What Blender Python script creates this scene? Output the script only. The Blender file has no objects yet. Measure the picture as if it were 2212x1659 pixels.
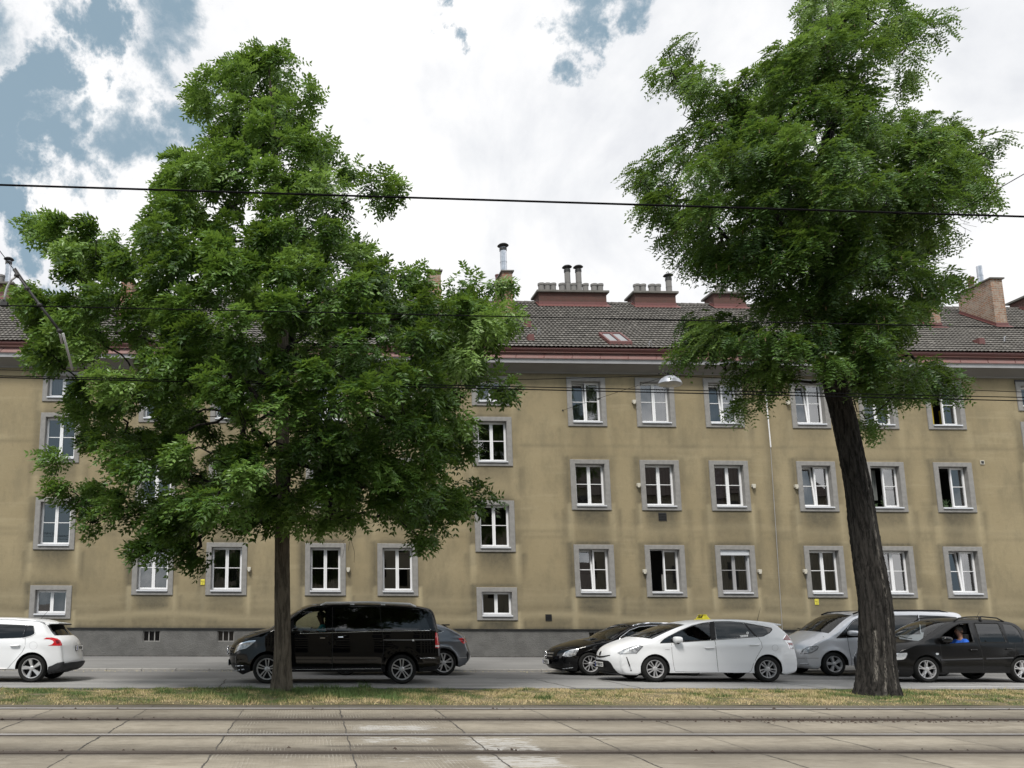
import bpy, bmesh, math, random
import numpy as np
from mathutils import Vector, Matrix, geometry
from mathutils.bvhtree import BVHTree
SC = bpy.context.scene
COL = SC.collection
rng = np.random.RandomState(7)
random.seed(7)
PI = math.pi

# ------------------------------------------------------------------ camera
F, CX, CY, YAW, PITCH, ROLL, EYE = 1727.64, 715.23, 1050.80, .0243, .1575, .0035, 1.6445
PW, PH = 2212.0, 1659.0
_cy, _sy, _cp, _sp = math.cos(YAW), math.sin(YAW), math.cos(PITCH), math.sin(PITCH)
FW = np.array([_sy*_cp, _cy*_cp, _sp]); RT = np.array([_cy, -_sy, 0.0]); UP = np.cross(RT, FW)
RT, UP = RT*math.cos(ROLL)+UP*math.sin(ROLL), -RT*math.sin(ROLL)+UP*math.cos(ROLL)
O = np.array([0, 0, EYE])
def ray(u, v): return FW+RT*(u-CX)/F-UP*(v-CY)/F
def at(u, v, Y):
    d = ray(u, v); return Vector(O+d*Y/d[1])
def gr(u, v, z=0.0):
    d = ray(u, v); return Vector(O+d*(z-EYE)/d[2])
cam = bpy.data.cameras.new('camera')
camo = bpy.data.objects.new('camera', cam); COL.objects.link(camo)
cam.sensor_width = 36; cam.lens = F/PW*36
cam.shift_x = (PW/2-CX)/PW; cam.shift_y = (CY-PH/2)/PW
cam.clip_start = .1; cam.clip_end = 3000
M = Matrix(((RT[0], UP[0], -FW[0], 0), (RT[1], UP[1], -FW[1], 0), (RT[2], UP[2], -FW[2], EYE), (0, 0, 0, 1)))
camo.matrix_world = M
SC.camera = camo
SC.view_settings.view_transform = 'Standard'; SC.view_settings.look = 'None'
SC.view_settings.exposure = 0.38; SC.view_settings.gamma = 1

# ------------------------------------------------------------------ node helpers
class NT:
    def __init__(s, tree): s.t = tree; s.n = tree.nodes; s.l = tree.links
    def new(s, typ, **kw):
        n = s.n.new(typ)
        for k, v in kw.items(): setattr(n, k, v)
        return n
    def put(s, node, i, val):
        if val is None: return
        sk = node.inputs[i]
        if isinstance(val, bpy.types.NodeSocket): s.l.new(val, sk)
        else: sk.default_value = val
    def math(s, op, a, b=None, c=None, clamp=False):
        n = s.new('ShaderNodeMath', operation=op, use_clamp=clamp)
        s.put(n, 0, a); s.put(n, 1, b); s.put(n, 2, c); return n.outputs[0]
    def mix(s, f, a, b, blend='MIX'):
        n = s.new('ShaderNodeMix', data_type='RGBA', blend_type=blend)
        s.put(n, 0, f); s.put(n, 6, a); s.put(n, 7, b); return n.outputs[2]
    def noise(s, vec, scale, detail=4, rough=.55, dist=0.0, col=False):
        n = s.new('ShaderNodeTexNoise'); s.put(n, 'Vector', vec)
        n.inputs['Scale'].default_value = scale; n.inputs['Detail'].default_value = detail
        n.inputs['Roughness'].default_value = rough; n.inputs['Distortion'].default_value = dist
        return n.outputs['Color'] if col else n.outputs['Fac']
    def ramp(s, f, stops, interp='LINEAR'):
        n = s.new('ShaderNodeValToRGB'); s.put(n, 0, f); cr = n.color_ramp; cr.interpolation = interp
        while len(cr.elements) < len(stops): cr.elements.new(.5)
        for e, (p, c) in zip(cr.elements, stops):
            e.position = p; e.color = (c, c, c, 1) if not hasattr(c, '__len__') else (*c, 1)
        return n.outputs[0]
    def sstep(s, v, a, b):
        n = s.new('ShaderNodeMapRange', interpolation_type='SMOOTHSTEP'); s.put(n, 0, v)
        n.inputs[1].default_value = a; n.inputs[2].default_value = b; return n.outputs[0]
    def mapping(s, vec, scale=(1, 1, 1), loc=(0, 0, 0)):
        n = s.new('ShaderNodeMapping'); s.put(n, 0, vec); n.inputs['Scale'].default_value = scale
        n.inputs['Location'].default_value = loc; return n.outputs[0]
    def attr(s, name):
        n = s.new('ShaderNodeAttribute', attribute_name=name); return n
    def geo(s): return s.new('ShaderNodeNewGeometry')
def rgb(c): return (*c, 1)

# ------------------------------------------------------------------ world and sun
SUN_EL, SUN_AZ = math.radians(56), math.radians(205)   # azimuth clockwise from +Y; behind the camera, a little left
w = bpy.data.worlds.new('World'); SC.world = w; w.use_nodes = True
W_ = NT(w.node_tree)
for n in list(W_.n): W_.n.remove(n)
out = W_.new('ShaderNodeOutputWorld'); bg = W_.new('ShaderNodeBackground'); W_.l.new(bg.outputs[0], out.inputs[0])
sky = W_.new('ShaderNodeTexSky'); sky.sky_type = 'NISHITA'; sky.sun_disc = False
sky.sun_elevation = SUN_EL; sky.sun_rotation = SUN_AZ; sky.altitude = 200; sky.dust_density = 2.0; sky.air_density = 1.0
tc = W_.new('ShaderNodeTexCoord'); dirv = tc.outputs['Generated']
nz = W_.noise(dirv, 5.5, 9, .62, .3, col=True)
nz2 = W_.noise(dirv, 22.0, 6, .65, 0, col=True)
def vm(op, a, b=None, sc=None):
    n = W_.new('ShaderNodeVectorMath', operation=op); W_.put(n, 0, a); W_.put(n, 1, b)
    if sc is not None: n.inputs['Scale'].default_value = sc
    return n
off = vm('SCALE', vm('SUBTRACT', nz, (.5, .5, .5)).outputs[0], None, .26).outputs[0]
off2 = vm('SCALE', vm('SUBTRACT', nz2, (.5, .5, .5)).outputs[0], None, .10).outputs[0]
nv = vm('NORMALIZE', vm('ADD', vm('ADD', dirv, off).outputs[0], off2).outputs[0]).outputs[0]
blobs = [(30, 130, 88), (-70, 260, 150), (175, 15, 78), (345, 10, 62), (262, 245, 50), (30, 420, 70), (120, 300, 45),
         (385, 255, 42), (1286, 12, 40), (985, -6, 24),
         (70, 620, 40), (-320, 200, 210), (-260, -150, 230)]
field = None
def addblob(d, a):
    global field
    n = vm('DOT_PRODUCT', nv, tuple(d)).outputs['Value']; small = a < .035; k = 1-math.cos(a*(2.3 if small else 1.35))
    s = W_.math('SUBTRACT', 1.0, W_.math('DIVIDE', W_.math('SUBTRACT', 1.0, n), k))
    if small: s = W_.math('MULTIPLY', s, .80)
    field = s if field is None else W_.math('MAXIMUM', field, s)
for (u, v, r) in blobs:
    d = ray(u, v); k = np.linalg.norm(d); addblob(d/k, r/F/k)
for (x, y, z, deg) in [(-.25, -1, .42, 17), (.35, -1, .62, 16), (-.9, -.8, .5, 20), (.9, -.9, .35, 12), (-.9, .2, .9, 18), (.05, -.9, .25, 10), (-.36, -1, .13, 13), (-.75, -.8, .15, 16)]:
    addblob(Vector((x, y, z)).normalized(), math.radians(deg))
wisp = W_.math('SUBTRACT', W_.noise(dirv, 9.0, 10, .66, .5), .5)
mask = W_.sstep(W_.math('ADD', W_.math('MAXIMUM', field, -1.0), W_.math('MULTIPLY', wisp, 1.15)), .16, .80)
cl = W_.noise(dirv, 3.2, 7, .55, .6)
cl2 = W_.noise(dirv, 11.0, 6, .6, .2)
clv = W_.math('ADD', W_.math('MULTIPLY', cl, .75), W_.math('MULTIPLY', cl2, .25))
cloud = W_.ramp(clv, [(.33, (5.9, 6.05, 6.4)), (.43, (7.0, 7.1, 7.3)), (.52, (8.0, 8.0, 8.05)), (.66, (8.7, 8.7, 8.65))])
# the bright overcast overhead and behind the camera is brighter than the strip the camera sees
sep = W_.new('ShaderNodeSeparateXYZ'); W_.put(sep, 0, dirv)
back = W_.sstep(W_.math('MULTIPLY', sep.outputs[1], -1.0), -.35, .55)
gain = W_.math('ADD', 1.0, W_.math('MULTIPLY', back, .9))
cloudb = vm('SCALE', cloud); W_.put(cloudb, 'Scale', gain)
skyc = W_.mix(.85, sky.outputs[0], (1.95, 2.95, 3.65, 1))
colr = W_.mix(W_.math('MULTIPLY', mask, .93), cloudb.outputs[0], skyc)
W_.l.new(colr, bg.inputs[0]); bg.inputs[1].default_value = .1
sun = bpy.data.lights.new('sun', 'SUN'); sun.energy = 3.0; sun.angle = math.radians(14); sun.color = (1, .95, .87)
suno = bpy.data.objects.new('sun', sun); COL.objects.link(suno)
sd = Vector((math.sin(SUN_AZ)*math.cos(SUN_EL), math.cos(SUN_AZ)*math.cos(SUN_EL), math.sin(SUN_EL)))
suno.rotation_euler = sd.to_track_quat('Z', 'Y').to_euler()
suno.location = sd*60

# ------------------------------------------------------------------ object helpers
def tag(o, label=None, cat=None, group=None, kind=None):
    if label: o['label'] = label
    if cat: o['category'] = cat
    if group: o['group'] = group
    if kind: o['kind'] = kind
    return o
def empty(name, loc=(0, 0, 0), label=None, cat=None, group=None, parent=None):
    o = bpy.data.objects.new(name, None); COL.objects.link(o); o.location = loc; o.empty_display_size = .2
    if parent: o.parent = parent
    return tag(o, label, cat, group)
def link(name, me, m=None, parent=None, loc=None):
    o = bpy.data.objects.new(name, me); COL.objects.link(o)
    if m is not None and not me.materials: me.materials.append(m)
    if parent: o.parent = parent
    if loc is not None: o.location = loc
    return o
def npmesh(name, V, quads=None, tris=None, smooth=False, attrs=None):
    V = np.asarray(V, dtype=np.float32); me = bpy.data.meshes.new(name)
    q = np.zeros((0, 4), int) if quads is None else np.asarray(quads); t = np.zeros((0, 3), int) if tris is None else np.asarray(tris)
    nq, nt = len(q), len(t)
    me.vertices.add(len(V)); me.vertices.foreach_set('co', V.ravel())
    me.loops.add(nq*4+nt*3); me.loops.foreach_set('vertex_index', np.concatenate([q.ravel(), t.ravel()]).astype(np.int32))
    me.polygons.add(nq+nt)
    st = np.concatenate([np.arange(nq)*4, nq*4+np.arange(nt)*3]).astype(np.int32)
    me.polygons.foreach_set('loop_start', st)
    me.polygons.foreach_set('use_smooth', np.full(nq+nt, smooth))
    for k, (dom, arr) in (attrs or {}).items():
        a = me.attributes.new(k, 'FLOAT', dom); a.data.foreach_set('value', np.asarray(arr, dtype=np.float32))
    me.update(calc_edges=True); me.validate(); return me
class MB:
    def __init__(s): s.v = []; s.f = []
    def add(s, vs, fs):
        b = len(s.v); s.v += [tuple(p) for p in vs]; s.f += [tuple(b+i for i in f) for f in fs]; return s
    def box(s, a, b):
        (x0, y0, z0), (x1, y1, z1) = a, b
        return s.add([(x0, y0, z0), (x1, y0, z0), (x1, y1, z0), (x0, y1, z0), (x0, y0, z1), (x1, y0, z1), (x1, y1, z1), (x0, y1, z1)],
                     [(0, 3, 2, 1), (4, 5, 6, 7), (0, 1, 5, 4), (1, 2, 6, 5), (2, 3, 7, 6), (3, 0, 4, 7)])
    def quad(s, *p): return s.add(p, [tuple(range(len(p)))])
    def tube(s, path, rad, n=8, cap=True):
        path = [Vector(p) for p in path]
        R = rad if hasattr(rad, '__len__') else [rad]*len(path)
        vs = []; fs = []; prev = None
        for i, p in enumerate(path):
            t = (path[min(i+1, len(path)-1)]-path[max(i-1, 0)]).normalized()
            if prev is None:
                a = Vector((0, 0, 1)) if abs(t.z) < .9 else Vector((1, 0, 0))
                nn = t.cross(a).normalized()
            else:
                nn = (prev-t*prev.dot(t)).normalized()
            prev = nn; bb = t.cross(nn)
            for k in range(n):
                a = 2*PI*k/n; vs.append(p+(nn*math.cos(a)+bb*math.sin(a))*R[i])
        for i in range(len(path)-1):
            for k in range(n):
                fs.append((i*n+k, i*n+(k+1) % n, (i+1)*n+(k+1) % n, (i+1)*n+k))
        if cap: fs.append(tuple(range(n-1, -1, -1))); fs.append(tuple((len(path)-1)*n+k for k in range(n)))
        return s.add(vs, fs)
    def lathe(s, prof, n=24, axis='z', c=(0, 0, 0)):
        vs = []; fs = []; c = Vector(c)
        for r, h in prof:
            for k in range(n):
                a = 2*PI*k/n; x, y = r*math.cos(a), r*math.sin(a)
                vs.append(c+(Vector((x, y, h)) if axis == 'z' else Vector((x, h, y))))
        for i in range(len(prof)-1):
            for k in range(n):
                q = (i*n+k, i*n+(k+1) % n, (i+1)*n+(k+1) % n, (i+1)*n+k)
                fs.append(q if axis == 'z' else q[::-1])
        return s.add(vs, fs)
    def prism(s, poly, y0, y1):   # polygon in (x, z) extruded along y
        n = len(poly)
        return s.add([(x, y0, z) for x, z in poly]+[(x, y1, z) for x, z in poly],
                     [tuple(range(n)), tuple(range(2*n-1, n-1, -1))]+[((i+1) % n, i, n+i, n+(i+1) % n) for i in range(n)])
    def mesh(s, name, smooth=False):
        me = bpy.data.meshes.new(name); me.from_pydata(s.v, [], s.f)
        if smooth: me.polygons.foreach_set('use_smooth', [True]*len(me.polygons))
        me.update(); return me
    def build(s, name, m, parent=None, smooth=False, loc=None, sharp=None, bevel=None):
        o = link(name, s.mesh(name, smooth), m, parent, loc)
        if bevel:
            b = o.modifiers.new('bevel', 'BEVEL'); b.width = bevel; b.segments = 2; b.limit_method = 'ANGLE'
        if smooth and sharp: o.data.set_sharp_from_angle(angle=math.radians(sharp))
        return o

# ------------------------------------------------------------------ materials
MATS = {}
def mat(name, base, rough=.7, metal=0.0, spec=.5, coat=0.0, var=None, bump=None, stretch=(1, 1, 1), coat_rough=.03):
    """var=(scale, amount, second colour), bump=(scale, strength, distance)"""
    m = bpy.data.materials.new(name); m.use_nodes = True; T = NT(m.node_tree)
    b = T.n['Principled BSDF']; b.inputs['Base Color'].default_value = rgb(base)
    b.inputs['Roughness'].default_value = rough; b.inputs['Metallic'].default_value = metal
    b.inputs['Specular IOR Level'].default_value = spec; b.inputs['Coat Weight'].default_value = coat
    b.inputs['Coat Roughness'].default_value = coat_rough
    if var or bump:
        tcn = T.new('ShaderNodeTexCoord'); vec = T.mapping(tcn.outputs['Object'], stretch)
    if var:
        f = T.math('MULTIPLY', T.sstep(T.noise(vec, var[0], 6, .6), .35, .68), var[1])
        T.l.new(T.mix(f, rgb(base), rgb(var[2])), b.inputs['Base Color'])
    if bump:
        bn = T.new('ShaderNodeBump'); bn.inputs['Strength'].default_value = bump[1]; bn.inputs['Distance'].default_value = bump[2]
        T.l.new(T.noise(vec, bump[0], 6, .65), bn.inputs['Height']); T.l.new(bn.outputs[0], b.inputs['Normal'])
    MATS[name] = m; return m
def glassmat(name, tint, refl=1.5, dirt_shade=.0):
    m = bpy.data.materials.new(name); m.use_nodes = True; T = NT(m.node_tree)
    T.n.remove(T.n['Principled BSDF']); o = T.n['Material Output']
    tr = T.new('ShaderNodeBsdfTransparent'); tr.inputs[0].default_value = rgb(tint)
    gl = T.new('ShaderNodeBsdfGlossy'); gl.inputs['Roughness'].default_value = .012; gl.inputs[0].default_value = (1, 1, 1, 1)
    fr = T.new('ShaderNodeFresnel'); fr.inputs[0].default_value = refl
    tcn = T.new('ShaderNodeTexCoord'); bn = T.new('ShaderNodeBump'); bn.inputs['Strength'].default_value = .02; bn.inputs['Distance'].default_value = .02
    T.l.new(T.noise(tcn.outputs['Object'], 1.3, 2), bn.inputs['Height']); T.l.new(bn.outputs[0], gl.inputs['Normal']); T.l.new(bn.outputs[0], fr.inputs['Normal'])
    mx = T.new('ShaderNodeMixShader'); T.l.new(fr.outputs[0], mx.inputs[0]); T.l.new(tr.outputs[0], mx.inputs[1]); T.l.new(gl.outputs[0], mx.inputs[2])
    T.l.new(mx.outputs[0], o.inputs[0]); MATS[name] = m; return m

mat('white_pvc', (.72, .73, .75), .35, var=(3, .3, (.6, .6, .6)))
mat('grey_pvc', (.30, .30, .31), .4)
mat('stone', (.235, .230, .222), .9, var=(5, .55, (.155, .152, .147)), bump=(60, .25, .01))
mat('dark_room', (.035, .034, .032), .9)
mat('curtain', (.30, .30, .295), .9, var=(14, .5, (.17, .17, .17)), stretch=(1, 1, .05))
mat('curtain_grey', (.15, .16, .155), .9, var=(14, .6, (.04, .045, .045)), stretch=(1, 1, .05))
mat('curtain_yellow', (.42, .32, .02), .9, var=(10, .6, (.2, .15, .01)), stretch=(1, 1, .05))
mat('curtain_violet', (.16, .15, .34), .9, var=(7, .8, (.04, .03, .10)))
mat('sill_metal', (.58, .6, .64), .35, .2)
mat('red_metal', (.105, .040, .036), .55, var=(3, .5, (.11, .032, .03)))
mat('pink_metal', (.165, .095, .088), .65, var=(4, .5, (.17, .068, .06)))
mat('cornice_light', (.33, .335, .35), .85, var=(2, .4, (.24, .24, .25)))
mat('frieze', (.20, .192, .18), .9, var=(2, .5, (.145, .138, .13)), stretch=(.4, 1, 1.5))
mat('black_iron', (.012, .012, .013), .6)
mat('wire', (.005, .005, .006), .9, spec=.05)
mat('steel', (.42, .42, .43), .32, .9)
mat('zinc', (.52, .54, .58), .3, .85, var=(6, .5, (.3, .32, .35)))
mat('clay_pot', (.17, .165, .16), .9)
mat('cap_stone', (.13, .125, .115), .9, var=(4, .5, (.07, .07, .06)))
mat('beige_plastic', (.45, .43, .37), .6)
mat('yellow_sign', (.62, .55, .06), .5, var=(8, .3, (.4, .36, .06)))
mat('ink', (.015, .015, .018), .6)
mat('ink_brown', (.11, .09, .02), .7)
mat('rubber', (.012, .0125, .0125), .85, spec=.2, var=(9, .4, (.022, .021, .020)))
mat('alloy', (.50, .50, .51), .28, .5)
mat('alloy_silver', (.40, .40, .41), .38, .35)
mat('wheel_dark', (.008, .008, .009), .6, spec=.2)
mat('chrome', (.8, .8, .82), .12, 1.0)
mat('black_plastic', (.010, .010, .011), .5, spec=.25)
mat('black_gloss', (.006, .006, .007), .08)
mat('grey_plastic', (.030, .031, .034), .6, spec=.3)
mat('seam', (.006, .006, .006), .8)
mat('underbody', (.008, .008, .008), .9)
mat('seat_cloth', (.022, .022, .024), .9)
mat('white_plate', (.75, .75, .74), .4)
mat('plate_blue', (.03, .06, .35), .4)
mat('tail_red', (.50, .012, .018), .12, coat=1.0)
mat('tail_dark', (.16, .006, .012), .15, coat=1.0)
mat('lens', (.55, .57, .60), .08, .25, coat=1.0, var=(16, .8, (.12, .13, .15)))
mat('lens_clear', (.75, .77, .8), .08, .2, coat=1.0, var=(12, .5, (.35, .36, .38)))
mat('taxi_yellow', (.78, .68, .03), .35)
mat('paint_black', (.0022, .0023, .003), .4, spec=.0, coat=.85, coat_rough=.02)
mat('paint_black_old', (.006, .006, .0065), .4, spec=.1, coat=.5, coat_rough=.08)
mat('paint_white', (.70, .715, .74), .35, coat=.6)
mat('paint_silver', (.58, .59, .62), .3, .35, coat=.8)
mat('paint_grey', (.105, .113, .13), .3, .45, coat=1.0)
mat('skin', (.34, .19, .13), .6)
mat('skin_dark', (.11, .06, .045), .6)
mat('hair_grey', (.12, .11, .10), .8)
mat('hair_black', (.012, .010, .009), .8)
mat('shirt_blue', (.03, .16, .72), .8, var=(9, .4, (.015, .09, .5)))
mat('shirt_turquoise', (.03, .42, .50), .8, var=(9, .4, (.015, .25, .32)))
mat('shirt_dark', (.03, .03, .04), .8)
mat('trousers', (.02, .022, .03), .9)
glassmat('pane', (.72, .74, .74), 2.35)
glassmat('car_glass', (.62, .66, .64), 1.55)
glassmat('tint_glass', (.05, .052, .056), 1.62)
glassmat('mid_glass', (.30, .32, .33), 1.6)
# wall-side of car paint seen from inside is dark trim
# ================================================================== the setting
RAIL = [14.505, 13.07, 11.447, 10.012]
def zroad(Y): return .06-.0175*(Y-17.7)
def sagz(Y):
    z = np.zeros_like(Y)
    for r in RAIL:
        z -= .022*np.exp(-((Y-r)/.16)**2)
    return z
def gridmesh(name, xs, ys, zf, attrs=None, smooth=True):
    X, Y = np.meshgrid(xs, ys); Z = zf(X, Y)
    V = np.stack([X.ravel(), Y.ravel(), Z.ravel()], 1); nx, ny = len(xs), len(ys)
    i = np.arange(nx-1)[None, :]+np.arange(ny-1)[:, None]*nx
    q = np.stack([i, i+1, i+1+nx, i+nx], -1).reshape(-1, 4)
    at_ = {k: ('POINT', f(X, Y).ravel()) for k, f in (attrs or {}).items()}
    return npmesh(name, V, q, None, smooth, at_)
# ground
mat('earth', (.12, .11, .10), .95, var=(.6, .5, (.08, .075, .07)))
g = MB(); g.quad((-900, -900, -.16), (900, -900, -.16), (900, 900, -.16), (-900, 900, -.16))
tag(g.build('ground', MATS['earth']), kind='structure')

# concrete track paving
mc = bpy.data.materials.new('track_concrete'); mc.use_nodes = True; T = NT(mc.node_tree); B = T.n['Principled BSDF']
P = T.geo().outputs['Position']
n1 = T.noise(P, .9, 6, .62); n2 = T.noise(P, 6, 6, .7); n3 = T.noise(T.mapping(P, (1, 5, 1)), 2.2, 5, .6)
base = T.mix(T.sstep(n1, .3, .7), rgb((.212, .188, .148)), rgb((.285, .256, .205)))
base = T.mix(T.math('MULTIPLY', T.sstep(n2, .45, .75), .5), base, rgb((.17, .15, .12)))
base = T.mix(T.math('MULTIPLY', T.sstep(n3, .52, .7), .45), base, rgb((.37, .345, .295)))
tone = T.attr('tone').outputs['Fac']
base = T.mix(T.math('MULTIPLY', T.sstep(T.noise(T.mapping(P, (.5, 1.6, 1), (7, 3, 0)), 1.7, 7, .68), .50, .66), .55), base, rgb((.135, .115, .085)))
base = T.mix(1.0, base, tone, 'MULTIPLY')
spk = T.noise(P, 55, 3, .6)
base = T.mix(T.math('MULTIPLY', T.sstep(spk, .66, .74), .7), base, rgb((.075, .065, .055)))
spk2 = T.noise(T.mapping(P, (1, 2.5, 1), (3, 1, 0)), 7, 2, .5)
base = T.mix(T.math('MULTIPLY', T.sstep(spk2, .735, .75), .85), base, rgb((.06, .055, .05)))
dirt_shade = T.attr('dirt_shade').outputs['Fac']
dm = T.math('MULTIPLY', dirt_shade, T.math('ADD', .5, T.math('MULTIPLY', n2, .95)), clamp=True)
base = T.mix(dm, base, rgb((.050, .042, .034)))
pt = T.attr('patch').outputs['Fac']
pm = T.sstep(T.math('ADD', pt, T.math('MULTIPLY', T.math('SUBTRACT', T.noise(T.mapping(P, (.6, 1.6, 1)), 7, 9, .76), .5), 2.2)), .46, .72)
base = T.mix(T.math('MULTIPLY', pm, .55), base, T.mix(n2, rgb((.33, .33, .33)), rgb((.52, .52, .51))))
T.l.new(base, B.inputs['Base Color']); B.inputs['Roughness'].default_value = .9
comb = T.new('ShaderNodeTexWave', wave_type='BANDS', bands_direction='X'); comb.inputs['Scale'].default_value = 6.5; comb.inputs['Distortion'].default_value = 2.2; comb.inputs['Detail'].default_value = 2
T.l.new(T.mapping(P, (1, .25, 1)), comb.inputs['Vector'])
cm = T.math('MULTIPLY', T.math('MULTIPLY', comb.outputs['Fac'], T.attr('comb').outputs['Fac']), T.sstep(T.noise(P, 1.6, 4, .6), .35, .62))
bn = T.new('ShaderNodeBump'); bn.inputs['Strength'].default_value = .55; bn.inputs['Distance'].default_value = .012
T.l.new(T.math('ADD', T.math('MULTIPLY', n2, .7), T.math('ADD', T.math('MULTIPLY', cm, .9), T.math('MULTIPLY', T.noise(P, 90, 3, .7), .35))), bn.inputs['Height'])
T.l.new(bn.outputs[0], B.inputs['Normal'])
base2 = T.mix(T.math('MULTIPLY', T.math('MULTIPLY', T.sstep(cm, .6, .9), T.sstep(n2, .42, .6)), .3), base, rgb((.42, .40, .35)))
T.l.new(base2, B.inputs['Base Color'])
J0 = gr(493.7, 1584.5)[0]
joints = [J0+1.64*k+rng.uniform(-.05, .05) for k in range(-8, 12)]
rowb = [8.2, RAIL[3], RAIL[2], RAIL[1], RAIL[0], 14.96]
tones = rng.uniform(.84, 1.08, (len(joints)+1, 6))
def f_tone(X, Y):
    ix = np.searchsorted(joints, X); iy = np.clip(np.searchsorted(rowb, Y)-1, 0, 5)
    t = tones[np.clip(ix, 0, len(joints)), iy]
    return np.where(Y > RAIL[0]+.06, .36, t)
def f_dirt_shade(X, Y):
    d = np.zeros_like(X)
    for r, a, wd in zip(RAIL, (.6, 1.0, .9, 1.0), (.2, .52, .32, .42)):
        d = np.maximum(d, a*np.exp(-(np.abs(Y-r-.02)/wd)**1.3))  # grime along the rails, with the shading of the dipped slabs painted in
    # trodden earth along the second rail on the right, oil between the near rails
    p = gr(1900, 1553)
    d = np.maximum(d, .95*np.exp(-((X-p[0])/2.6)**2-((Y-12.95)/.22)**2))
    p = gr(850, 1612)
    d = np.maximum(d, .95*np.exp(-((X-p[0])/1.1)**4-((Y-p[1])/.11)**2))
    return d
def f_patch(X, Y):
    a = np.zeros_like(X)
    for (u0, v0, u1, v1, k) in [(768, 1567, 925, 1578, .7), (765, 1590, 935, 1606, .55), (1020, 1592, 1135, 1622, .62), (780, 1632, 1150, 1650, .42), (1060, 1634, 1190, 1658, .72), (1240, 1588, 1330, 1597, .45), (930, 1580, 1060, 1590, .3)]:
        p, q = gr(u0, v1), gr(u1, v0); cx, cyy = (p[0]+q[0])/2, (p[1]+q[1])/2; hx, hy = abs(q[0]-p[0])/2, abs(q[1]-p[1])/2
        r = np.maximum(np.abs(X-cx)/hx, np.abs(Y-cyy)/max(hy, .05)); a = np.maximum(a, k*np.clip(1.6-r*.9, 0, 1.0))
    return a
def f_comb(X, Y):
    ix = np.searchsorted(joints, X)
    sel = np.isin(ix, [np.searchsorted(joints, gr(u, 1585)[0]) for u in (560, 600, 690, 820)])
    return np.where(Y > 14.5, 0, np.where(sel, 1.0, .18))
ys = np.unique(np.concatenate([np.arange(7.6, 14.96, .06)]+[np.arange(r-.3, r+.3, .025) for r in RAIL]+[[14.96]]))
me = gridmesh('track_paving', np.arange(-9, 19.01, .06), ys, lambda X, Y: sagz(Y)+.0, dict(tone=f_tone, dirt_shade=f_dirt_shade, patch=f_patch, comb=f_comb))
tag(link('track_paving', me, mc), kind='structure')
for nm, (x0, x1, y0, y1) in {'a': (-40, -9, 7.6, 14.96), 'b': (19, 60, 7.6, 14.96), 'c': (-40, 60, -7.5, 7.6)}.items():
    me = gridmesh('track_paving', np.linspace(x0, x1, 12), np.linspace(y0, y1, 8), lambda X, Y: 0*X, dict(tone=lambda X, Y: 0*X+.95, dirt_shade=lambda X, Y: 0*X, patch=lambda X, Y: 0*X, comb=lambda X, Y: 0*X))
    tag(link('track_paving', me, mc), kind='structure')
# tar joints between the slabs
mat('tar', (.03, .029, .028), .8, var=(9, .7, (.10, .09, .08)))
tj = MB()
for jx in joints:
    for a, b in zip(rowb[:-1], rowb[1:]):
        o_ = rng.uniform(-.03, .03); w0 = rng.uniform(.008, .020) if jx > gr(1150, 1585)[0] else rng.uniform(.011, .024)
        yy = np.arange(a+.05, b-.05, .06); pts = []
        for y in yy:
            c = jx+o_*.4+.006*math.sin(y*9+jx)+rng.normal(0, .003); ww = w0*(.55+.7*rng.rand())
            pts.append((c-ww/2, c+ww/2, y))
        for (l0, r0, y0), (l1, r1, y1) in zip(pts[:-1], pts[1:]):
            z0 = float(sagz(np.array([y0]))[0])+.004; z1 = float(sagz(np.array([y1]))[0])+.004
            tj.quad((l0, y0, z0), (r0, y0, z0), (r1, y1, z1), (l1, y1, z1))
tag(tj.build('tar_joints', MATS['tar']), kind='structure')
# grooved rails
mat('rail_groove', (.012, .011, .010), .8)
mat('rail_steel', (.36, .35, .35), .35, .45, var=(5, .5, (.20, .18, .165)), stretch=(.15, 1, 1))
mat('rail_rusty', (.09, .075, .065), .6, .4, var=(5, .6, (.05, .04, .035)), stretch=(.15, 1, 1))
rl = ['far rail of the farther tram track, beside the grass strip', 'near rail of the farther tram track, dull and sunk in a dirty groove',
      'far rail of the nearer tram track, brightest of the polished rails', 'near rail of the nearer tram track, dark and closest to the viewer']
for i, r in enumerate(RAIL):
    e = empty('tram_rail', (0, r, 0), rl[i], 'tram rail', 'tram rails set in the concrete')
    s = 1 if i % 2 == 0 else -1     # groove lies towards the inside of the track
    m_ = MATS['rail_steel'] if i in (0, 2) else MATS['rail_rusty']
    h = MB(); h.box((-45, -.024, -.12), (60, .024, .004)); h.build('rail_head', m_, e, bevel=.006)
    gq = MB(); gq.box((-45, min(-s*.024, -s*.075), -.12), (60, max(-s*.024, -s*.075), -.0185)); gq.build('groove', MATS['rail_groove'], e)
    lp = MB(); a, b = sorted((-s*.075, -s*.095)); lp.box((-45, a, -.12), (60, b, -.004)); lp.build('guard_lip', MATS['rail_rusty'], e)
# grass strip
def soil_z(X, Y): return .03*np.clip((Y-14.955)/.08, 0, 1)+.03*np.sin(np.clip((Y-14.96)/2.7, 0, 1)*PI)**.6+.012*np.sin(X*1.7)*np.sin(Y*3)
mat('soil', (.13, .105, .062), 1, var=(3, .8, (.075, .085, .03)), bump=(30, .6, .03))
me = gridmesh('verge', np.concatenate([[-45], np.arange(-12, 22, .2), [60]]), np.linspace(14.955, 17.67, 20), soil_z)
tag(link('verge', me, MATS['soil']), kind='structure')
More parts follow.
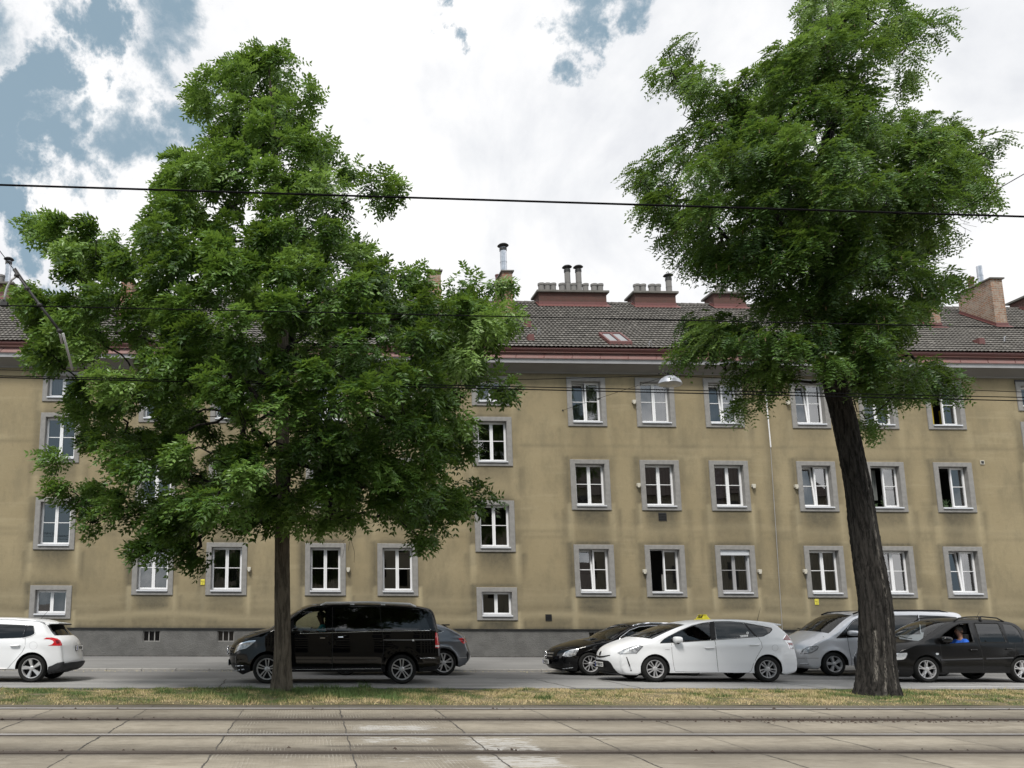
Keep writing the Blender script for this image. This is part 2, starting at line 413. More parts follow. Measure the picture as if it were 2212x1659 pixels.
# road lanes
def roadmat(name, c1, c2, c3, spots):
    m = bpy.data.materials.new(name); m.use_nodes = True; T = NT(m.node_tree); B = T.n['Principled BSDF']
    P = T.geo().outputs['Position']; n1 = T.noise(P, .5, 5, .6); n2 = T.noise(T.mapping(P, (.12, 1, 1)), 1.6, 6, .6); n3 = T.noise(P, 40, 4, .7)
    c = T.mix(T.sstep(n1, .3, .7), rgb(c1), rgb(c2)); c = T.mix(T.math('MULTIPLY', T.sstep(n2, .42, .68), .7), c, rgb(c3))
    c = T.mix(T.math('MULTIPLY', T.sstep(n3, .55, .75), spots), c, rgb((.06, .06, .06)))
    T.l.new(c, B.inputs['Base Color']); B.inputs['Roughness'].default_value = .85
    bn = T.new('ShaderNodeBump'); bn.inputs['Strength'].default_value = .35; bn.inputs['Distance'].default_value = .01
    T.l.new(n3, bn.inputs['Height']); T.l.new(bn.outputs[0], B.inputs['Normal']); MATS[name] = m; return m
roadmat('lane_concrete', (.215, .213, .21), (.262, .26, .255), (.17, .17, .168), .35)
roadmat('asphalt', (.135, .134, .134), (.165, .164, .163), (.11, .11, .11), .4)
roadmat('pavement_asphalt', (.148, .148, .147), (.18, .18, .178), (.125, .125, .124), .3)
def sheet(name, m, x0, x1, y0, y1, z0, z1, n=40):
    me = gridmesh(name, np.linspace(x0, x1, n), np.linspace(y0, y1, 3), lambda X, Y: z0+(z1-z0)*(Y-y0)/(y1-y0))
    return tag(link(name, me, MATS[m]), kind='structure')
KY = 24.3
sheet('road', 'lane_concrete', -60, 80, 17.68, 20.72, zroad(17.68), zroad(20.72))
sheet('road', 'asphalt', -60, 80, 20.72, KY, zroad(20.72), zroad(KY))
sheet('pavement', 'pavement_asphalt', -60, 80, KY+.16, 28.9, .012, .13)
dk = MB(); dk.box((-60, 17.64, -.1), (80, 17.69, .062)); tag(dk.build('road_edge', MATS['asphalt']), kind='structure')
mat('granite', (.30, .29, .275), .85, var=(6, .5, (.2, .195, .185)), bump=(40, .3, .01))
kb = MB(); x = -30.0
while x < 45:
    L = 1.0+rng.uniform(-.03, .03); dz = rng.uniform(-.004, .004)
    kb.box((x, KY, -.12), (x+L-.012, KY+.158, .012+dz)); x += L
tag(kb.build('kerb', MATS['granite'], bevel=.012), kind='structure')
mat('road_paint', (.52, .52, .51), .7, var=(5, .75, (.22, .22, .22)), stretch=(1, 6, 1))
mk = MB()
def dash(x0, x1, Y, wd):
    for a, b in ((0, 1),):
        z0, z1 = zroad(Y-wd/2)+.004, zroad(Y+wd/2)+.004
        mk.quad((x0, Y-wd/2, z0), (x1, Y-wd/2, z0), (x1, Y+wd/2, z1), (x0, Y+wd/2, z1))
for u0, u1 in ((-60, 167), (421, 519), (585, 668), (911, 1075), (1300, 1420), (1560, 1690), (1835, 1990), (2100, 2260)): dash(gr(u0, 1468)[0], gr(u1, 1468)[0], 20.86, .07)
for u0, u1 in ((-60, 218), (367, 640), (690, 1180), (1270, 1420), (1500, 2300)): dash(gr(u0, 1483)[0], gr(u1, 1483)[0], 18.78, .055)
dash(gr(651, 1490)[0], gr(765, 1490)[0], 18.02, .08); dash(gr(1990, 1487)[0], gr(2300, 1487)[0], 18.2, .16)
tag(mk.build('road_markings', MATS['road_paint']), kind='structure')
rj = MB()
for u, v in ((486, 1480), (793, 1480), (1195, 1478), (1330, 1480), (1700, 1480), (2100, 1480)):
    xx = gr(u, v)[0]; yy = np.arange(17.7, 20.7, .12); xs_ = xx+np.cumsum(rng.normal(0, .012, len(yy)))
    for k in range(len(yy)-1):
        rj.quad((xs_[k]-.012, yy[k], zroad(yy[k])+.0045), (xs_[k]+.012, yy[k], zroad(yy[k])+.0045), (xs_[k+1]+.012, yy[k+1], zroad(yy[k+1])+.0045), (xs_[k+1]-.012, yy[k+1], zroad(yy[k+1])+.0045))
tag(rj.build('road_joints', MATS['tar']), kind='structure')
# blossom litter in the gutter and clods on the track
mat('litter', (.36, .32, .20), .9); mat('clod', (.045, .032, .025), 1)
def scatter(name, m, pts, size, flat, lab=None):
    bm = MB()
    for (x, y, z) in pts:
        s = size*rng.uniform(.5, 1.5); ang = rng.uniform(0, PI); c, sn = math.cos(ang), math.sin(ang)
        q = [(x+s*(c*a-sn*b), y+s*(sn*a+c*b)) for a, b in ((-1, -.6), (1, -.6), (1, .6), (-1, .6))]
        bm.add([(*p, z) for p in q]+[(x+rng.normal(0, s*.2), y, z+s*flat)], [(0, 1, 4), (1, 2, 4), (2, 3, 4), (3, 0, 4)])
    return tag(bm.build(name, MATS[m]), kind='stuff')
scatter('blossom_litter', 'litter', [(rng.uniform(-9, 24), KY-abs(rng.normal(0, .16))-.02, zroad(KY)+.012) for _ in range(600)], .017, .5)
cl_ = []
for _ in range(420):
    x = gr(1900, 1553)[0]+rng.normal(0, 1.9); y = 12.92+rng.normal(0, .17); cl_.append((x, y, float(sagz(np.array([y]))[0])))
for _ in range(160):
    cl_.append((rng.uniform(-7, 16), rng.choice([14.4, 13.05, 13.0, 10.1])+rng.normal(0, .08), .0))
scatter('earth_clods', 'clod', cl_, .018, .8)
# grass
nb = 120000
gx = np.concatenate([rng.uniform(-8.5, 19, nb)]); gy = 14.97+2.70*rng.rand(nb)**.95
def vnoise(x, y, s, seed):
    r = np.random.RandomState(seed); v = 0
    for k in range(7):
        a = r.uniform(0, 2*PI); f = s*r.uniform(.5, 2); v = v+np.sin(f*(x*math.cos(a)+y*math.sin(a))+r.uniform(0, 7))
    return v/7
tl = gr(608, 1497); tr = gr(1900, 1503)
green = .44+.95*vnoise(gx, gy*1.2, 4.5, 3)+.75*vnoise(gx, gy, 13, 5)
green += .75*np.exp(-((gx-tl[0]-.9)/2.2)**4)*np.clip((gy-15.3)/.8, 0, 1)+.5*np.exp(-((gx-tr[0])/1.0)**2)
green += .22*np.exp(-((gx+5)/3)**2)-.30*np.exp(-((gx-8)/5)**2)-.35*np.clip((15.25-gy)/.3, 0, 1)
green = np.clip(green+rng.normal(0, .22, nb), 0, 1)
hgt = (.018+.036*rng.rand(nb))*(1+1.1*green*(np.exp(-((gx-tl[0]-.5)/2.4)**4)))*(1+.5*(rng.rand(nb) > .96))
hgt *= np.clip(.55+vnoise(gx, gy, 6, 9)+.35, .35, 1.4)
wk = rng.rand(nb) < .5
near = np.hypot((gx-tr[0])/1.0, (gy-tr[1]+.25)/.5); tallw = (near < 1) & wk; hgt[tallw] *= 1.9; green[tallw] = np.clip(green[tallw]+.45, 0, 1)
spots = [(rng.uniform(-8, 17), rng.uniform(15.2, 17.4)) for _ in range(46)]
for sx_, sy_ in spots:
    ms = np.hypot(gx-sx_, gy-sy_) < rng.uniform(.08, .2); hgt[ms] *= rng.uniform(1.3, 2.3); green[ms] = np.clip(green[ms]+.5, 0, 1)
for _ in range(30):
    sx_, sy_ = rng.uniform(-8, 17), rng.uniform(15.0, 17.4); ms = np.hypot((gx-sx_)/2.2, gy-sy_) < rng.uniform(.08, .22); hgt[ms] *= .35
keep = (np.hypot(gx-tl[0], gy-tl[1]) > .16) & (np.hypot(gx-tr[0], gy-tr[1]) > .4)
gx, gy, green, hgt = gx[keep], gy[keep], green[keep], hgt[keep]; nb = len(gx)
az = rng.uniform(0, 2*PI, nb); lean = rng.uniform(.1, 1.0, nb)*hgt; wd = rng.uniform(.004, .009, nb)
gz = soil_z(gx, gy)-.005
A = np.stack([gx-wd*np.cos(az), gy-wd*np.sin(az), gz], 1); Bp = np.stack([gx+wd*np.cos(az), gy+wd*np.sin(az), gz], 1)
la = rng.uniform(0, 2*PI, nb); Tp = np.stack([gx+lean*np.cos(la), gy+lean*np.sin(la), gz+hgt], 1)
V = np.stack([A, Bp, Tp], 1).reshape(-1, 3)
mg = bpy.data.materials.new('grass_blade'); mg.use_nodes = True; T = NT(mg.node_tree); B = T.n['Principled BSDF']
gc = T.ramp(T.attr('green').outputs['Fac'], [(0, (.46, .37, .21)), (.35, (.38, .31, .145)), (.62, (.17, .185, .065)), (1, (.075, .125, .032))])
T.l.new(gc, B.inputs['Base Color']); B.inputs['Roughness'].default_value = .8
me = npmesh('grass', V, None, np.arange(nb*3).reshape(-1, 3), False, dict(green=('FACE', green)))
tag(link('grass', me, mg), kind='stuff')

# ================================================================== the apartment building
YF = 28.816; YW = 28.855; OW = 1.09; SW = .188
XC = dict(sA=-9.2238, c1=-5.6612, c2=-3.0376, c3=.5069, c4=3.1123, sB=6.6738, c5=10.2617, c6=12.8625, c7=15.4573, c8=18.7491, c9=21.35, c10=23.9414, sC=27.50, c11=30.9, c0=-12.8)
RZ = dict(r1=(8.565, 10.462), r2=(5.42, 7.303), r3=(2.27, 4.151), s0=(9.32, 10.462), s1=(7.03, 8.893), s2=(3.865, 5.749), s3=(1.4215, 2.591))
bld = empty('apartment_building', (0, YW, 0), 'long olive plastered apartment block with grey framed windows and tiled roof', 'building')
WIN = []
for c in XC:
    for r in (('s0', 's1', 's2', 's3') if c[0] == 's' else ('r1', 'r2', 'r3')): WIN.append((c, r))
def opening(c, r):
    z0, z1 = RZ[r]; return (XC[c]-OW/2, XC[c]+OW/2, z0+.195, z1-.165)
CELLAR = []
for u0, u1, v0, v1 in ((308, 346, 1362, 1386), (469, 506, 1362, 1386), (1273, 1311, 1365, 1388), (1780, 1818, 1366, 1389)):
    p, q = at(u0, v1, 28.9), at(u1, v0, 28.9); CELLAR.append((p[0], q[0], p[2], q[2]))
CELLAR.append((CELLAR[0][0]-6.5, CELLAR[0][1]-6.5, CELLAR[0][2], CELLAR[0][3]))
# plaster wall
mw = bpy.data.materials.new('plaster'); mw.use_nodes = True; T = NT(mw.node_tree); B = T.n['Principled BSDF']
P = T.geo().outputs['Position']
n1 = T.noise(P, .35, 5, .6); n2 = T.noise(T.mapping(P, (1, 1, .45)), 1.3, 8, .66); n3 = T.noise(P, 7, 6, .65); n4 = T.noise(P, 70, 3, .7)
nh = T.noise(T.mapping(P, (.25, 1, 2.2)), 1.4, 6, .6)
c = T.mix(T.sstep(n1, .3, .7), rgb((.245, .203, .124)), rgb((.287, .240, .150)))
c = T.mix(T.math('MULTIPLY', T.sstep(n2, .44, .68), .5), c, rgb((.165, .143, .094)))
c = T.mix(T.math('MULTIPLY', T.sstep(nh, .54, .70), .28), c, rgb((.345, .298, .195)))
c = T.mix(T.math('MULTIPLY', T.sstep(n3, .5, .8), .35), c, rgb((.17, .148, .095)))
dd = T.attr('dirt_shade').outputs['Fac']
dm = T.math('MULTIPLY', dd, T.math('ADD', .40, T.math('MULTIPLY', T.math('ADD', n2, n3), .75)), clamp=True)
c = T.mix(dm, c, rgb((.062, .058, .045)))
cc = T.attr('clean').outputs['Fac']
cm = T.math('MULTIPLY', cc, T.math('ADD', .2, T.math('MULTIPLY', n2, 1.2)), clamp=True)
c = T.mix(T.math('MULTIPLY', cm, .95), c, rgb((.43, .37, .24)))
T.l.new(c, B.inputs['Base Color']); B.inputs['Roughness'].default_value = .95; B.inputs['Specular IOR Level'].default_value = .2
bn = T.new('ShaderNodeBump'); bn.inputs['Strength'].default_value = .5; bn.inputs['Distance'].default_value = .015
T.l.new(T.math('ADD', T.math('MULTIPLY', n4, .6), n3), bn.inputs['Height']); T.l.new(bn.outputs[0], B.inputs['Normal'])
xl = np.unique(np.round(np.concatenate([[-30, -24, -18], np.arange(-14, 32.5, .11), [36, 42, 48]]+[opening(c_, r_)[:2] for c_, r_ in WIN]), 4))
zl = np.unique(np.round(np.concatenate([np.arange(1.12, 10.62, .11), [10.62]]+[opening('c1', r_)[2:] for r_ in RZ]), 4))
X, Z = np.meshgrid(xl, zl); nx, nzz = len(xl), len(zl)
dirt_shade = np.zeros_like(X); clean = np.zeros_like(X)
rs = np.random.RandomState(21)
def bump1(a, c_, w_, p=2): return np.exp(-(np.abs((a-c_)/w_))**p)
for c_, r_ in WIN:
    z0, z1 = RZ[r_]; xc = XC[c_]; hw = 1.466/2; low = 1.0 if r_ in ('r3', 's3', 's2') else (.75 if r_ in ('r2', 's1') else .35)
    k = low*rs.uniform(.8, 1.15); L = rs.uniform(.55, 1.1)
    below = np.clip((z0-Z), 0, 9)
    fall = np.where(Z < z0+.02, np.exp(-(below/L)**1.5), 0)
    dirt_shade = np.maximum(dirt_shade, .80*k*fall*bump1(X, xc, hw*.92, 6))
    for s in (-1, 1):
        clean = np.maximum(clean, k*rs.uniform(.4, 1.1)*np.where(Z < z0+.3, np.exp(-(below/(L*1.15))**2), 0)*bump1(X, xc+s*(hw+.05+rs.uniform(-.02, .05)), .10))
        dirt_shade = np.maximum(dirt_shade, .62*k*np.where((Z > z0-.5) & (Z < z1+.1), 1, 0)*bump1(X, xc+s*(hw+.10), .16)*(1.0 if s < 0 else .55))
        dirt_shade = np.maximum(dirt_shade, .5*k*np.where(Z < z0, np.exp(-(below/1.3)**2), 0)*bump1(X, xc+s*(hw+.28), .10))
    dirt_shade = np.maximum(dirt_shade, .95*k*np.where(Z > z1-.02, np.exp(-np.clip(Z-z1, 0, 9)/.13), 0)*bump1(X, xc, hw*1.06, 8))
    dirt_shade = np.maximum(dirt_shade, .45*k*np.where(Z > z1-.02, np.exp(-np.clip(Z-z1, 0, 9)/.4), 0)*bump1(X, xc, hw*1.1, 4))
for zz, a in ((4.6, .28), (7.85, .25), (1.95, .30), (4.45, .2)): dirt_shade = np.maximum(dirt_shade, a*bump1(Z, zz, .05))
for zz, a in ((1.55, .45), (2.2, .25), (4.75, .18), (2.0, .2)): clean = np.maximum(clean, a*bump1(Z, zz+.1*np.sin(X*.9), .13))
dirt_shade = np.maximum(dirt_shade, .75*bump1(Z, 1.10, .10)); dirt_shade = np.maximum(dirt_shade, .40*np.clip((3.4-Z)/2, 0, 1))
dirt_shade = np.maximum(dirt_shade, .5*bump1(Z, 10.6, .12))
for _ in range(60):
    xx = rs.uniform(-12, 31); zt = rs.uniform(2, 10.3); L = rs.uniform(.6, 2.5)
    dirt_shade = np.maximum(dirt_shade, rs.uniform(.1, .32)*np.where(Z < zt, np.exp(-((zt-Z)/L)**2), 0)*bump1(X, xx, rs.uniform(.03, .12)))
xj = at(1672, 1100, YW)[0]
dirt_shade = np.maximum(dirt_shade, .7*bump1(X, xj, .035)); dirt_shade = np.maximum(dirt_shade, .3*bump1(X, xj, .2))
ii = np.arange(nx-1)[None, :]+np.arange(nzz-1)[:, None]*nx
q = np.stack([ii, ii+1, ii+1+nx, ii+nx], -1).reshape(-1, 4)
mx_ = (X[:-1, :-1]+X[1:, 1:]).ravel()/2; mz_ = (Z[:-1, :-1]+Z[1:, 1:]).ravel()/2
keep = np.ones(len(q), bool)
for c_, r_ in WIN:
    a, b, z0, z1 = opening(c_, r_); keep &= ~((mx_ > a) & (mx_ < b) & (mz_ > z0) & (mz_ < z1))
V = np.stack([X.ravel(), 0*X.ravel(), Z.ravel()], 1)
me = npmesh('wall', V, q[keep], None, False, dict(dirt_shade=('POINT', dirt_shade.ravel()), clean=('POINT', clean.ravel())))
link('wall', me, mw, bld)
sd_ = MB()  # end walls, back wall
sd_.quad((-30, 0, 0), (-30, 11.3, 0), (-30, 11.3, 11.6), (-30, 0, 10.62)); sd_.quad((48, 0, 0), (48, 0, 10.62), (48, 11.3, 11.6), (48, 11.3, 0)); sd_.quad((-30, 11.3, 0), (48, 11.3, 0), (48, 11.3, 11.6), (-30, 11.3, 11.6))
mat('plaster_plain', (.30, .255, .155), .95, var=(1.2, .5, (.22, .19, .12)))
sd_.build('side_wall', MATS['plaster_plain'], bld)
# plinth with rough render
mat('rough_render', (.125, .124, .12), .95, var=(2.2, .7, (.082, .081, .079)), bump=(26, .9, .03))
xs_ = np.unique(np.concatenate([[-30, 48], np.arange(-29, 48, 1.0)]+[c_[:2] for c_ in CELLAR])); zs_ = np.unique([.10, .16, CELLAR[0][2], CELLAR[0][3], 1.0, 1.125])
for c_ in CELLAR: zs_ = np.unique(np.concatenate([zs_, [c_[2], c_[3]]]))
Xp, Zp = np.meshgrid(xs_, zs_); ii = np.arange(len(xs_)-1)[None, :]+np.arange(len(zs_)-1)[:, None]*len(xs_)
q = np.stack([ii, ii+1, ii+1+len(xs_), ii+len(xs_)], -1).reshape(-1, 4); mx_ = (Xp[:-1, :-1]+Xp[1:, 1:]).ravel()/2; mz_ = (Zp[:-1, :-1]+Zp[1:, 1:]).ravel()/2
keep = np.ones(len(q), bool)
for a, b, z0, z1 in CELLAR: keep &= ~((mx_ > a) & (mx_ < b) & (mz_ > z0) & (mz_ < z1))
me = npmesh('plinth', np.stack([Xp.ravel(), 0*Xp.ravel()+.055, Zp.ravel()], 1), q[keep]); link('plinth', me, MATS['rough_render'], bld)
lp = MB(); lp.box((-30, .0, 1.095), (48, .30, 1.119)); lp.build('plinth_shadow', MATS['black_iron'], bld)  # black strip stands in for the shadow line under the wall's lower edge
bs = MB(); bs.box((-30, .02, .11), (48, .054, .155)); bs.build('base_joint', MATS['tar'], bld)
for a, b, z0, z1 in CELLAR:
    e = MB()
    for (x0, x1, zz0, zz1) in ((a, b, z0, z0+.03), (a, b, z1-.03, z1), (a, a+.03, z0+.03, z1-.03), (b-.03, b, z0+.03, z1-.03), (a+(b-a)*.34-.018, a+(b-a)*.34+.018, z0+.03, z1-.03), (a+(b-a)*.67-.018, a+(b-a)*.67+.018, z0+.03, z1-.03)):
        e.box((x0, .10, zz0), (x1, .16, zz1))
    o = e.build('cellar_window', MATS['stone'], bld)
    d_ = MB(); d_.quad((a, .18, z0), (b, .18, z0), (b, .18, z1), (a, .18, z1)); d_.build('pane', MATS['black_gloss'], o)
    d_ = MB(); d_.quad((a, .055, z0), (b, .055, z0), (b, .18, z0), (a, .18, z0)); d_.quad((a, .055, z1), (a, .18, z1), (b, .18, z1), (b, .055, z1)); d_.quad((a, .055, z0), (a, .18, z0), (a, .18, z1), (a, .055, z1)); d_.quad((b, .055, z0), (b, .055, z1), (b, .18, z1), (b, .18, z0)); d_.build('reveal', MATS['rough_render'], o)
# ---- windows (local frame: x from centre, y inward from the stone face, z from the opening's foot)
_wm = {}
def win_meshes(H):
    k = round(H, 3)
    if k in _wm: return _wm[k]
    r = {}
    a = OW/2; A = a+SW; zb, zt = -.195, H+.165; ch = .012
    s = MB()
    rings = [([(-A, zb), (A, zb), (A, zt), (-A, zt)], .05), ([(-A, zb), (A, zb), (A, zt), (-A, zt)], ch), ([(-A+ch, zb+ch), (A-ch, zb+ch), (A-ch, zt-ch), (-A+ch, zt-ch)], 0), ([(-a-ch, -ch), (a+ch, -ch), (a+ch, H+ch), (-a-ch, H+ch)], 0), ([(-a, 0), (a, 0), (a, H), (-a, H)], ch), ([(-a, 0), (a, 0), (a, H), (-a, H)], .30)]
    vs = [(x, y, z) for pts, y in rings for x, z in pts]
    s.add(vs, [(i*4+j, i*4+(j+1) % 4, (i+1)*4+(j+1) % 4, (i+1)*4+j) for i in range(5) for j in range(4)])
    r['surround'] = s.mesh('window'); r['surround'].materials.append(MATS['stone'])
    def ring(m, x0, x1, z0, z1, t, y0, y1):
        m.box((x0, y0, z0), (x1, y1, z0+t)); m.box((x0, y0, z1-t), (x1, y1, z1)); m.box((x0, y0, z0+t), (x0+t, y1, z1-t)); m.box((x1-t, y0, z0+t), (x1, y1, z1-t))
    f = MB(); ring(f, -a+.001, a-.001, .001, H-.001, .018, .205, .275); r['frame'] = f.mesh('window_frame')
    def sash(x0, x1, short):
        m = MB(); ring(m, x0, x1, .02, H-.02, .055, .192, .258)
        if not short: m.box((x0+.055, .200, H*.52-.012), (x1-.055, .236, H*.52+.012))
        return m.mesh('sash')
    short = H < 1.1
    r['sashL'] = sash(-a+.02, -.002, short); r['sashR'] = sash(.002, a-.02, short)
    def pane(x0, x1, tl_):
        m = MB(); d1, d2 = tl_; m.quad((x0+.055, .225, .075), (x1-.055, .225+d1, .075), (x1-.055, .225+d1+d2, H-.075), (x0+.055, .225+d2, H-.075)); return m.mesh('pane')
    r['paneL'] = [pane(-a+.02, -.002, t) for t in ((.004, .006), (-.004, .012), (.006, -.004))]; r['paneR'] = [pane(.002, a-.02, t) for t in ((-.003, .008), (.005, .002), (-.006, -.003))]
    sl = MB(); sl.add([(-a-.005, -.045, -.018), (a+.005, -.045, -.018), (a+.005, .20, .012), (-a-.005, .20, .012), (-a-.005, -.045, -.062), (a+.005, -.045, -.062), (a+.005, .0, -.062), (-a-.005, .0, -.062)], [(0, 1, 2, 3), (0, 4, 5, 1), (4, 7, 6, 5), (0, 3, 7, 4), (1, 5, 6, 2)])
    r['sill'] = sl.mesh('sill')
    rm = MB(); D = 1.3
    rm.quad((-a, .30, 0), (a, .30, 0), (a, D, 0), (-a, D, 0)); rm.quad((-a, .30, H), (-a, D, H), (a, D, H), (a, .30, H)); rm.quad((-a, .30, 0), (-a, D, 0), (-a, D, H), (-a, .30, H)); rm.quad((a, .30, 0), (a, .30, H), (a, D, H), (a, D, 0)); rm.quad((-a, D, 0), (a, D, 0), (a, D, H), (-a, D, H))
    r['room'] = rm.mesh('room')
    _wm[k] = r; return r
def curtain(x0, x1, z0, z1, m, parent, wavy=.02, scallop=0, y=.46):
    n = max(6, int((x1-x0)/.025)); vs = []; fs = []
    for i in range(n+1):
        x = x0+(x1-x0)*i/n; yy = y+wavy*math.sin(i*1.9+z0)+wavy*.5*math.sin(i*.7)
        zz = z0+(scallop*abs(math.sin(i/n*PI*3)) if scallop else 0)
        vs += [(x, yy, zz), (x, yy*1.0, z1)]
    fs = [(2*i, 2*i+2, 2*i+3, 2*i+1) for i in range(n)]
    me = bpy.data.meshes.new('curtain'); me.from_pydata(vs, [], fs); me.polygons.foreach_set('use_smooth', [True]*n)
    return link('curtain', me, MATS[m], parent)
VAR = {('c6', 'r3'): 'open', ('c7', 'r3'): 'shutter', ('c8', 'r1'): 'tiltL', ('c8', 'r2'): 'tiltL', ('c10', 'r3'): 'tiltL', ('c7', 'r1'): 'tiltL', ('c5', 'r1'): 'tiltL', ('c5', 'r3'): 'tiltL', ('c10', 'r2'): 'openL2', ('c10', 'r1'): 'openL2', ('c9', 'r2'): 'openL2'}
CUR = {('c5', 'r1'): 'full', ('c6', 'r1'): 'full', ('c7', 'r1'): 'full', ('c8', 'r1'): 'full', ('c9', 'r1'): 'half', ('c10', 'r1'): 'yellow', ('c5', 'r2'): 'lace', ('c6', 'r2'): 'greys', ('c7', 'r2'): 'violet', ('c8', 'r2'): 'greyf', ('c9', 'r2'): 'half2', ('c10', 'r2'): None,
       ('c5', 'r3'): 'low', ('c6', 'r3'): 'lowR', ('c7', 'r3'): 'greyf', ('c8', 'r3'): 'greys', ('c9', 'r3'): None, ('c10', 'r3'): 'greys', ('c1', 'r3'): 'sideR', ('c2', 'r3'): 'greyf', ('c3', 'r3'): 'greyf', ('c4', 'r3'): None, ('sA', 's0'): 'full', ('sB', 's0'): 'full'}
for i, (c_, r_) in enumerate(WIN):
    a, b, z0, z1 = opening(c_, r_); H = z1-z0; mm = win_meshes(H); rr = np.random.RandomState(i+3)
    wnd = link('window', mm['surround'], None, bld, (XC[c_], YF-YW, z0))
    var = VAR.get((c_, r_), ''); fm = MATS['grey_pvc'] if var == 'shutter' else MATS['white_pvc']
    def sub(name, me, m, rot=None):
        o = bpy.data.objects.new(name, me); COL.objects.link(o); o.parent = wnd
        if not me.materials: me.materials.append(None)
        o.material_slots[0].link = 'OBJECT'; o.material_slots[0].material = m
        if rot is not None:
            piv, rx, rz = rot; piv = Vector(piv)
            o.matrix_local = Matrix.Translation(piv) @ Matrix.Rotation(rz, 4, 'Z') @ Matrix.Rotation(rx, 4, 'X') @ Matrix.Translation(-piv)
        return o
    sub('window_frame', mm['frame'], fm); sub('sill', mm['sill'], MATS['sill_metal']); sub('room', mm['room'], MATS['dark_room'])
    rotL = None
    if var == 'tiltL': rotL = ((0, .225, .037), -math.radians(5.5), 0)
    if var == 'open': rotL = ((-a+.04 if False else -OW/2+.037, .258, 0), 0, math.radians(96))
    if var == 'openL2': rotL = ((-OW/2+.037, .258, 0), 0, math.radians(80))
    sub('sash', mm['sashL'], fm, rotL); sub('sash', mm['sashR'], fm)
    sub('pane', mm['paneL'][rr.randint(3)], MATS['pane'], rotL); sub('pane', mm['paneR'][rr.randint(3)], MATS['pane'])
    hw = OW/2-.06; cu = CUR.get((c_, r_), 'rand')
    if cu == 'rand': cu = rr.choice(['full', 'greys', 'none', 'low', 'greyf']) if c_[0] == 'c' else 'none'
    if cu == 'full': curtain(-hw, hw, .05, H-.08, 'curtain', wnd)
    elif cu == 'half': curtain(-hw, 0, .05, H-.08, 'curtain', wnd)
    elif cu == 'half2': curtain(-hw, -.05, .3, H-.08, 'curtain_grey', wnd); curtain(.1, hw-.1, .1, .5, 'curtain_grey', wnd, .04)
    elif cu == 'yellow': curtain(-hw, -.12, .05, H-.3, 'curtain_yellow', wnd, .04); curtain(.2, hw, .05, H*.45, 'curtain_yellow', wnd, .05, y=.6)
    elif cu == 'lace': curtain(-hw, hw, .20, H*.50, 'curtain', wnd, .012, .10)
    elif cu == 'greys':
        curtain(-hw, -hw+.32, .05, H-.08, 'curtain_grey', wnd, .03); curtain(hw-.38, hw, .05, H-.08, 'curtain_grey', wnd, .03)
    elif cu == 'greyf': curtain(-hw, hw, .05, H-.08, 'curtain_grey', wnd)
    elif cu == 'violet': curtain(-hw, -.02, .05, H-.08, 'curtain_violet', wnd, .015); curtain(.1, hw, .05, H-.08, 'curtain_grey', wnd, .03)
    elif cu == 'low': curtain(-hw, hw, .05, H*.42, 'curtain', wnd, .025)
    elif cu == 'lowR': curtain(.02, hw, .05, H*.42, 'curtain', wnd, .025)
    elif cu == 'sideR': curtain(.05, hw, .05, H-.08, 'curtain_grey', wnd, .03)
    if var == 'shutter':
        sb = MB(); sb.box((-OW/2+.002, .06, H-.19), (OW/2-.002, .19, H-.003)); sb.box((-OW/2+.002, .12, .02), (-OW/2+.04, .19, H-.19)); sb.box((OW/2-.04, .12, .02), (OW/2-.002, .19, H-.19)); sb.build('shutter_box', MATS['sill_metal'], wnd)
    if (c_, r_) in (('c6', 'r2'), ('c9', 'r2'), ('c10', 'r2')):
        pl = MB()
        for k in range(5):
            x = rr.uniform(-.4, .4); h = rr.uniform(.12, .3); pl.lathe([(.05, .02), (.06, .12), (.0, .12)], 8, c=(x, .33, 0))
            for _ in range(7):
                d = Vector((rr.normal(0, .12), rr.normal(0, .05), h*rr.rand())); p = Vector((x, .33, .12)); pl.quad(p, p+d*.5+Vector((.02, 0, .02)), p+d, p+d*.5-Vector((.02, 0, -.02)))
        mat('houseplant', (.03, .06, .02), .7) if 'houseplant' not in MATS else 0
        pl.build('window_plants', MATS['houseplant'], wnd)
# ---- eaves
ex0, ex1 = -30.3, 48.3
def strip(name, prof, m, parent=bld, smooth=False):
    s = MB(); n = len(prof); s.add([(ex0, y, z) for y, z in prof]+[(ex1, y, z) for y, z in prof], [(i, n+i, n+i+1, i+1) for i in range(n-1)])
    return s.build(name, MATS[m], parent, smooth)
def zy(v, Y): return at(1100, v, Y)[2]
strip('frieze', [(0, zy(806, YW)), (-.03, zy(806, YW)), (-.03, zy(805, YW-.03)+.05), (-.40, zy(784, YW-.40)), (-.40, zy(783, YW-.40))], 'frieze')
strip('cornice', [(-.40, zy(783, YW-.40)), (-.50, zy(783, YW-.5)), (-.52, zy(773, YW-.52)), (-.40, zy(773, YW-.52)+.005)], 'cornice_light')
strip('eaves_flashing', [(-.555, zy(773, YW-.55)-.01), (-.555, zy(772, YW-.55)), (-.40, zy(762, YW-.40)), (-.38, zy(748, YW-.40))], 'pink_metal')
fl = MB()
for k in range(int((ex1-ex0)/1.05)):
    x = ex0+k*1.05; fl.tube([(x, -.56, zy(772, YW-.55)+.004), (x+.12, -.37, zy(761, YW-.36)+.006)], .012, 4)
fl.build('flashing_seams', MATS['red_metal'], bld)
gz_ = zy(753.5, YW-.55); gt = MB()
gt.add([(x, -.52+.08*math.cos(PI+PI*k/8), gz_+.08*math.sin(PI+PI*k/8)) for x in (ex0, ex1) for k in range(9)], [(k, 9+k, 10+k, k+1) for k in range(8)])
gt.tube([(ex0, -.60, gz_+.005), (ex1, -.60, gz_+.005)], .014, 6); gt.build('gutter', MATS['red_metal'], bld, True)
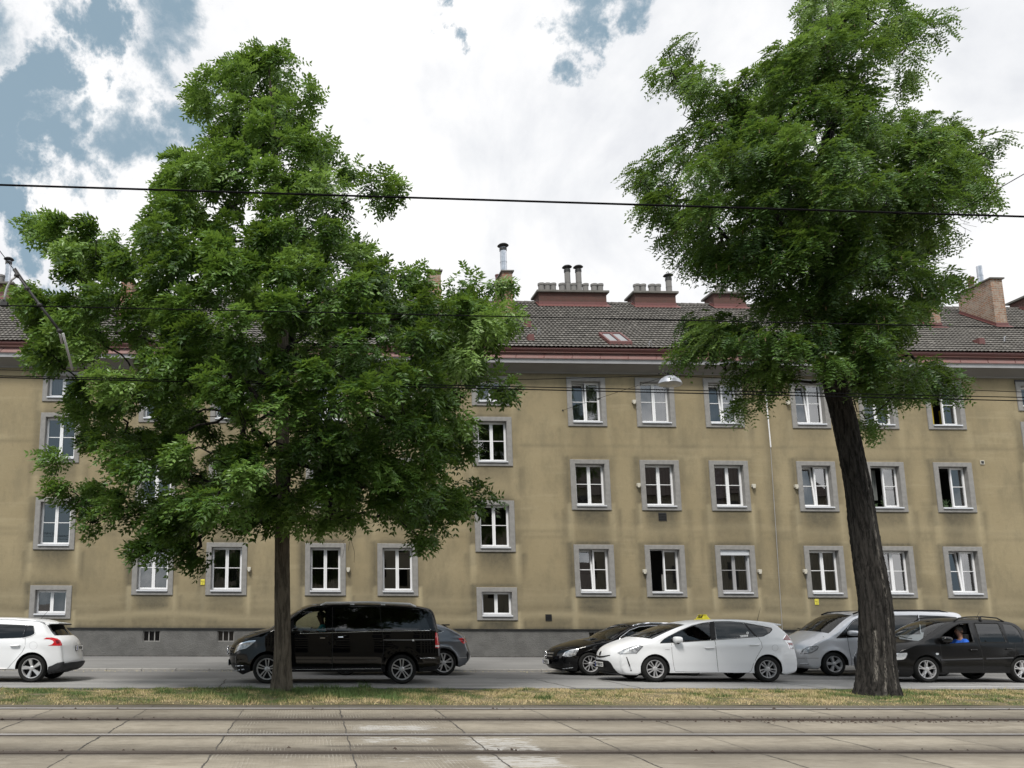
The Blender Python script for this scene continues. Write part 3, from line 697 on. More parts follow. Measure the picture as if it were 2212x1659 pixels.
# ---- tiled roof
EY, EZ = YW-.46, zy(749, YW-.46); RY, RZ_ = 34.3, at(1200, 655, 34.3)[2]
SL = (RZ_-EZ)/(RY-EY); RL = math.hypot(RY-EY, RZ_-EZ)
def roof_hit(u, v):
    d = ray(u, v); t = (EZ+SL*(0-EY)-O[2])/(d[2]-SL*d[1]); return Vector(O+d*t)
def roofz(Y): return EZ+SL*(Y-EY)
nrow = 23; per = .165; xs_ = np.arange(-30.4, 48.4, per/5)
ph = (xs_/per) % 1.0
prof = np.where(ph < .62, np.sin(ph/.62*PI)*.020, -.007*np.sin((ph-.62)/.38*PI))
rowsV = []; uvrow = []
for r in range(nrow):
    for e in (0, 1):
        s = (r+e*1.03)*RL/nrow
        lift = .046*(1-e)+.006
        ny_, nz_ = -SL/math.hypot(1, SL), 1/math.hypot(1, SL)
        jit = np.repeat(rng.normal(0, .0018, len(xs_)//5+1), 5)[:len(xs_)]
        h = prof*(1.0 if e == 0 else .9)+lift+jit
        rowsV.append(np.stack([xs_, EY+s*math.cos(math.atan(SL))+ny_*h-YW, EZ+s*math.sin(math.atan(SL))+nz_*h], 1))
V = np.concatenate(rowsV); nx = len(xs_); q = []
for r in range(2*nrow-1):
    i = np.arange(nx-1)+r*nx; q.append(np.stack([i, i+1, i+1+nx, i+nx], -1))
fr = np.concatenate(q); tile_id = np.concatenate([(np.arange(nx-1)//5)*.37+r//2*11.3 for r in range(2*nrow-1)])
tint = np.random.RandomState(5).rand(100000)[(tile_id*7919).astype(int) % 100000]
mr = bpy.data.materials.new('roof_tile'); mr.use_nodes = True; T = NT(mr.node_tree); B = T.n['Principled BSDF']
P = T.geo().outputs['Position']; tv = T.attr('tint').outputs['Fac']
c = T.ramp(tv, [(0, (.080, .074, .068)), (.5, (.102, .095, .087)), (.93, (.122, .114, .104)), (1, (.165, .155, .142))])
c = T.mix(T.math('MULTIPLY', T.sstep(T.noise(P, 2.2, 6, .65), .45, .72), .5), c, rgb((.05, .05, .042)))
c = T.mix(T.math('MULTIPLY', T.sstep(T.noise(P, 9, 5, .7), .58, .74), .5), c, rgb((.22, .22, .20)))
T.l.new(c, B.inputs['Base Color']); B.inputs['Roughness'].default_value = .9
me = npmesh('roof', V, fr, None, False, dict(tint=('FACE', tint))); roof = link('roof', me, mr, bld)
bk = MB(); bk.quad((-30.4, RY-YW, RZ_), (48.4, RY-YW, RZ_), (48.4, 2*RY-EY-YW, EZ), (-30.4, 2*RY-EY-YW, EZ)); bk.build('back_roof', mr, bld)
rd = MB()
for k in range(int(78.8/.36)):
    x = -30.4+k*.36; rd.lathe([(.115, 0), (.10, .36)], 10, c=(0, 0, 0)); n = len(rd.v)
    for j in range(n-20, n):
        p = rd.v[j]; rd.v[j] = (x+p[2], RY-YW+p[0], RZ_-.02+p[1])
rd.build('ridge_tiles', mr, bld)
# ---- chimneys
mb_ = bpy.data.materials.new('chimney_brick'); mb_.use_nodes = True
def brick(name, c1, c2, mortar, plaster, amt):
    m = bpy.data.materials.new(name); m.use_nodes = True; T = NT(m.node_tree); B = T.n['Principled BSDF']; P = T.geo().outputs['Position']
    sp = T.new('ShaderNodeSeparateXYZ'); T.put(sp, 0, P); cb = T.new('ShaderNodeCombineXYZ'); T.put(cb, 0, T.math('ADD', sp.outputs[0], sp.outputs[1])); T.put(cb, 1, sp.outputs[2])
    br = T.new('ShaderNodeTexBrick'); T.put(br, 'Vector', cb.outputs[0]); br.inputs['Color1'].default_value = rgb(c1); br.inputs['Color2'].default_value = rgb(c2); br.inputs['Mortar'].default_value = rgb(mortar)
    br.inputs['Scale'].default_value = 1; br.inputs['Brick Width'].default_value = .26; br.inputs['Row Height'].default_value = .082; br.inputs['Mortar Size'].default_value = .013; br.inputs['Bias'].default_value = .1
    c = T.mix(T.math('MULTIPLY', T.sstep(T.noise(P, 2.6, 7, .75), .47, .56), amt), br.outputs[0], rgb(plaster))
    c = T.mix(T.math('MULTIPLY', T.sstep(T.noise(P, 6, 5, .7), .5, .75), .5), c, rgb((.06, .05, .045)))
    T.l.new(c, B.inputs['Base Color']); B.inputs['Roughness'].default_value = .95
    bn = T.new('ShaderNodeBump'); bn.inputs['Strength'].default_value = .6; bn.inputs['Distance'].default_value = .015; T.l.new(T.noise(P, 22, 5, .7), bn.inputs['Height']); T.l.new(bn.outputs[0], B.inputs['Normal'])
    MATS[name] = m
brick('brick_old', (.30, .12, .055), (.19, .08, .045), (.22, .20, .17), (.27, .23, .19), .45)
brick('brick_pale', (.27, .125, .065), (.18, .095, .055), (.27, .245, .21), (.31, .275, .23), .5)
brick('brick_red', (.090, .040, .031), (.07, .034, .027), (.075, .045, .038), (.085, .04, .033), .3)
def pot(ch, x, y, z, r, h, m='clay_pot'):
    p = MB(); p.lathe([(r*.9, 0), (r*.95, h*.8), (r*1.1, h*.82), (r*1.1, h), (r*.8, h), (r*.8, h*.6), (0, h*.6)], 12, c=(x, y, z)); return p.build('chimney_pot', MATS[m], ch, True, sharp=40)
def flue(ch, x, y, z, r, h, m, cowl=True):
    p = MB(); pr = [(r, 0), (r, h*.45), (r*1.07, h*.45), (r*1.07, h*.47), (r, h*.47), (r, h)]
    p.lathe(pr+[(r*.7, h), (r*.7, h-.1)], 14, c=(x, y, z)); o = p.build('flue_pipe', MATS[m], ch, True, sharp=40)
    if cowl:
        c_ = MB(); c_.lathe([(r*1.12, -.14), (r*1.12, -.02), (r*.8, -.02)], 14, c=(x, y, z+h)); c_.lathe([(r*1.75, .10), (r*1.3, .16), (0, .19)], 14, c=(x, y, z+h)); c_.lathe([(r*1.75, .10), (0, .11)], 14, c=(x, y, z+h))
        for k in range(4): c_.tube([(x+r*math.cos(k*PI/2+.4), y+r*math.sin(k*PI/2+.4), z+h-.02), (x+r*math.cos(k*PI/2+.4), y+r*math.sin(k*PI/2+.4), z+h+.12)], .015, 4)
        c_.build('flue_cowl', MATS['black_iron'], ch, True, sharp=40)
def chimney(x0, x1, y0, y1, zt, m, cap=.07, capov=.07):
    zb = min(roofz(min(y0, RY)), roofz(min(y1, RY)))-.3 if y0 < RY else RZ_-1
    zb = min(zb, roofz(y0)-.05)
    s = MB(); s.box((x0, y0-YW, zb), (x1, y1-YW, zt-cap)); o = s.build('chimney', MATS[m], bld)
    c_ = MB(); c_.box((x0-capov, y0-capov-YW, zt-cap), (x1+capov, y1+capov-YW, zt)); c_.build('chimney_cap', MATS['cap_stone'], o, bevel=.012)
    if y1 < RY+.6:   # metal flashing at the foot, lying on the tiles
        f_ = MB(); e = .10; ym = min(y1, RY-.05)
        f_.box((x0-.02, y0-.022-YW, roofz(y0)-.05), (x1+.02, y0-.003-YW, roofz(y0)+.20))
        f_.quad((x0-e, y0-.28-YW, roofz(y0-.28)+.075), (x1+e, y0-.28-YW, roofz(y0-.28)+.075), (x1+e, y0-.02-YW, roofz(y0-.02)+.085), (x0-e, y0-.02-YW, roofz(y0-.02)+.085))
        for sx, xx in ((-1, x0), (1, x1)):
            f_.quad((xx+sx*.012, y0-YW, roofz(y0)+.0), (xx+sx*.012, ym-YW, roofz(ym)+.0), (xx+sx*.012, ym-YW, roofz(ym)+.20), (xx+sx*.012, y0-YW, roofz(y0)+.20))
            f_.quad((xx+sx*.012, y0-YW, roofz(y0)+.085), (xx+sx*e, y0-YW, roofz(y0)+.085), (xx+sx*e, ym-YW, roofz(ym)+.085), (xx+sx*.012, ym-YW, roofz(ym)+.085))
        f_.build('flashing', MATS['red_metal'], o)
    return o
# tall stacks on the front slope
def slope_chimney(ub0, ub1, vb, vtop, depth, m):
    p = roof_hit((ub0+ub1)/2, vb); y0 = p[1]
    x0, x1 = at(ub0, vb, y0)[0], at(ub1, vb, y0)[0]; zt = at((ub0+ub1)/2, vtop, y0)[2]
    return chimney(x0, x1, y0, y0+depth, zt, m), x0, x1, y0, zt
c, x0, x1, y0, zt = slope_chimney(931, 954, 682, 583, 1.5, 'brick_pale'); pot(c, (x0+x1)/2-.05, y0+1.05-YW, zt, .13, .42, 'red_metal')
c, x0, x1, y0, zt = slope_chimney(1088, 1109.5, 676, 584, 1.5, 'brick_old'); pot(c, x0+.08, y0+1.25-YW, zt, .10, .34, 'red_metal'); flue(c, (x0+x1)/2-.04, y0+.45-YW, zt, .145, 1.25, 'zinc')
c, x0, x1, y0, zt = slope_chimney(2153, 2178, 707, 600, 1.75, 'brick_pale'); pot(c, (x0+x1)/2, y0+1.25-YW, zt, .13, .55, 'red_metal'); flue(c, (x0+x1)/2, y0+.75-YW, zt, .11, .85, 'zinc', False)
c, x0, x1, y0, zt = slope_chimney(2010, 2034, 707, 642, 1.4, 'brick_pale')
c, x0, x1, y0, zt = slope_chimney(258, 282, 682, 600, 1.5, 'brick_old')
# long stacks on the ridge
def ridge_chimney(u0, u1, vtop, pots, flues, vb=653):
    y0 = RY-.42; x0, x1 = at(u0, vb, y0)[0], at(u1, vb, y0)[0]; zt = at((u0+u1)/2, vtop, y0)[2]
    c = chimney(x0, x1, y0, RY+.42, zt, 'brick_red', .10, .11)
    for u in pots: pot(c, at(u, vtop, RY)[0], RY-YW, zt, .145, .50)
    for u, vt, m in flues: flue(c, at(u, vtop, RY)[0], RY-YW, zt, .13, at(u, vt, RY)[2]-zt, m)
Z5 = lambda x: (1200+x*.4521)*.739058
ridge_chimney(Z5(832), Z5(1268), 628, [Z5(x) for x in (845, 884, 922, 980, 1054, 1131, 1187, 1226)], [(Z5(1018), 582, 'clay_pot'), (Z5(1090), 582, 'clay_pot')])
ridge_chimney(Z5(1452), Z5(1716), 630, [Z5(x) for x in (1463, 1502, 1560, 1598)], [(Z5(1672), 600, 'clay_pot')])
ridge_chimney(Z5(1962), Z5(2165), 631, [Z5(x) for x in (1990, 2030, 2130)], [])
ridge_chimney(-95, 24, 609, [2, -30], [(16, 565, 'zinc')], 636)
ridge_chimney(690, 800, 622, [700, 730, 780], []); ridge_chimney(2216, 2330, 640, [2240], [])
# skylight
p = roof_hit(1340, 747); q_ = roof_hit(1340, 733); x0, x1 = roof_hit(1317, 747)[0], roof_hit(1366, 747)[0]
sk = MB(); h = .13
def rp(x, Y, hh): return (x, Y-YW, roofz(Y)+hh)
ya, yb = p[1], p[1]+1.05
sk.add([rp(x0, ya, 0), rp(x1, ya, 0), rp(x1, yb, 0), rp(x0, yb, 0), rp(x0, ya, h), rp(x1, ya, h), rp(x1, yb, h), rp(x0, yb, h)], [(0, 1, 5, 4), (1, 2, 6, 5), (2, 3, 7, 6), (3, 0, 4, 7)])
so = sk.build('skylight', MATS['red_metal'], bld)
k = MB(); t = .07; xm = (x0+x1)/2
for a, b, c_, d in ((x0, x1, ya, ya+t), (x0, x1, yb-t, yb), (x0, x0+t, ya+t, yb-t), (x1-t, x1, ya+t, yb-t), (xm-.04, xm+.04, ya+t, yb-t)):
    k.add([rp(a, c_, h+.002), rp(b, c_, h+.002), rp(b, d, h+.002), rp(a, d, h+.002), rp(a, c_, h+.05), rp(b, c_, h+.05), rp(b, d, h+.05), rp(a, d, h+.05)], [(4, 5, 6, 7), (0, 1, 5, 4), (1, 2, 6, 5), (2, 3, 7, 6), (3, 0, 4, 7)])
k.build('skylight_frame', MATS['red_metal'], so)
k = MB(); k.quad(rp(x0, ya, h+.02), rp(x1, ya, h+.02), rp(x1, yb, h+.02), rp(x0, yb, h+.02))
mat('sky_pane', (.02, .025, .03), .03, spec=1.0, coat=1.0); k.build('pane', MATS['sky_pane'], so)
# roof vents and snow hooks
for u, v in ((1137, 702), (1147, 737), (1141, 708), (2119, 745), (1085, 700)):
    p = roof_hit(u, v); r_ = MB(); r_.prism([(p[0]-.12, p[2]), (p[0]+.12, p[2]), (p[0]+.10, p[2]+.26), (p[0]-.10, p[2]+.26)], p[1]-YW-.08, p[1]-YW+.25); r_.build('roof_vent', MATS['red_metal'], bld)
hk = MB()
for u, v in ((1160, 727), (1478, 738), (2165, 742), (52, 722), (1400, 752)):
    p = roof_hit(u, v); hk.tube([(p[0], p[1]-YW-.1, p[2]+.05), (p[0], p[1]-YW-.12, p[2]+.22), (p[0]+.08, p[1]-YW-.1, p[2]+.26), (p[0]+.14, p[1]-YW, p[2]+.08)], .012, 5)
hk.build('snow_hooks', MATS['zinc'], bld)
# vents, grilles and the cable on the facade
def facade(u, v): p = at(u, v, YW); return p[0], p[2]
for u, v in ((538.5, 1229), (752, 1230), (1368, 868.5), (1378, 1048), (1391, 1234), (1626, 1050), (1639, 1234), (1718, 1051), (1737, 1234), (1609, 868), (1700, 870)):
    x, z = facade(u, v); s = MB(); s.box((x-.062, -.11, z-.05), (x+.062, -.001, z+.062)); s.tube([(x, -.09, z-.05), (x, -.09, z-.10)], .05, 8); s.build('air_vent', MATS['beige_plastic'], bld, bevel=.01)
x, z = facade(2121, 999); s = MB(); s.box((x-.075, -.03, z-.075), (x+.075, -.001, z+.075)); o = s.build('vent_frame', MATS['beige_plastic'], bld); s = MB(); s.box((x-.05, -.034, z-.05), (x+.05, -.0305, z+.05)); s.build('vent_grille', MATS['black_iron'], o)
for u, v, r in ((1185, 1334, .115), (1431, 1116, .15)):
    x, z = facade(u, v); s = MB()
    s.quad((x-r, -.003, z-r), (x+r, -.003, z-r), (x+r, -.003, z+r), (x-r, -.003, z+r))
    for k in range(5): s.box((x-r, -.02, z-r+2*r*k/5), (x+r, -.006, z-r+2*r*k/5+r*.13))
    s.build('dark_grille', MATS['black_iron'], bld)
x, z = facade(2202, 826); s = MB(); s.box((x-.2, -.02, z-.1), (x+.4, -.004, z+.1)); s.build('vent_slats', MATS['black_iron'], bld)
cb = MB(); pa, pb = at(1655, 858, YW-.03), at(1665, 966, YW-.03); pc = at(1690, 1352, YW-.03)
cb.tube([(pa[0], -.03, pa[2]+1.6), (pa[0], -.03, pa[2]), (pb[0], -.03, pb[2])], .022, 6); cb.build('cable_duct', MATS['white_pvc'], bld)
cb = MB(); cb.tube([(pb[0], -.012, pb[2]), (pc[0], -.012, 1.13)], .009, 6); cb.build('cable', MATS['grey_pvc'], bld)
# two yellow marker plates
def text(s, size, m, name, parent, M_, ext=.001, shear=0, bold=0.0):
    cu = bpy.data.curves.new('txt', 'FONT'); cu.body = s; cu.size = size; cu.align_x = 'CENTER'; cu.align_y = 'CENTER'; cu.extrude = ext; cu.shear = shear; cu.offset = bold
    to = bpy.data.objects.new('txt', cu); COL.objects.link(to); dg = bpy.context.evaluated_depsgraph_get()
    me = bpy.data.meshes.new_from_object(to.evaluated_get(dg)); bpy.data.objects.remove(to); me.transform(M_); me.materials.clear()
    return link(name, me, MATS[m], parent)
FACE = Matrix.Rotation(PI/2, 4, 'X')     # text in the xz plane facing -y
for u, v, lab in ((438, 1257.5, 'small yellow pipe marker plate beside a window left of the slim tree'), (1764, 1300.5, 'small yellow pipe marker plate under a window left of the thick trunk')):
    x, z = facade(u, v); e = empty('marker_plate', (x, YW-.012, z), lab, 'sign', 'yellow pipe marker plates')
    s = MB(); s.box((-.075, -.006, -.105), (.075, .010, .105)); s.build('plate', MATS['yellow_sign'], e, bevel=.01)
    i = MB(); i.box((-.055, -.0085, .018), (-.03, -.0065, .045)); i.box((-.03, -.0085, .028), (.058, -.0065, .036)); i.box((-.006, -.0085, -.05), (.002, -.0065, .028)); i.box((.035, -.0085, -.02), (.055, -.0065, .0)); i.box((-.02, -.0085, -.075), (.055, -.0065, -.067)); i.build('marks', MATS['ink_brown'], e)

# ================================================================== house across the street, behind the camera (seen only in reflections)
hs = empty('opposite_house', (2, -16, 0), 'plain pale house across the street, visible only as a reflection in glass', 'house')
s = MB(); s.box((-13, -10, 0), (46, 0, 13.2)); mat('pale_plaster', (.24, .22, .17), .9, var=(.5, .4, (.33, .31, .26))); s.build('wall', MATS['pale_plaster'], hs)
s = MB(); s.add([(-13.5, .5, 13.2), (46.5, .5, 13.2), (46.5, -5, 17.2), (-13.5, -5, 17.2), (-13.5, -10.5, 13.2), (46.5, -10.5, 13.2)], [(1, 0, 3, 2), (3, 4, 5, 2), (0, 4, 3), (1, 2, 5), (0, 1, 5, 4)]); mat('roof_red', (.06, .045, .04), .9); s.build('roof', MATS['roof_red'], hs)
wmb = MB()
for k in range(-4, 16):
    for z in (1.6, 4.7, 7.8, 10.9):
        wmb.box((k*2.8-.6, .0, z), (k*2.8+.6, .06, z+1.6))
o = wmb.build('window', MATS['black_gloss'], hs); o['kind'] = 'stuff'
# ================================================================== trees
def leafmat(name, dark, mid, lite, trans):
    m = bpy.data.materials.new(name); m.use_nodes = True; T = NT(m.node_tree); T.n.remove(T.n['Principled BSDF']); o = T.n['Material Output']
    c = T.ramp(T.attr('hue').outputs['Fac'], [(0, dark), (.5, mid), (1, lite)])
    d = T.new('ShaderNodeBsdfPrincipled'); T.l.new(c, d.inputs['Base Color']); d.inputs['Roughness'].default_value = .42; d.inputs['Specular IOR Level'].default_value = .45
    tr = T.new('ShaderNodeBsdfTranslucent'); T.l.new(T.mix(.5, c, rgb(trans)), tr.inputs[0])
    mx = T.new('ShaderNodeMixShader'); mx.inputs[0].default_value = .34; T.l.new(d.outputs[0], mx.inputs[1]); T.l.new(tr.outputs[0], mx.inputs[2]); T.l.new(mx.outputs[0], o.inputs[0]); MATS[name] = m
leafmat('leaf_left', (.026, .066, .012), (.092, .185, .034), (.215, .335, .095), (.20, .30, .03))
leafmat('leaf_right', (.026, .066, .013), (.086, .175, .034), (.20, .31, .085), (.20, .29, .03))
def barkmat(name, c1, c2, c3, sc, pale):
    m = bpy.data.materials.new(name); m.use_nodes = True; T = NT(m.node_tree); B = T.n['Principled BSDF']; tcn = T.new('ShaderNodeTexCoord'); P = tcn.outputs['Object']
    v = T.mapping(P, (sc, sc, sc*.13)); n1 = T.noise(v, 1, 7, .65, .7); n2 = T.noise(P, 5, 5, .6); n3 = T.noise(T.mapping(P, (sc*2.5, sc*2.5, sc*.5)), 1, 5, .7, .4)
    c = T.mix(T.sstep(n1, .38, .6), rgb(c1), rgb(c2)); c = T.mix(T.math('MULTIPLY', T.sstep(n3, .55, .75), .6), c, rgb(c3)); c = T.mix(T.math('MULTIPLY', T.sstep(n2, .5, .8), .4), c, rgb(c1))
    pl = T.attr('pale').outputs['Fac']; c = T.mix(T.math('MULTIPLY', pl, T.sstep(n3, .42, .62)), c, rgb(pale))
    T.l.new(c, B.inputs['Base Color']); B.inputs['Roughness'].default_value = .95; B.inputs['Specular IOR Level'].default_value = .2
    bn = T.new('ShaderNodeBump'); bn.inputs['Strength'].default_value = 1.0; bn.inputs['Distance'].default_value = .04; T.l.new(T.math('ADD', n1, T.math('MULTIPLY', n3, .5)), bn.inputs['Height']); T.l.new(bn.outputs[0], B.inputs['Normal']); MATS[name] = m
barkmat('bark_left', (.050, .043, .034), (.115, .100, .078), (.19, .17, .14), 16, (.3, .28, .24))
barkmat('bark_right', (.008, .0075, .007), (.040, .037, .034), (.092, .087, .080), 19, (.30, .28, .25))
def inpoly(u, v, poly):
    u = np.asarray(u); v = np.asarray(v); c = np.zeros(u.shape, bool); n = len(poly)
    for i in range(n):
        x0, y0 = poly[i]; x1, y1 = poly[(i+1) % n]
        if y0 == y1: continue
        c ^= ((y0 > v) != (y1 > v)) & (u < (x1-x0)*(v-y0)/(y1-y0)+x0)
    return c
def nrm(a): return a/np.maximum(np.linalg.norm(a, axis=-1, keepdims=True), 1e-9)
def trunk(name, path, rad, m, parent, nseg=40, rings=90, rough=.02, ridge=14, seed=0, flare=0.0, pale=None, twist=1.5):
    r = np.random.RandomState(seed); P_ = np.array([list(p) for p in path]); L = np.concatenate([[0], np.cumsum(np.linalg.norm(np.diff(P_, axis=0), axis=1))])
    s = np.linspace(0, L[-1], rings); C = np.stack([np.interp(s, L, P_[:, k]) for k in range(3)], 1)
    for _ in range(6): C[1:-1] = (C[:-2]+2*C[1:-1]+C[2:])/4
    R_ = np.interp(s, L, rad); a = np.arange(nseg)*2*PI/nseg; V = []; pl = []
    for i in range(rings):
        h = s[i]; ang = a+twist*h*.1
        d = 1+rough*np.abs(np.sin(ang*ridge/2+1.3*np.sin(h*2.1)+.6*np.sin(h*5)))*2-rough+r.normal(0, rough*.45, nseg)
        d = d+rough*1.2*np.sin(ang*3+h*1.2)+flare*np.exp(-h/.35)*(.55+.45*np.abs(np.sin(ang*2.5+.6)))
        V.append(C[i]+np.stack([np.cos(a)*R_[i]*d, np.sin(a)*R_[i]*d, 0*a], 1))
        pl.append(np.zeros(nseg) if pale is None else pale(a, h))
    i = np.arange(nseg)[None, :]; j = np.arange(rings-1)[:, None]*nseg
    q = np.stack([i+j, (i+1) % nseg+j, (i+1) % nseg+j+nseg, i+j+nseg], -1).reshape(-1, 4)
    me = npmesh(name, np.concatenate(V), q, None, True, dict(pale=('POINT', np.concatenate(pl)))); return link(name, me, m, parent)
def limbs(mb, p0, p1, r0, r1, r, n=7, sag=.1):
    pts = []
    for k in range(n+1):
        t = k/n; p = np.array(p0)*(1-t)+np.array(p1)*t; p = p+np.array([0, 0, sag*math.sin(t*PI)])+(r.normal(0, .07, 3) if 0 < k < n else 0); pts.append(Vector(p))
    mb.tube(pts, [r0+(r1-r0)*(k/n)**.7 for k in range(n+1)], 6, cap=False)
def crown(outline, Y0, depth_k, nclump, spec, seed, wind, trunk_pts, holes=(), tip=()):
    r = np.random.RandomState(seed); poly = np.array(outline, float)
    u0, u1, v0, v1 = poly[:, 0].min(), poly[:, 0].max(), poly[:, 1].min(), poly[:, 1].max()
    # row extents
    vv = np.linspace(v0+1, v1-1, 120); uu = np.linspace(u0, u1, 500); ext = []
    for v in vv:
        ins = uu[inpoly(uu, np.full(500, v), outline)]; ext.append((ins.min(), ins.max()) if len(ins) else (0, 0))
    ext = np.array(ext); C = []; tries = 0
    tp = np.array([list(p) for p in trunk_pts])
    while len(C) < nclump and tries < 400000:
        tries += 1
        u, v = r.uniform(u0, u1), r.uniform(v0, v1)
        if not inpoly(np.array([u]), np.array([v]), outline)[0]: continue
        l_, r_ = [np.interp(v, vv, ext[:, k]) for k in (0, 1)]; hw = (r_-l_)/2; t = (u-(l_+r_)/2)/max(hw, 1)
        dm = depth_k*min(hw/F*Y0, 4.6)*math.sqrt(max(0, 1-t*t))+.25; e = r.uniform(-1, 1); e = math.copysign(abs(e)**.6, e); dy = e*dm
        p = np.array(at(u, v, Y0+dy))
        rr_ = 1+.0*v; mg = spec['margin']
        if not all(inpoly(np.array([u+mg*a_]), np.array([v+mg*b_]), outline)[0] for a_, b_ in ((1, 0), (-1, 0), (0, 1), (0, -1))): continue
        bad = any((u-hu)**2+(v-hv)**2 < hr**2 for hu, hv, hr in holes)
        if bad and r.rand() < .97: continue
        dmin = spec['dmin']*(1 if r.rand() < .8 else .5)
        if C and np.min(np.linalg.norm(np.array(C)-p, axis=1)) < dmin: continue
        C.append(p)
    for (u, v, dy) in tip: C.append(np.array(at(u, v, Y0+dy)))
    C = np.array(C)
    lm = MB(); N0 = len(C); axd = np.hypot(C[:, 0]-np.interp(C[:, 2], tp[:, 2], tp[:, 0]), C[:, 1]-np.interp(C[:, 2], tp[:, 2], tp[:, 1]))
    order = np.argsort(axd); node = []; par = [-1]*N0; root = [None]*N0
    for oi, i in enumerate(order):
        p = C[i]; zt = np.clip(p[2]-axd[i]*.6, tp[0, 2], tp[-1, 2]-.2); b = np.array([np.interp(zt, tp[:, 2], tp[:, 0]), np.interp(zt, tp[:, 2], tp[:, 1]), zt])
        best, bi = np.linalg.norm(p-b)*1.15, -1
        for j in order[:oi]:
            d = np.linalg.norm(p-C[j])+.35*max(0, C[j][2]-p[2])
            if axd[j] < axd[i]-.1 and d*.75+.0 < best: best, bi = d*.75, j
        par[i] = bi; root[i] = b
    cnt = np.ones(N0)
    for i in order[::-1]:
        if par[i] >= 0: cnt[par[i]] += cnt[i]
    for i in range(N0):
        b = C[par[i]] if par[i] >= 0 else root[i]; d = np.linalg.norm(C[i]-b); r1 = .0065*cnt[i]**.5
        limbs(lm, b, C[i], min(.0065*(cnt[i]+1)**.5*1.15, .07), min(r1, .06), r, 6, sag=-.04*d)
    # fronds
    nf = spec['fronds']; N = len(C)*nf; ci = np.repeat(np.arange(len(C)), nf)
    cen = C.mean(0); cen = np.array([np.interp(C[:, 2], tp[:, 2], tp[:, 0]), np.interp(C[:, 2], tp[:, 2], tp[:, 1]), C[:, 2]-.3]).T
    outd = nrm(C-cen)
    size = spec['size']*r.uniform(.5, 1.35, len(C))
    g = r.normal(0, 1, (N, 3)); g = nrm(g)*(r.rand(N, 1)**.45); base = C[ci]+g*size[ci][:, None]*np.array([1, 1, .62])+np.array([0, 0, .10])*size[ci][:, None]-np.array(wind)*spec['rachis']*.45
    crand = nrm(r.normal(0, 1, (len(C), 3)))
    D = nrm(outd[ci]*.55+nrm(g)*.55+crand[ci]*.35+np.array(wind)+np.array([0, 0, spec['droop']])+r.normal(0, .28, (N, 3)))
    nl = spec['leaflets']; Lr = spec['rachis']*r.uniform(.7, 1.2, N)
    sidev = nrm(np.cross(D, np.array([0, 0, 1.0])+r.normal(0, .35, (N, 3)))); nor = nrm(np.cross(sidev, D))
    t = np.linspace(.2, 1, nl//2); Vs = []; hue = []
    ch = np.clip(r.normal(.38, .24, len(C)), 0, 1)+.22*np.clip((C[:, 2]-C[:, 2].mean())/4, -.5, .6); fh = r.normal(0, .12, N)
    for k, tt in enumerate(t):
        mid = base+D*(Lr*tt)[:, None]+np.array([0, 0, -1.0])*(spec['curl']*Lr*tt*tt)[:, None]
        for s in (-1, 1):
            ld = nrm(sidev*s*spec['side']+D*(.30+.55*tt)+nor*r.normal(0, .22, (N, 1))+np.array([0, 0, -.16])+np.array(wind)*spec['lw'])
            ln = spec['ll']*r.uniform(.75, 1.2, N)[:, None]; lw = ln*spec['asp']
            wv = nrm(np.cross(ld, nor+r.normal(0, .3, (N, 3))))
            a = mid; b = mid+ld*ln*.42+wv*lw*.5; c = mid+ld*ln; d = mid+ld*ln*.42-wv*lw*.5
            fold = nrm(np.cross(ld, wv))*lw*.14
            Vs.append(np.stack([a, b+fold, c, d+fold], 1)); hue.append(np.clip(ch[ci]+fh+r.normal(0, .07, N), 0, 1))
    V = np.concatenate(Vs).reshape(-1, 3); q = np.arange(len(V)).reshape(-1, 4)
    return V, q, np.concatenate(hue), lm
# ---- left tree
OL = [(520, 92), (592, 82), (640, 108), (655, 170), (684, 198), (668, 238), (690, 255), (722, 305), (792, 350), (842, 378), (838, 448), (880, 505), (908, 560), (925, 612), (985, 655), (985, 605), (1045, 625), (1085, 600), (1062, 660), (1138, 688), (1075, 735), (1070, 790), (1128, 838), (1085, 878), (1010, 890), (1055, 955), (1000, 1000), (1030, 1070), (990, 1125), (912, 1168), (850, 1122), (780, 1145), (700, 1140), (655, 1165), (610, 1110), (560, 1145), (480, 1145), (425, 1215), (380, 1180), (300, 1195), (335, 1145), (250, 1110), (205, 1160), (172, 1095), (128, 1050), (170, 1020), (118, 985), (150, 910), (95, 835), (70, 785), (38, 758), (85, 705), (28, 672), (20, 645), (62, 560), (100, 525), (48, 480), (110, 448), (200, 438), (292, 462), (318, 400), (292, 372), (350, 335), (405, 292), (432, 252), (396, 222), (410, 165), (470, 122)]
b0 = gr(608, 1497, .04); YL = b0[1]
ltree = empty('street_tree', tuple(b0), 'leafy street tree with slim straight grey trunk in greener grass, left', 'tree')
pts = [at(610, v, YL) for v in (1500, 1400, 1200, 1000, 850)]+[at(612, 700, YL+.1), at(600, 500, YL), at(592, 300, YL), at(580, 130, YL)]
pts[0] = Vector((b0[0], b0[1], -.05)); rad = [.205, .168, .155, .148, .135, .11, .08, .05, .015]
W0 = Matrix.Translation(-b0)
def localise(o, b):  # meshes are made in world coordinates; move them under the Empty's frame
    o.data.transform(Matrix.Translation(-Vector(b)))
o = trunk('trunk', pts, rad, MATS['bark_left'], ltree, 36, 150, .022, 16, 2, .35); localise(o, b0)
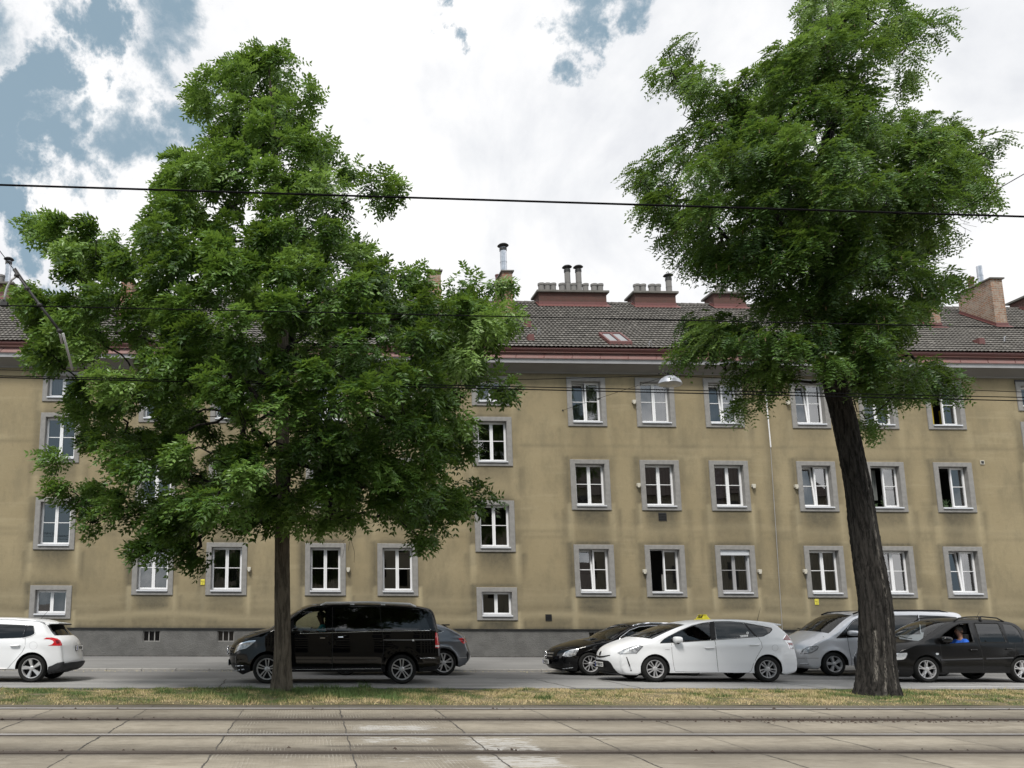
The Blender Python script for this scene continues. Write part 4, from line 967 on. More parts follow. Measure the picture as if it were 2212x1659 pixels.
V, q, hue, lm = crown(OL, YL, .74, 480, dict(dmin=.34, margin=36, side=.85, lw=.40, fronds=66, size=.34, droop=-.42, leaflets=8, rachis=.27, curl=.25, ll=.120, asp=.46), 11, (-.42, -.1, .0), pts[3:],
                      holes=[(820, 470, 16), (715, 600, 22), (840, 590, 30), (880, 640, 25), (300, 520, 22), (240, 500, 18), (520, 640, 14), (690, 245, 14), (455, 300, 16), (660, 480, 14), (330, 600, 12), (760, 700, 14), (560, 190, 12), (620, 300, 10), (700, 860, 22), (560, 880, 25), (440, 1010, 20), (860, 760, 20), (920, 850, 20), (340, 1060, 22), (480, 1080, 18), (830, 1085, 16)],
                      tip=[(82, 486, 0), (68, 655, .3), (1092, 690, -.2), (1092, 842, .2), (1028, 1072, 0), (420, 1205, -.5), (82, 765, .2), (660, 205, 0), (535, 140, 0), (600, 134, .1), (568, 128, 0), (910, 1160, .3), (305, 1190, -.3), (1000, 615, .1), (1075, 612, .2), (130, 1050, 0), (120, 990, .3), (330, 1165, -.4), (370, 1150, -.2), (400, 1170, -.6), (345, 1185, -.5), (420, 1150, -.3), (300, 1110, .2), (210, 1130, .2), (250, 1090, -.2), (180, 1080, .3), (450, 1120, -.3), (700, 1120, -.3), (640, 1120, -.4), (760, 1115, -.2), (850, 1100, .2), (560, 1120, -.6), (520, 1125, -.4), (600, 1100, -.8), (95, 700, .2), (75, 640, .4), (110, 770, -.2), (840, 400, 0), (820, 430, .2), (1000, 700, .2), (1060, 700, 0)])
me = npmesh('crown', V-np.array(b0), q, None, False, dict(hue=('FACE', hue))); link('crown', me, MATS['leaf_left'], ltree)
for a, b, ra in (((608, 870), (430, 640), .06), ((612, 860), (780, 820), .075), ((612, 780), (850, 560), .06), ((608, 900), (250, 720), .065), ((610, 820), (900, 720), .06), ((605, 700), (480, 420), .05), ((612, 700), (720, 480), .05), ((610, 900), (330, 980), .05), ((612, 880), (930, 950), .05), ((780, 820), (1000, 860), .04), ((250, 720), (110, 560), .035), ((905, 720), (1060, 640), .03)):
    limbs(lm, at(*a, YL), at(*b, YL+rng.uniform(-.8, .3)), ra, ra*.4, rng, 9, .3)
for k in range(3):
    limbs(lm, at(770, 1110, YL), at((740, 752, 765)[k], (1205, 1190, 1215)[k], YL), .008, .003, rng, 6)
ob = lm.build('branches', MATS['bark_right'], ltree, True); localise(ob, b0)
# ---- right tree
OR = [(1690, -70), (1900, -80), (1985, -5), (2018, 55), (1960, 98), (1925, 135), (1900, 172), (1900, 215), (1992, 200), (1992, 240), (2090, 240), (2150, 302), (2125, 335), (2145, 405), (2115, 435), (2062, 458), (2060, 520), (2075, 548), (2062, 612), (2025, 640), (2000, 690), (1985, 760), (2058, 830), (1950, 850), (1905, 880), (1868, 915), (1862, 850), (1830, 835), (1770, 845), (1700, 845), (1640, 858), (1605, 885), (1622, 835), (1590, 778), (1482, 770), (1472, 702), (1500, 678), (1580, 685), (1600, 645), (1522, 602), (1500, 560), (1455, 528), (1430, 480), (1372, 468), (1362, 435), (1400, 402), (1342, 372), (1365, 340), (1440, 300), (1492, 260), (1482, 200), (1405, 160), (1440, 135), (1482, 80), (1532, 110), (1562, 165), (1650, 118), (1722, 55)]
b1 = gr(1900, 1503, .04); YR = b1[1]
rtree = empty('leaning_tree', tuple(b1), 'big pinnate-leaved street tree with thick dark leaning furrowed trunk, right', 'tree')
pts = [at(1897, 1506, YR), at(1894, 1400, YR), at(1889, 1300, YR), at(1872, 1180, YR), at(1855, 1060, YR), at(1838, 980, YR), at(1822, 900, YR), at(1805, 830, YR), at(1800, 740, YR), at(1785, 560, YR), at(1760, 420, YR+.2), at(1800, 250, YR), at(1790, 60, YR), at(1800, -60, YR)]
rad = [.335, .305, .29, .262, .236, .226, .222, .225, .18, .15, .13, .10, .06, .02]
def pale(a, h):
    p = np.zeros_like(a)
    for az_, w_, h0, h1 in ((-1.35, .055, .2, 4.6), (-2.35, .09, .35, 1.35), (-1.9, .05, .05, 1.1)):
        d = np.abs((a-(az_+.12*math.sin(h*1.7))+PI) % (2*PI)-PI); p = np.maximum(p, np.exp(-(d/w_)**2)*(1 if h0 < h < h1 else 0)*(.5+.5*math.sin(h*3.3)**2))
    return p
o = trunk('trunk', pts, rad, MATS['bark_right'], rtree, 96, 320, .040, 15, 4, .34, pale, 2.5); localise(o, b1)
V, q, hue, lm = crown(OR, YR, .74, 400, dict(dmin=.34, margin=34, side=1.1, lw=.10, fronds=64, size=.31, droop=-.55, leaflets=12, rachis=.33, curl=.42, ll=.085, asp=.48), 23, (-.30, -.1, .0), pts[7:],
                      holes=[(1880, 480, 20), (1680, 540, 18), (1920, 350, 18), (1500, 215, 24), (1480, 270, 14), (1700, 410, 12), (1540, 480, 16), (2060, 470, 16), (1640, 170, 14), (1960, 260, 14), (1930, 180, 20), (1560, 640, 14), (1800, 300, 14), (1620, 330, 12), (2000, 560, 12), (1440, 440, 12), (1960, 740, 14), (1740, 700, 10), (1590, 560, 12), (1440, 380, 10)],
                      tip=[(1442, 158, 0), (1390, 378, .2), (1405, 455, 0), (2130, 308, .2), (2118, 420, .1), (1500, 690, .1), (1530, 720, -.3), (1500, 745, .2), (1560, 700, .3), (1545, 755, -.2), (1478, 765, -.2), (1608, 878, -.3), (2050, 830, .1), (2000, 815, .2), (1950, 830, -.3), (2010, 790, .2), (1640, 830, .1), (1600, 800, .2), (1690, 820, -.2), (1870, 905, .2), (1500, 560, 0), (1455, 525, .2), (1480, 95, .1), (2015, 60, 0), (2050, 600, .1), (1960, 160, .2), (1950, 120, .2)])
me = npmesh('crown', V-np.array(b1), q, None, False, dict(hue=('FACE', hue))); link('crown', me, MATS['leaf_right'], rtree)
# hanging seed pods
npod = 2600; r_ = np.random.RandomState(31); sel = r_.randint(0, len(q), npod); pp = V[q[sel, 0]]; ln = r_.uniform(.05, .10, npod)[:, None]; az = r_.uniform(0, PI, npod); wv = np.stack([np.cos(az), np.sin(az), 0*az], 1)*.009
Vp = np.stack([pp-wv, pp+wv, pp+wv-np.array([0, 0, 1])*ln, pp-wv-np.array([0, 0, 1])*ln], 1).reshape(-1, 3)
mat('seed_pod', (.11, .075, .035), .8, var=(3, .6, (.19, .15, .08))); me = npmesh('seed_pods', Vp-np.array(b1), np.arange(npod*4).reshape(-1, 4)); o = link('seed_pods', me, MATS['seed_pod'], rtree); o['kind'] = 'stuff'
for a, b, ra in (((1800, 760), (1640, 560), .10), ((1790, 700), (1940, 520), .09), ((1770, 600), (1600, 400), .08), ((1785, 560), (2000, 400), .085), ((1690, 440), (1760, 330), .10), ((1760, 420), (1830, 230), .10), ((1640, 560), (1430, 420), .05), ((2000, 400), (2130, 330), .04), ((1830, 230), (1920, 60), .05), ((1600, 400), (1500, 240), .04), ((1805, 800), (1600, 740), .06), ((1815, 800), (1980, 780), .06), ((1500, 240), (1430, 150), .025), ((2060, 440), (2120, 480), .015)):
    limbs(lm, at(*a, YR), at(*b, YR+rng.uniform(-.9, .4)), ra, ra*.45, rng, 9, .25)
for k in range(5):
    limbs(lm, at(2050, 455, YR), at((2120, 2110, 2098, 2112, 2085)[k], (478, 490, 500, 465, 508)[k], YR), .008, .003, rng, 6)
ob = lm.build('branches', MATS['bark_right'], rtree, True); localise(ob, b1)

# ================================================================== overhead lines and the hanging lamp
def wire(name, pts, r, lab, cat='wire', group=None, n=5, dense=24):
    P_ = np.array([list(p) for p in pts]); L = np.concatenate([[0], np.cumsum(np.linalg.norm(np.diff(P_, axis=0), axis=1))]); s = np.linspace(0, L[-1], dense)
    s = np.unique(np.concatenate([s, L])); m = MB(); m.tube([Vector([np.interp(x, L, P_[:, k]) for k in range(3)]) for x in s], r, n)
    return tag(m.build(name, MATS['wire'], smooth=True), lab, cat, group)
def ext(u0, v0, u1, v1, Y0, Y1=None, k=1.2):   # a wire through two pixels, carried on past both frame edges
    Y1 = Y1 or Y0; a, b = at(u0, v0, Y0), at(u1, v1, Y1); return [a+(a-b)*k, a, b, b+(b-a)*k]
wire('feeder_cable', ext(0, 399.5, 2212, 468, 7.3), .0105, 'thick black cable crossing the sky and both tree crowns', group='overhead lines')
wire('contact_wire', ext(0, 660, 2212, 708, 10.7), .0085, 'thin black tram wire crossing in front of the roof', group='overhead lines')
wire('contact_wire', ext(0, 812, 2212, 858.5, 13.8), .0095, 'upper of two close parallel wires across the top floor windows', group='overhead lines')
wire('contact_wire', ext(0, 815.5, 2212, 866, 13.7), .0105, 'lower of two close parallel wires across the top floor windows', group='overhead lines')
YLM = 20.6
a = [at(-700, 806, YLM), at(0, 799, YLM), at(968, 820, YLM), at(1146, 819.5, YLM), at(1447, 811, YLM), at(1700, 824, YLM), at(2077, 842, YLM), at(2212, 847, YLM), at(2900, 862, YLM)]
wire('span_cable', a, .010, 'black cable along the street that carries the hanging lamp', group='overhead lines', dense=40)
a = [at(1216, 886, YW-.02), at(1447, 810, YLM), at(1565, 747, 18.4), at(2205, 380, 10.0), at(2205, 380, 10.0)+(at(2205, 380, 10.0)-at(1565, 747, 18.4))*1.6]
wire('stay_wire', a, .006, 'thin stay wire from the facade over the lamp and up to the right', group='overhead lines', dense=40)
ank = MB(); p = at(1216, 886, YW-.02); ank.tube([p, p+Vector((0, .06, 0))], .03, 8); ank.tube([at(1292, 862, 26.0), at(1296, 861, 25.9)], .03, 8)
tag(ank.build('wall_anchor', MATS['black_iron']), 'small dark wall hook holding the stay wire beside a top floor window', 'hook')
lp_ = at(1447, 826, YLM); lamp = empty('street_lamp', tuple(lp_), 'silver dish street lamp hanging on a cable before the facade', 'street lamp')
R0 = .305; TL = Matrix.Rotation(math.radians(3.5), 4, 'Y')
s = MB(); s.lathe([(.03, .19), (.07, .185), (.15, .15), (.23, .09), (.285, .02), (.30, -.03), (.315, -.045), (.318, -.055), (.30, -.058), (.265, -.05)], 40); o = s.build('shade', MATS['zinc'], lamp, True, sharp=50); o.data.transform(TL)
s = MB(); s.lathe([(.265, -.052), (.16, -.085), (0, -.095)], 32); mat('lamp_glass', (.38, .37, .34), .25, coat=.6); o = s.build('lens', MATS['lamp_glass'], lamp, True); o.data.transform(TL)
s = MB(); s.box((-.05, -.03, .18), (-.03, .03, .30)); s.box((.01, -.03, .18), (.03, .03, .30)); s.tube([(-.06, 0, .27), (.06, 0, .27)], .03, 8); s.tube([(-.02, 0, .19), (-.01, 0, .33)], .02, 8)
s.tube([(.04, 0, .30), (.09, 0, .27), (.14, 0, .20), (.12, 0, .10), (.06, 0, .12), (.055, 0, .22), (.10, 0, .26), (.16, 0, .23)], .010, 6); s.tube([(-.20, 0, .24), (-.14, 0, .28), (-.09, 0, .25)], .014, 6); s.tube([(-.30, 0, .24), (-.24, 0, .25)], .02, 6)
s.build('hanger', MATS['black_iron'], lamp)
# cantilever bracket in the left tree
Ybk = 10.9
Zc = lambda x, y: ((0+x*.3316)*.739058, (550+y*.3316)*.739058)
br_ = empty('wire_bracket', tuple(at(20, 690, Ybk)), 'dark jointed tram wire bracket slanting through the left tree', 'bracket')
def bp(x, y, dy=0): return at(*Zc(x, y), Ybk+dy)-at(20, 690, Ybk)
s = MB(); s.tube([bp(120, 715), bp(240, 880), bp(355, 1035), bp(530, 1265)], .020, 8); s.tube([bp(135, 705), bp(230, 850)], .012, 6)
for x, y in ((150, 770), (240, 885), (350, 1030), (525, 1260)): s.tube([bp(x-16, y-8), bp(x+16, y+8)], .032, 8)
s.build('arm', MATS['black_iron'], br_, True)
s = MB(); s.tube([bp(555, 1280, .1), bp(600, 1450, .3), bp(638, 1600, .5)], .018, 8); s.tube([bp(520, 1250, .1), bp(548, 1370, .2)], .02, 6); s.build('strut', MATS['grey_pvc'], br_, True)
s = MB(); s.tube([bp(38, 1005), bp(45, 940), bp(62, 875), bp(95, 815), bp(150, 772)], .017, 8); s.build('steady_arm', MATS['grey_pvc'], br_, True)
s = MB(); s.box(bp(8, 1042)-Vector((.0, .03, 0)), bp(70, 1005)+Vector((0, .03, 0))); s.tube([bp(15, 1010), bp(40, 990)], .03, 8); s.build('clamp', MATS['black_iron'], br_)
wire('stay_wire', [at(-60, 480, 9.5), at(*Zc(0, 555), Ybk-.1), at(*Zc(120, 715), Ybk)], .006, 'short thin stay wire at the left edge holding the bracket', group='overhead lines', dense=8)
# ================================================================== cars
ZK = {'A': (650, 1740, .18083), 'B': (1000, 1740, .18083), '3': (1580, 1780, .18083), '4': (1950, 1780, .18083), '5': (2290, 1760, .18083), '6': (2600, 1760, .17767), '7': (0, 1780, .13865)}
def zp(k, x, y):
    a, b, s = ZK[k]; return (a+x*s)*.739058, (b+y*s)*.739058
def carpaint(name, inner='black_plastic'):
    pass
class Car:
    def __init__(s, name, label, paint, Yn, W, E, wheels, sill, tyre_r, arch_r, belt, tumble=.24, tq=0.0, tuck=.25, plan_f=(.75, .16), plan_r=(.7, .12), re=.05, p=2.4, flare=.012, crease=(), smooth=6, hub=None, zoff=0.0, group='cars in the street'):
        s.Yn, s.W, s.paint = Yn, W, paint; s.zr = zroad(Yn)+zoff; s.Yc = Yn+W
        s.belt, s.tumble, s.tq, s.tuck, s.pf, s.pr, s.re, s.p, s.flare, s.crease = belt, tumble, tq, tuck, plan_f, plan_r, re, p, flare, crease
        s.z = None
        # wheels in world x,z
        s.wh = []
        for (k, x, y) in wheels:
            q = at(*zp(k, x, y), Yn+.02); s.wh.append((q[0], s.zr+tyre_r))
        s.tr, s.ar = tyre_r, arch_r
        s.x0 = 0; s.root = empty(name, (s.wh[0][0]*.5+s.wh[1][0]*.5, s.Yc, s.zr-.0175*W), label, 'car', group); s.root.rotation_euler.x = -.0175
        s.ox = s.root.location.x
        # edge outline: fixed-point for the inset of the body side behind the near plane
        s.E = None
        raw = [e for e in E]
        s.xmin = min(at(*zp(e[0], e[1], e[2]), Yn+.1)[0] for e in raw); s.xmax = max(at(*zp(e[0], e[1], e[2]), Yn+.1)[0] for e in raw)
        pts = []
        for e in raw:
            u, v = zp(*e[:3]); y = Yn+.08
            for _ in range(4):
                q = at(u, v, y); y = Yn+(W-s.base(q[0], q[2]))+re
            pts.append((q[0], q[2], e[3], e[4]))
        pts = np.array(pts); tags = {e[5]: i for i, e in enumerate(raw) if len(e) > 5}
        L = np.concatenate([[0], np.cumsum(np.hypot(*np.diff(pts[:, :2], axis=0).T))]); n = int(L[-1]/.035)
        sv = np.unique(np.concatenate([np.linspace(0, L[-1], n)])); R = np.stack([np.interp(sv, L, pts[:, k]) for k in range(4)], 1)
        for _ in range(smooth): R[1:-1] = (R[:-2]+2*R[1:-1]+R[2:])/4
        s.R = R; s.tagi = {t: int(np.argmin(abs(sv-L[i]))) for t, i in tags.items()}
        s.E = R[:, :2]; s.xmin, s.xmax = s.E[:, 0].min(), s.E[:, 0].max()
        s.zs = s.zr+sill
        s.build()
    def dist(s, x, z):
        A = s.E[:-1]; D = s.E[1:]-A; l2 = (D**2).sum(1); P_ = np.stack([np.atleast_1d(x), np.atleast_1d(z)], -1)[:, None, :]
        t = np.clip(((P_-A)*D).sum(-1)/l2, 0, 1); return np.sqrt(((A+D*t[..., None]-P_)**2).sum(-1)).min(1)
    def base(s, x, z):
        zb = s.zr+s.belt; y = s.W; x = np.asarray(x, float); z = np.asarray(z, float)
        y = y-np.where(z > zb, s.tumble*(z-zb)+s.tq*(z-zb)**2, 0)
        # soft shoulder at the belt, bulge below, tuck at the sill
        y = y-.012*np.exp(-((z-zb-.03)/.05)**2)
        zm = s.zr+.62; y = y-np.where(z < zm, s.tuck*(zm-z)**2, .10*np.clip(zm-z, -.35, 0)**2)
        a, d = s.pf; y = y-d*np.clip((s.xmin+a-x)/a, 0, 1)**2
        a, d = s.pr; y = y-d*np.clip((x-s.xmax+a)/a, 0, 1)**2
        for (zc, h, dep) in s.crease: y = y+dep*np.exp(-((z-s.zr-zc)/h)**2)
        for (wx, wz) in s.wh:
            r = np.hypot(x-wx, z-wz); y = y+s.flare*np.exp(-((r-s.ar-.02)/.05)**2)
        return y
    def yside(s, x, z):
        d = np.clip(s.dist(x, z)/s.re, 0, 1); return s.base(x, z)-s.re*(1-np.sqrt(np.maximum(0, 1-(1-d)**2)))
    def side_poly(s):
        bot = []; E = [tuple(p) for p in s.E]
        for (wx, wz) in (s.wh[1], s.wh[0]):
            h = s.zs-wz; a0 = math.asin(max(-1, min(1, h/s.ar))); aa = np.linspace(a0, PI-a0, 26)
            bot += [(wx+s.ar*math.cos(a), wz+s.ar*math.sin(a)) for a in aa]
        bot2 = []
        full = E+bot
        # resample long straight bits of the sill
        outp = []
        for i in range(len(full)):
            a, b = full[i], full[(i+1) % len(full)]; L = math.hypot(b[0]-a[0], b[1]-a[1]); n = max(1, int(L/.07))
            outp += [(a[0]+(b[0]-a[0])*k/n, a[1]+(b[1]-a[1])*k/n) for k in range(n)]
        return outp
    def build(s):
        nE = len(s.E); w = s.yside(s.E[:, 0], s.E[:, 1]); s.w = w
        tg = np.array([0, .12, .25, .38, .5, .6, .7, .78, .85, .90, .94, .97, 1.0]); s.tg = tg; nt = len(tg)
        lam = 1-tg**s.p
        S = np.zeros((nE, nt, 3))
        S[:, :, 0] = s.R[:, 0:1]+s.R[:, 2:3]*lam; S[:, :, 2] = s.R[:, 1:2]+s.R[:, 3:4]*lam; S[:, :, 1] = -w[:, None]*tg
        s.S = S
        poly = s.side_poly(); s.poly = poly
        xs = np.arange(s.xmin, s.xmax, .055); zs = np.arange(s.zr, s.E[:, 1].max(), .055); gx, gz = np.meshgrid(xs, zs); gx, gz = gx.ravel(), gz.ravel()
        ins = inpoly(gx, gz, poly); gx, gz = gx[ins], gz[ins]; PA = np.array(poly); keep = s._pd(gx, gz, PA) > .022; gx, gz = gx[keep], gz[keep]
        d = s.dist(gx, gz); extra = []
        s.gpts = list(zip(gx, gz)); s.bnd = poly
        # rounding ring
        nrm_ = np.stack([np.gradient(s.E[:, 1]), -np.gradient(s.E[:, 0])], 1); nrm_ = nrm_/np.linalg.norm(nrm_, axis=1, keepdims=True)
        for f in (.18, .5, .9):
            q = s.E+nrm_*s.re*f
            ok = inpoly(q[:, 0], q[:, 1], poly) & (s.dist(q[:, 0], q[:, 1]) > s.re*f*.75) & (s._pd(q[:, 0], q[:, 1], PA) > .004)
            extra += [tuple(p) for p in q[ok]]
        s.gpts += extra
        s.tri = None
    def _pd(s, x, z, PA):
        A = PA; B_ = np.roll(PA, -1, 0); D = B_-A; l2 = (D**2).sum(1)+1e-12; P_ = np.stack([x, z], -1)[:, None, :]
        t = np.clip(((P_-A)*D).sum(-1)/l2, 0, 1); return np.sqrt(((A+D*t[..., None]-P_)**2).sum(-1)).min(1)
    def hull(s):
        """a closed-enough shell of the near side and strip for ray casting, in world space"""
        V = []; Fc = []; nE, nt = s.S.shape[:2]
        for i in range(nE):
            for sg in (-1, 1):
                for j in range(nt): V.append((s.S[i, j, 0], s.Yc+sg*(-s.S[i, j, 1])*1, s.S[i, j, 2]))
        for i in range(nE-1):
            for b in (0, 1):
                for j in range(nt-1): a = i*2*nt+b*nt+j; Fc.append((a, a+1, a+1+2*nt, a+2*nt))
        vs = s.bnd+s.gpts; n = len(s.bnd)
        r = geometry.delaunay_2d_cdt([Vector(p) for p in vs], [(i, (i+1) % n) for i in range(n)], [], 0, 1e-5)
        P2 = np.array([tuple(p) for p in r[0]]); y = s.yside(P2[:, 0], P2[:, 1]); o = len(V)
        V += [(p[0], s.Yc-yy, p[1]) for p, yy in zip(P2, y)]
        for f in r[2]:
            c = P2[list(f)].mean(0)
            if inpoly(np.array([c[0]]), np.array([c[1]]), s.poly)[0]: Fc.append(tuple(o+i for i in f))
        s.bvh = BVHTree.FromPolygons([Vector(v) for v in V], Fc)
        return s.bvh
    def cast(s, u, v):
        d = Vector(ray(u, v)).normalized(); h = s.bvh.ray_cast(Vector(O), d)
        if h[0] is None: return None
        n = h[1]
        if n.dot(d) > 0: n = -n
        return h[0], n
    def xz(s, k, x, y):
        u, v = zp(k, x, y); h = s.cast(u, v)
        if h is None: q = at(u, v, s.Yn+.1); return (q[0], q[2])
        return (h[0][0], h[0][2])
    def loc(s, p): return Vector((p[0]-s.ox, p[1]-s.Yc, p[2]-(s.zr)))
    # ---- assemble: windows are polygons (zoom px) cut out of the side
    def assemble(s, windows, doors, ws_t=.93, glass_front='car_glass', paint2=None, seam=.006):
        """windows: [(poly, material, name)], doors: [poly]"""
        nE, nt = s.S.shape[:2]
        wp = [([s.xz(*p) for p in w[0]], w[1]) for w in windows]; dp = [[s.xz(*p) for p in d] for d in doors]
        def dens(pl, h=.06, close=True):
            o = []
            for i in range(len(pl) if close else len(pl)-1):
                a, b = pl[i], pl[(i+1) % len(pl)]; n = max(1, int(math.hypot(b[0]-a[0], b[1]-a[1])/h)); o += [(a[0]+(b[0]-a[0])*k/n, a[1]+(b[1]-a[1])*k/n) for k in range(n)]
            return o
        def rnd(pl, r=.03):
            o = []
            for i in range(len(pl)):
                p = Vector(pl[i]); a = (Vector(pl[i-1])-p); b = (Vector(pl[(i+1) % len(pl)])-p); rr = min(r, a.length*.35, b.length*.35); a, b = p+a.normalized()*rr, p+b.normalized()*rr
                for t in (0, .33, .67, 1): o.append(tuple(a*(1-t)**2+p*2*t*(1-t)+b*t*t))
            return o
        wp = [(rnd(w, .035), m) for w, m in wp]
        V2 = list(s.bnd); n = len(V2); Ed = [(i, (i+1) % n) for i in range(n)]
        for pl in [dens(w) for w, m in wp]+[dens(d) for d in dp]:
            b = len(V2); V2 += pl; Ed += [(b+i, b+(i+1) % len(pl)) for i in range(len(pl))]
        allb = np.array(V2[n:]) if len(V2) > n else np.zeros((1, 2))
        g = np.array(s.gpts); dd = np.sqrt(((g[:, None, :]-allb[None])**2).sum(-1)).min(1); V2 += [tuple(p) for p in g[dd > .018]]
        r = geometry.delaunay_2d_cdt([Vector(p) for p in V2], Ed, [], 0, 1e-5)
        P2 = np.array([tuple(p) for p in r[0]]); T3 = np.array([list(f) for f in r[2] if len(f) == 3]); c = P2[T3].mean(1)
        ok = inpoly(c[:, 0], c[:, 1], s.poly); T3, c = T3[ok], c[ok]
        reg = np.full(len(T3), -1)
        for i, d in enumerate(dp): reg[inpoly(c[:, 0], c[:, 1], d)] = 100+i
        for i, (w, m) in enumerate(wp): reg[inpoly(c[:, 0], c[:, 1], w)] = i
        y = s.yside(P2[:, 0], P2[:, 1])
        # combined shell: strip both halves, near side, far side
        near = np.stack([P2[:, 0]-s.ox, -y, P2[:, 1]-s.zr], 1); far = near*np.array([1, -1, 1])
        St = s.S.copy(); St[:, :, 0] -= s.ox; St[:, :, 2] -= s.zr
        full = np.concatenate([St[:, ::-1, :][:, :-1], St*np.array([1, -1, 1])], 1)   # t from -1..1 : near to far
        m2 = full.shape[1]; SV = full.reshape(-1, 3)
        V = np.concatenate([SV, near, far]); oN, oF = len(SV), len(SV)+len(near)
        tt = np.concatenate([-s.tg[::-1][:-1], s.tg]); tm = (tt[:-1]+tt[1:])/2
        I, Jx = np.meshgrid(np.arange(nE-1), np.arange(m2-1), indexing='ij'); a = (I*m2+Jx).ravel()
        quads = np.stack([a, a+1, a+1+m2, a+m2], 1); qi, qj = I.ravel(), Jx.ravel()
        A1 = T3.copy(); nrmz = np.cross(near[A1[:, 1]]-near[A1[:, 0]], near[A1[:, 2]]-near[A1[:, 0]])
        fl = nrmz[:, 1] > 0; A1[fl] = A1[fl][:, ::-1]; TN = A1+oN; TF = A1[:, ::-1]+oF
        # merge coincident seam vertices for normals
        key = np.round(V/.0015).astype(int); _, inv = np.unique(key, axis=0, return_inverse=True); inv = inv.ravel()
        N = np.zeros((inv.max()+1, 3))
        q = quads; fn = np.cross(V[q[:, 2]]-V[q[:, 0]], V[q[:, 3]]-V[q[:, 1]])
        for k in range(4): np.add.at(N, inv[q[:, k]], fn)
        for Tt in (TN, TF):
            fn2 = np.cross(V[Tt[:, 1]]-V[Tt[:, 0]], V[Tt[:, 2]]-V[Tt[:, 0]])
            for k in range(3): np.add.at(N, inv[Tt[:, k]], fn2)
        N = nrm(N)[inv]
        # orientation of the strip quads: outward
        mid = V[quads].mean(1); outw = np.array([mid[:, 0]-(s.xmin+s.xmax)/2+s.ox, mid[:, 1]*.3, mid[:, 2]-.7]).T
        if ((np.cross(V[quads[:, 2]]-V[quads[:, 0]], V[quads[:, 3]]-V[quads[:, 1]])*outw).sum(1) > 0).mean() < .5:
            quads = quads[:, ::-1]
            N = np.zeros((inv.max()+1, 3)); q = quads; fn = np.cross(V[q[:, 2]]-V[q[:, 0]], V[q[:, 3]]-V[q[:, 1]])
            for k in range(4): np.add.at(N, inv[q[:, k]], fn)
            for Tt in (TN, TF):
                fn2 = np.cross(V[Tt[:, 1]]-V[Tt[:, 0]], V[Tt[:, 2]]-V[Tt[:, 0]])
                for k in range(3): np.add.at(N, inv[Tt[:, k]], fn2)
            N = nrm(N)[inv]
        s.V, s.N = V, N
        def sub(name, qs, ts, m, parent, off=0.0):
            qs = np.asarray(qs).reshape(-1, 4); ts = np.asarray(ts).reshape(-1, 3); ids = np.unique(np.concatenate([qs.ravel(), ts.ravel()]).astype(int)); mp = np.full(len(V), -1); mp[ids] = np.arange(len(ids))
            me = npmesh(name, V[ids]+N[ids]*off, mp[qs] if len(qs) else None, mp[ts] if len(ts) else None, True)
            me.normals_split_custom_set_from_vertices([tuple(x) for x in N[ids]])
            return link(name, me, MATS[m], parent)
        ti = s.tagi; wsm = np.zeros(len(quads), bool); rwm = np.zeros(len(quads), bool)
        mt = np.abs(tm[qj]) < ws_t
        if 'ws' in ti: wsm = mt & (qi >= ti['ws']) & (qi < ti['we'])
        if 'gs' in ti: rwm = mt & (qi >= ti['gs']) & (qi < ti['ge'])
        bodyq = quads[~wsm & ~rwm]
        s.body = sub('body', bodyq, np.concatenate([TN[reg == -1], TF[reg == -1]]), s.paint, s.root)
        if wsm.any(): s.windshield = sub('windscreen', quads[wsm], [], glass_front, s.root, -.004)
        if rwm.any(): sub('rear_window', quads[rwm], [], 'tint_glass', s.root, -.004)
        s.doors = []
        for i in range(len(dp)):
            sel = reg == 100+i
            for Tt in (TN, TF): s.doors.append(sub('door', [], Tt[sel], s.paint, s.root))
        for i, (wpl, m) in enumerate(wp):
            if m is None: continue
            sel = reg == i
            for Tt in (TN, TF): sub('window', [], Tt[sel], m, s.root, -.006)
        s.wpolys = [w for w, m in wp]
        # floor, wheel housings, seats
        fb = MB(); x0, x1 = s.xmin-s.ox+.12, s.xmax-s.ox-.12; hw = s.W-.16; zf = s.zs-s.zr+.04
        zs_ = s.E[:, 1]-s.zr
        prev = x0
        for (wx, wz) in s.wh:
            xa, xb = wx-s.ox-s.ar-.02, wx-s.ox+s.ar+.02
            if xa > prev: fb.box((prev, -hw, zf-.03), (xa, hw, zf+.10))
            fb.box((xa, -hw+.24, zf-.03), (xb, hw-.24, min(s.ar+wz-s.zr+.02, .74))); prev = xb
        if x1 > prev: fb.box((prev, -hw, zf-.03), (x1, hw, zf+.10))
        fb.build('underbody', MATS['underbody'], s.root)
        for (wx, wz) in s.wh:
            h = s.zs-wz; a0 = math.asin(max(-1, min(1, h/s.ar))); aa = np.linspace(a0, PI-a0, 26)
            for sg in (-1, 1):
                lm_ = MB(); ring = [(wx+(s.ar)*math.cos(a), wz+(s.ar)*math.sin(a)) for a in aa]
                yo = [float(s.yside(p[0], p[1])[0])-.002 for p in ring]
                vs = [(p[0]-s.ox, sg*yy, p[1]-s.zr) for p, yy in zip(ring, yo)]+[(p[0]-s.ox, sg*(hw-.24), p[1]-s.zr) for p in ring]
                k = len(ring); lm_.add(vs, [(i, i+1, k+i+1, k+i) for i in range(k-1)]+[tuple(range(k, 2*k))]); lm_.build('wheel_housing', MATS['underbody'], s.root)
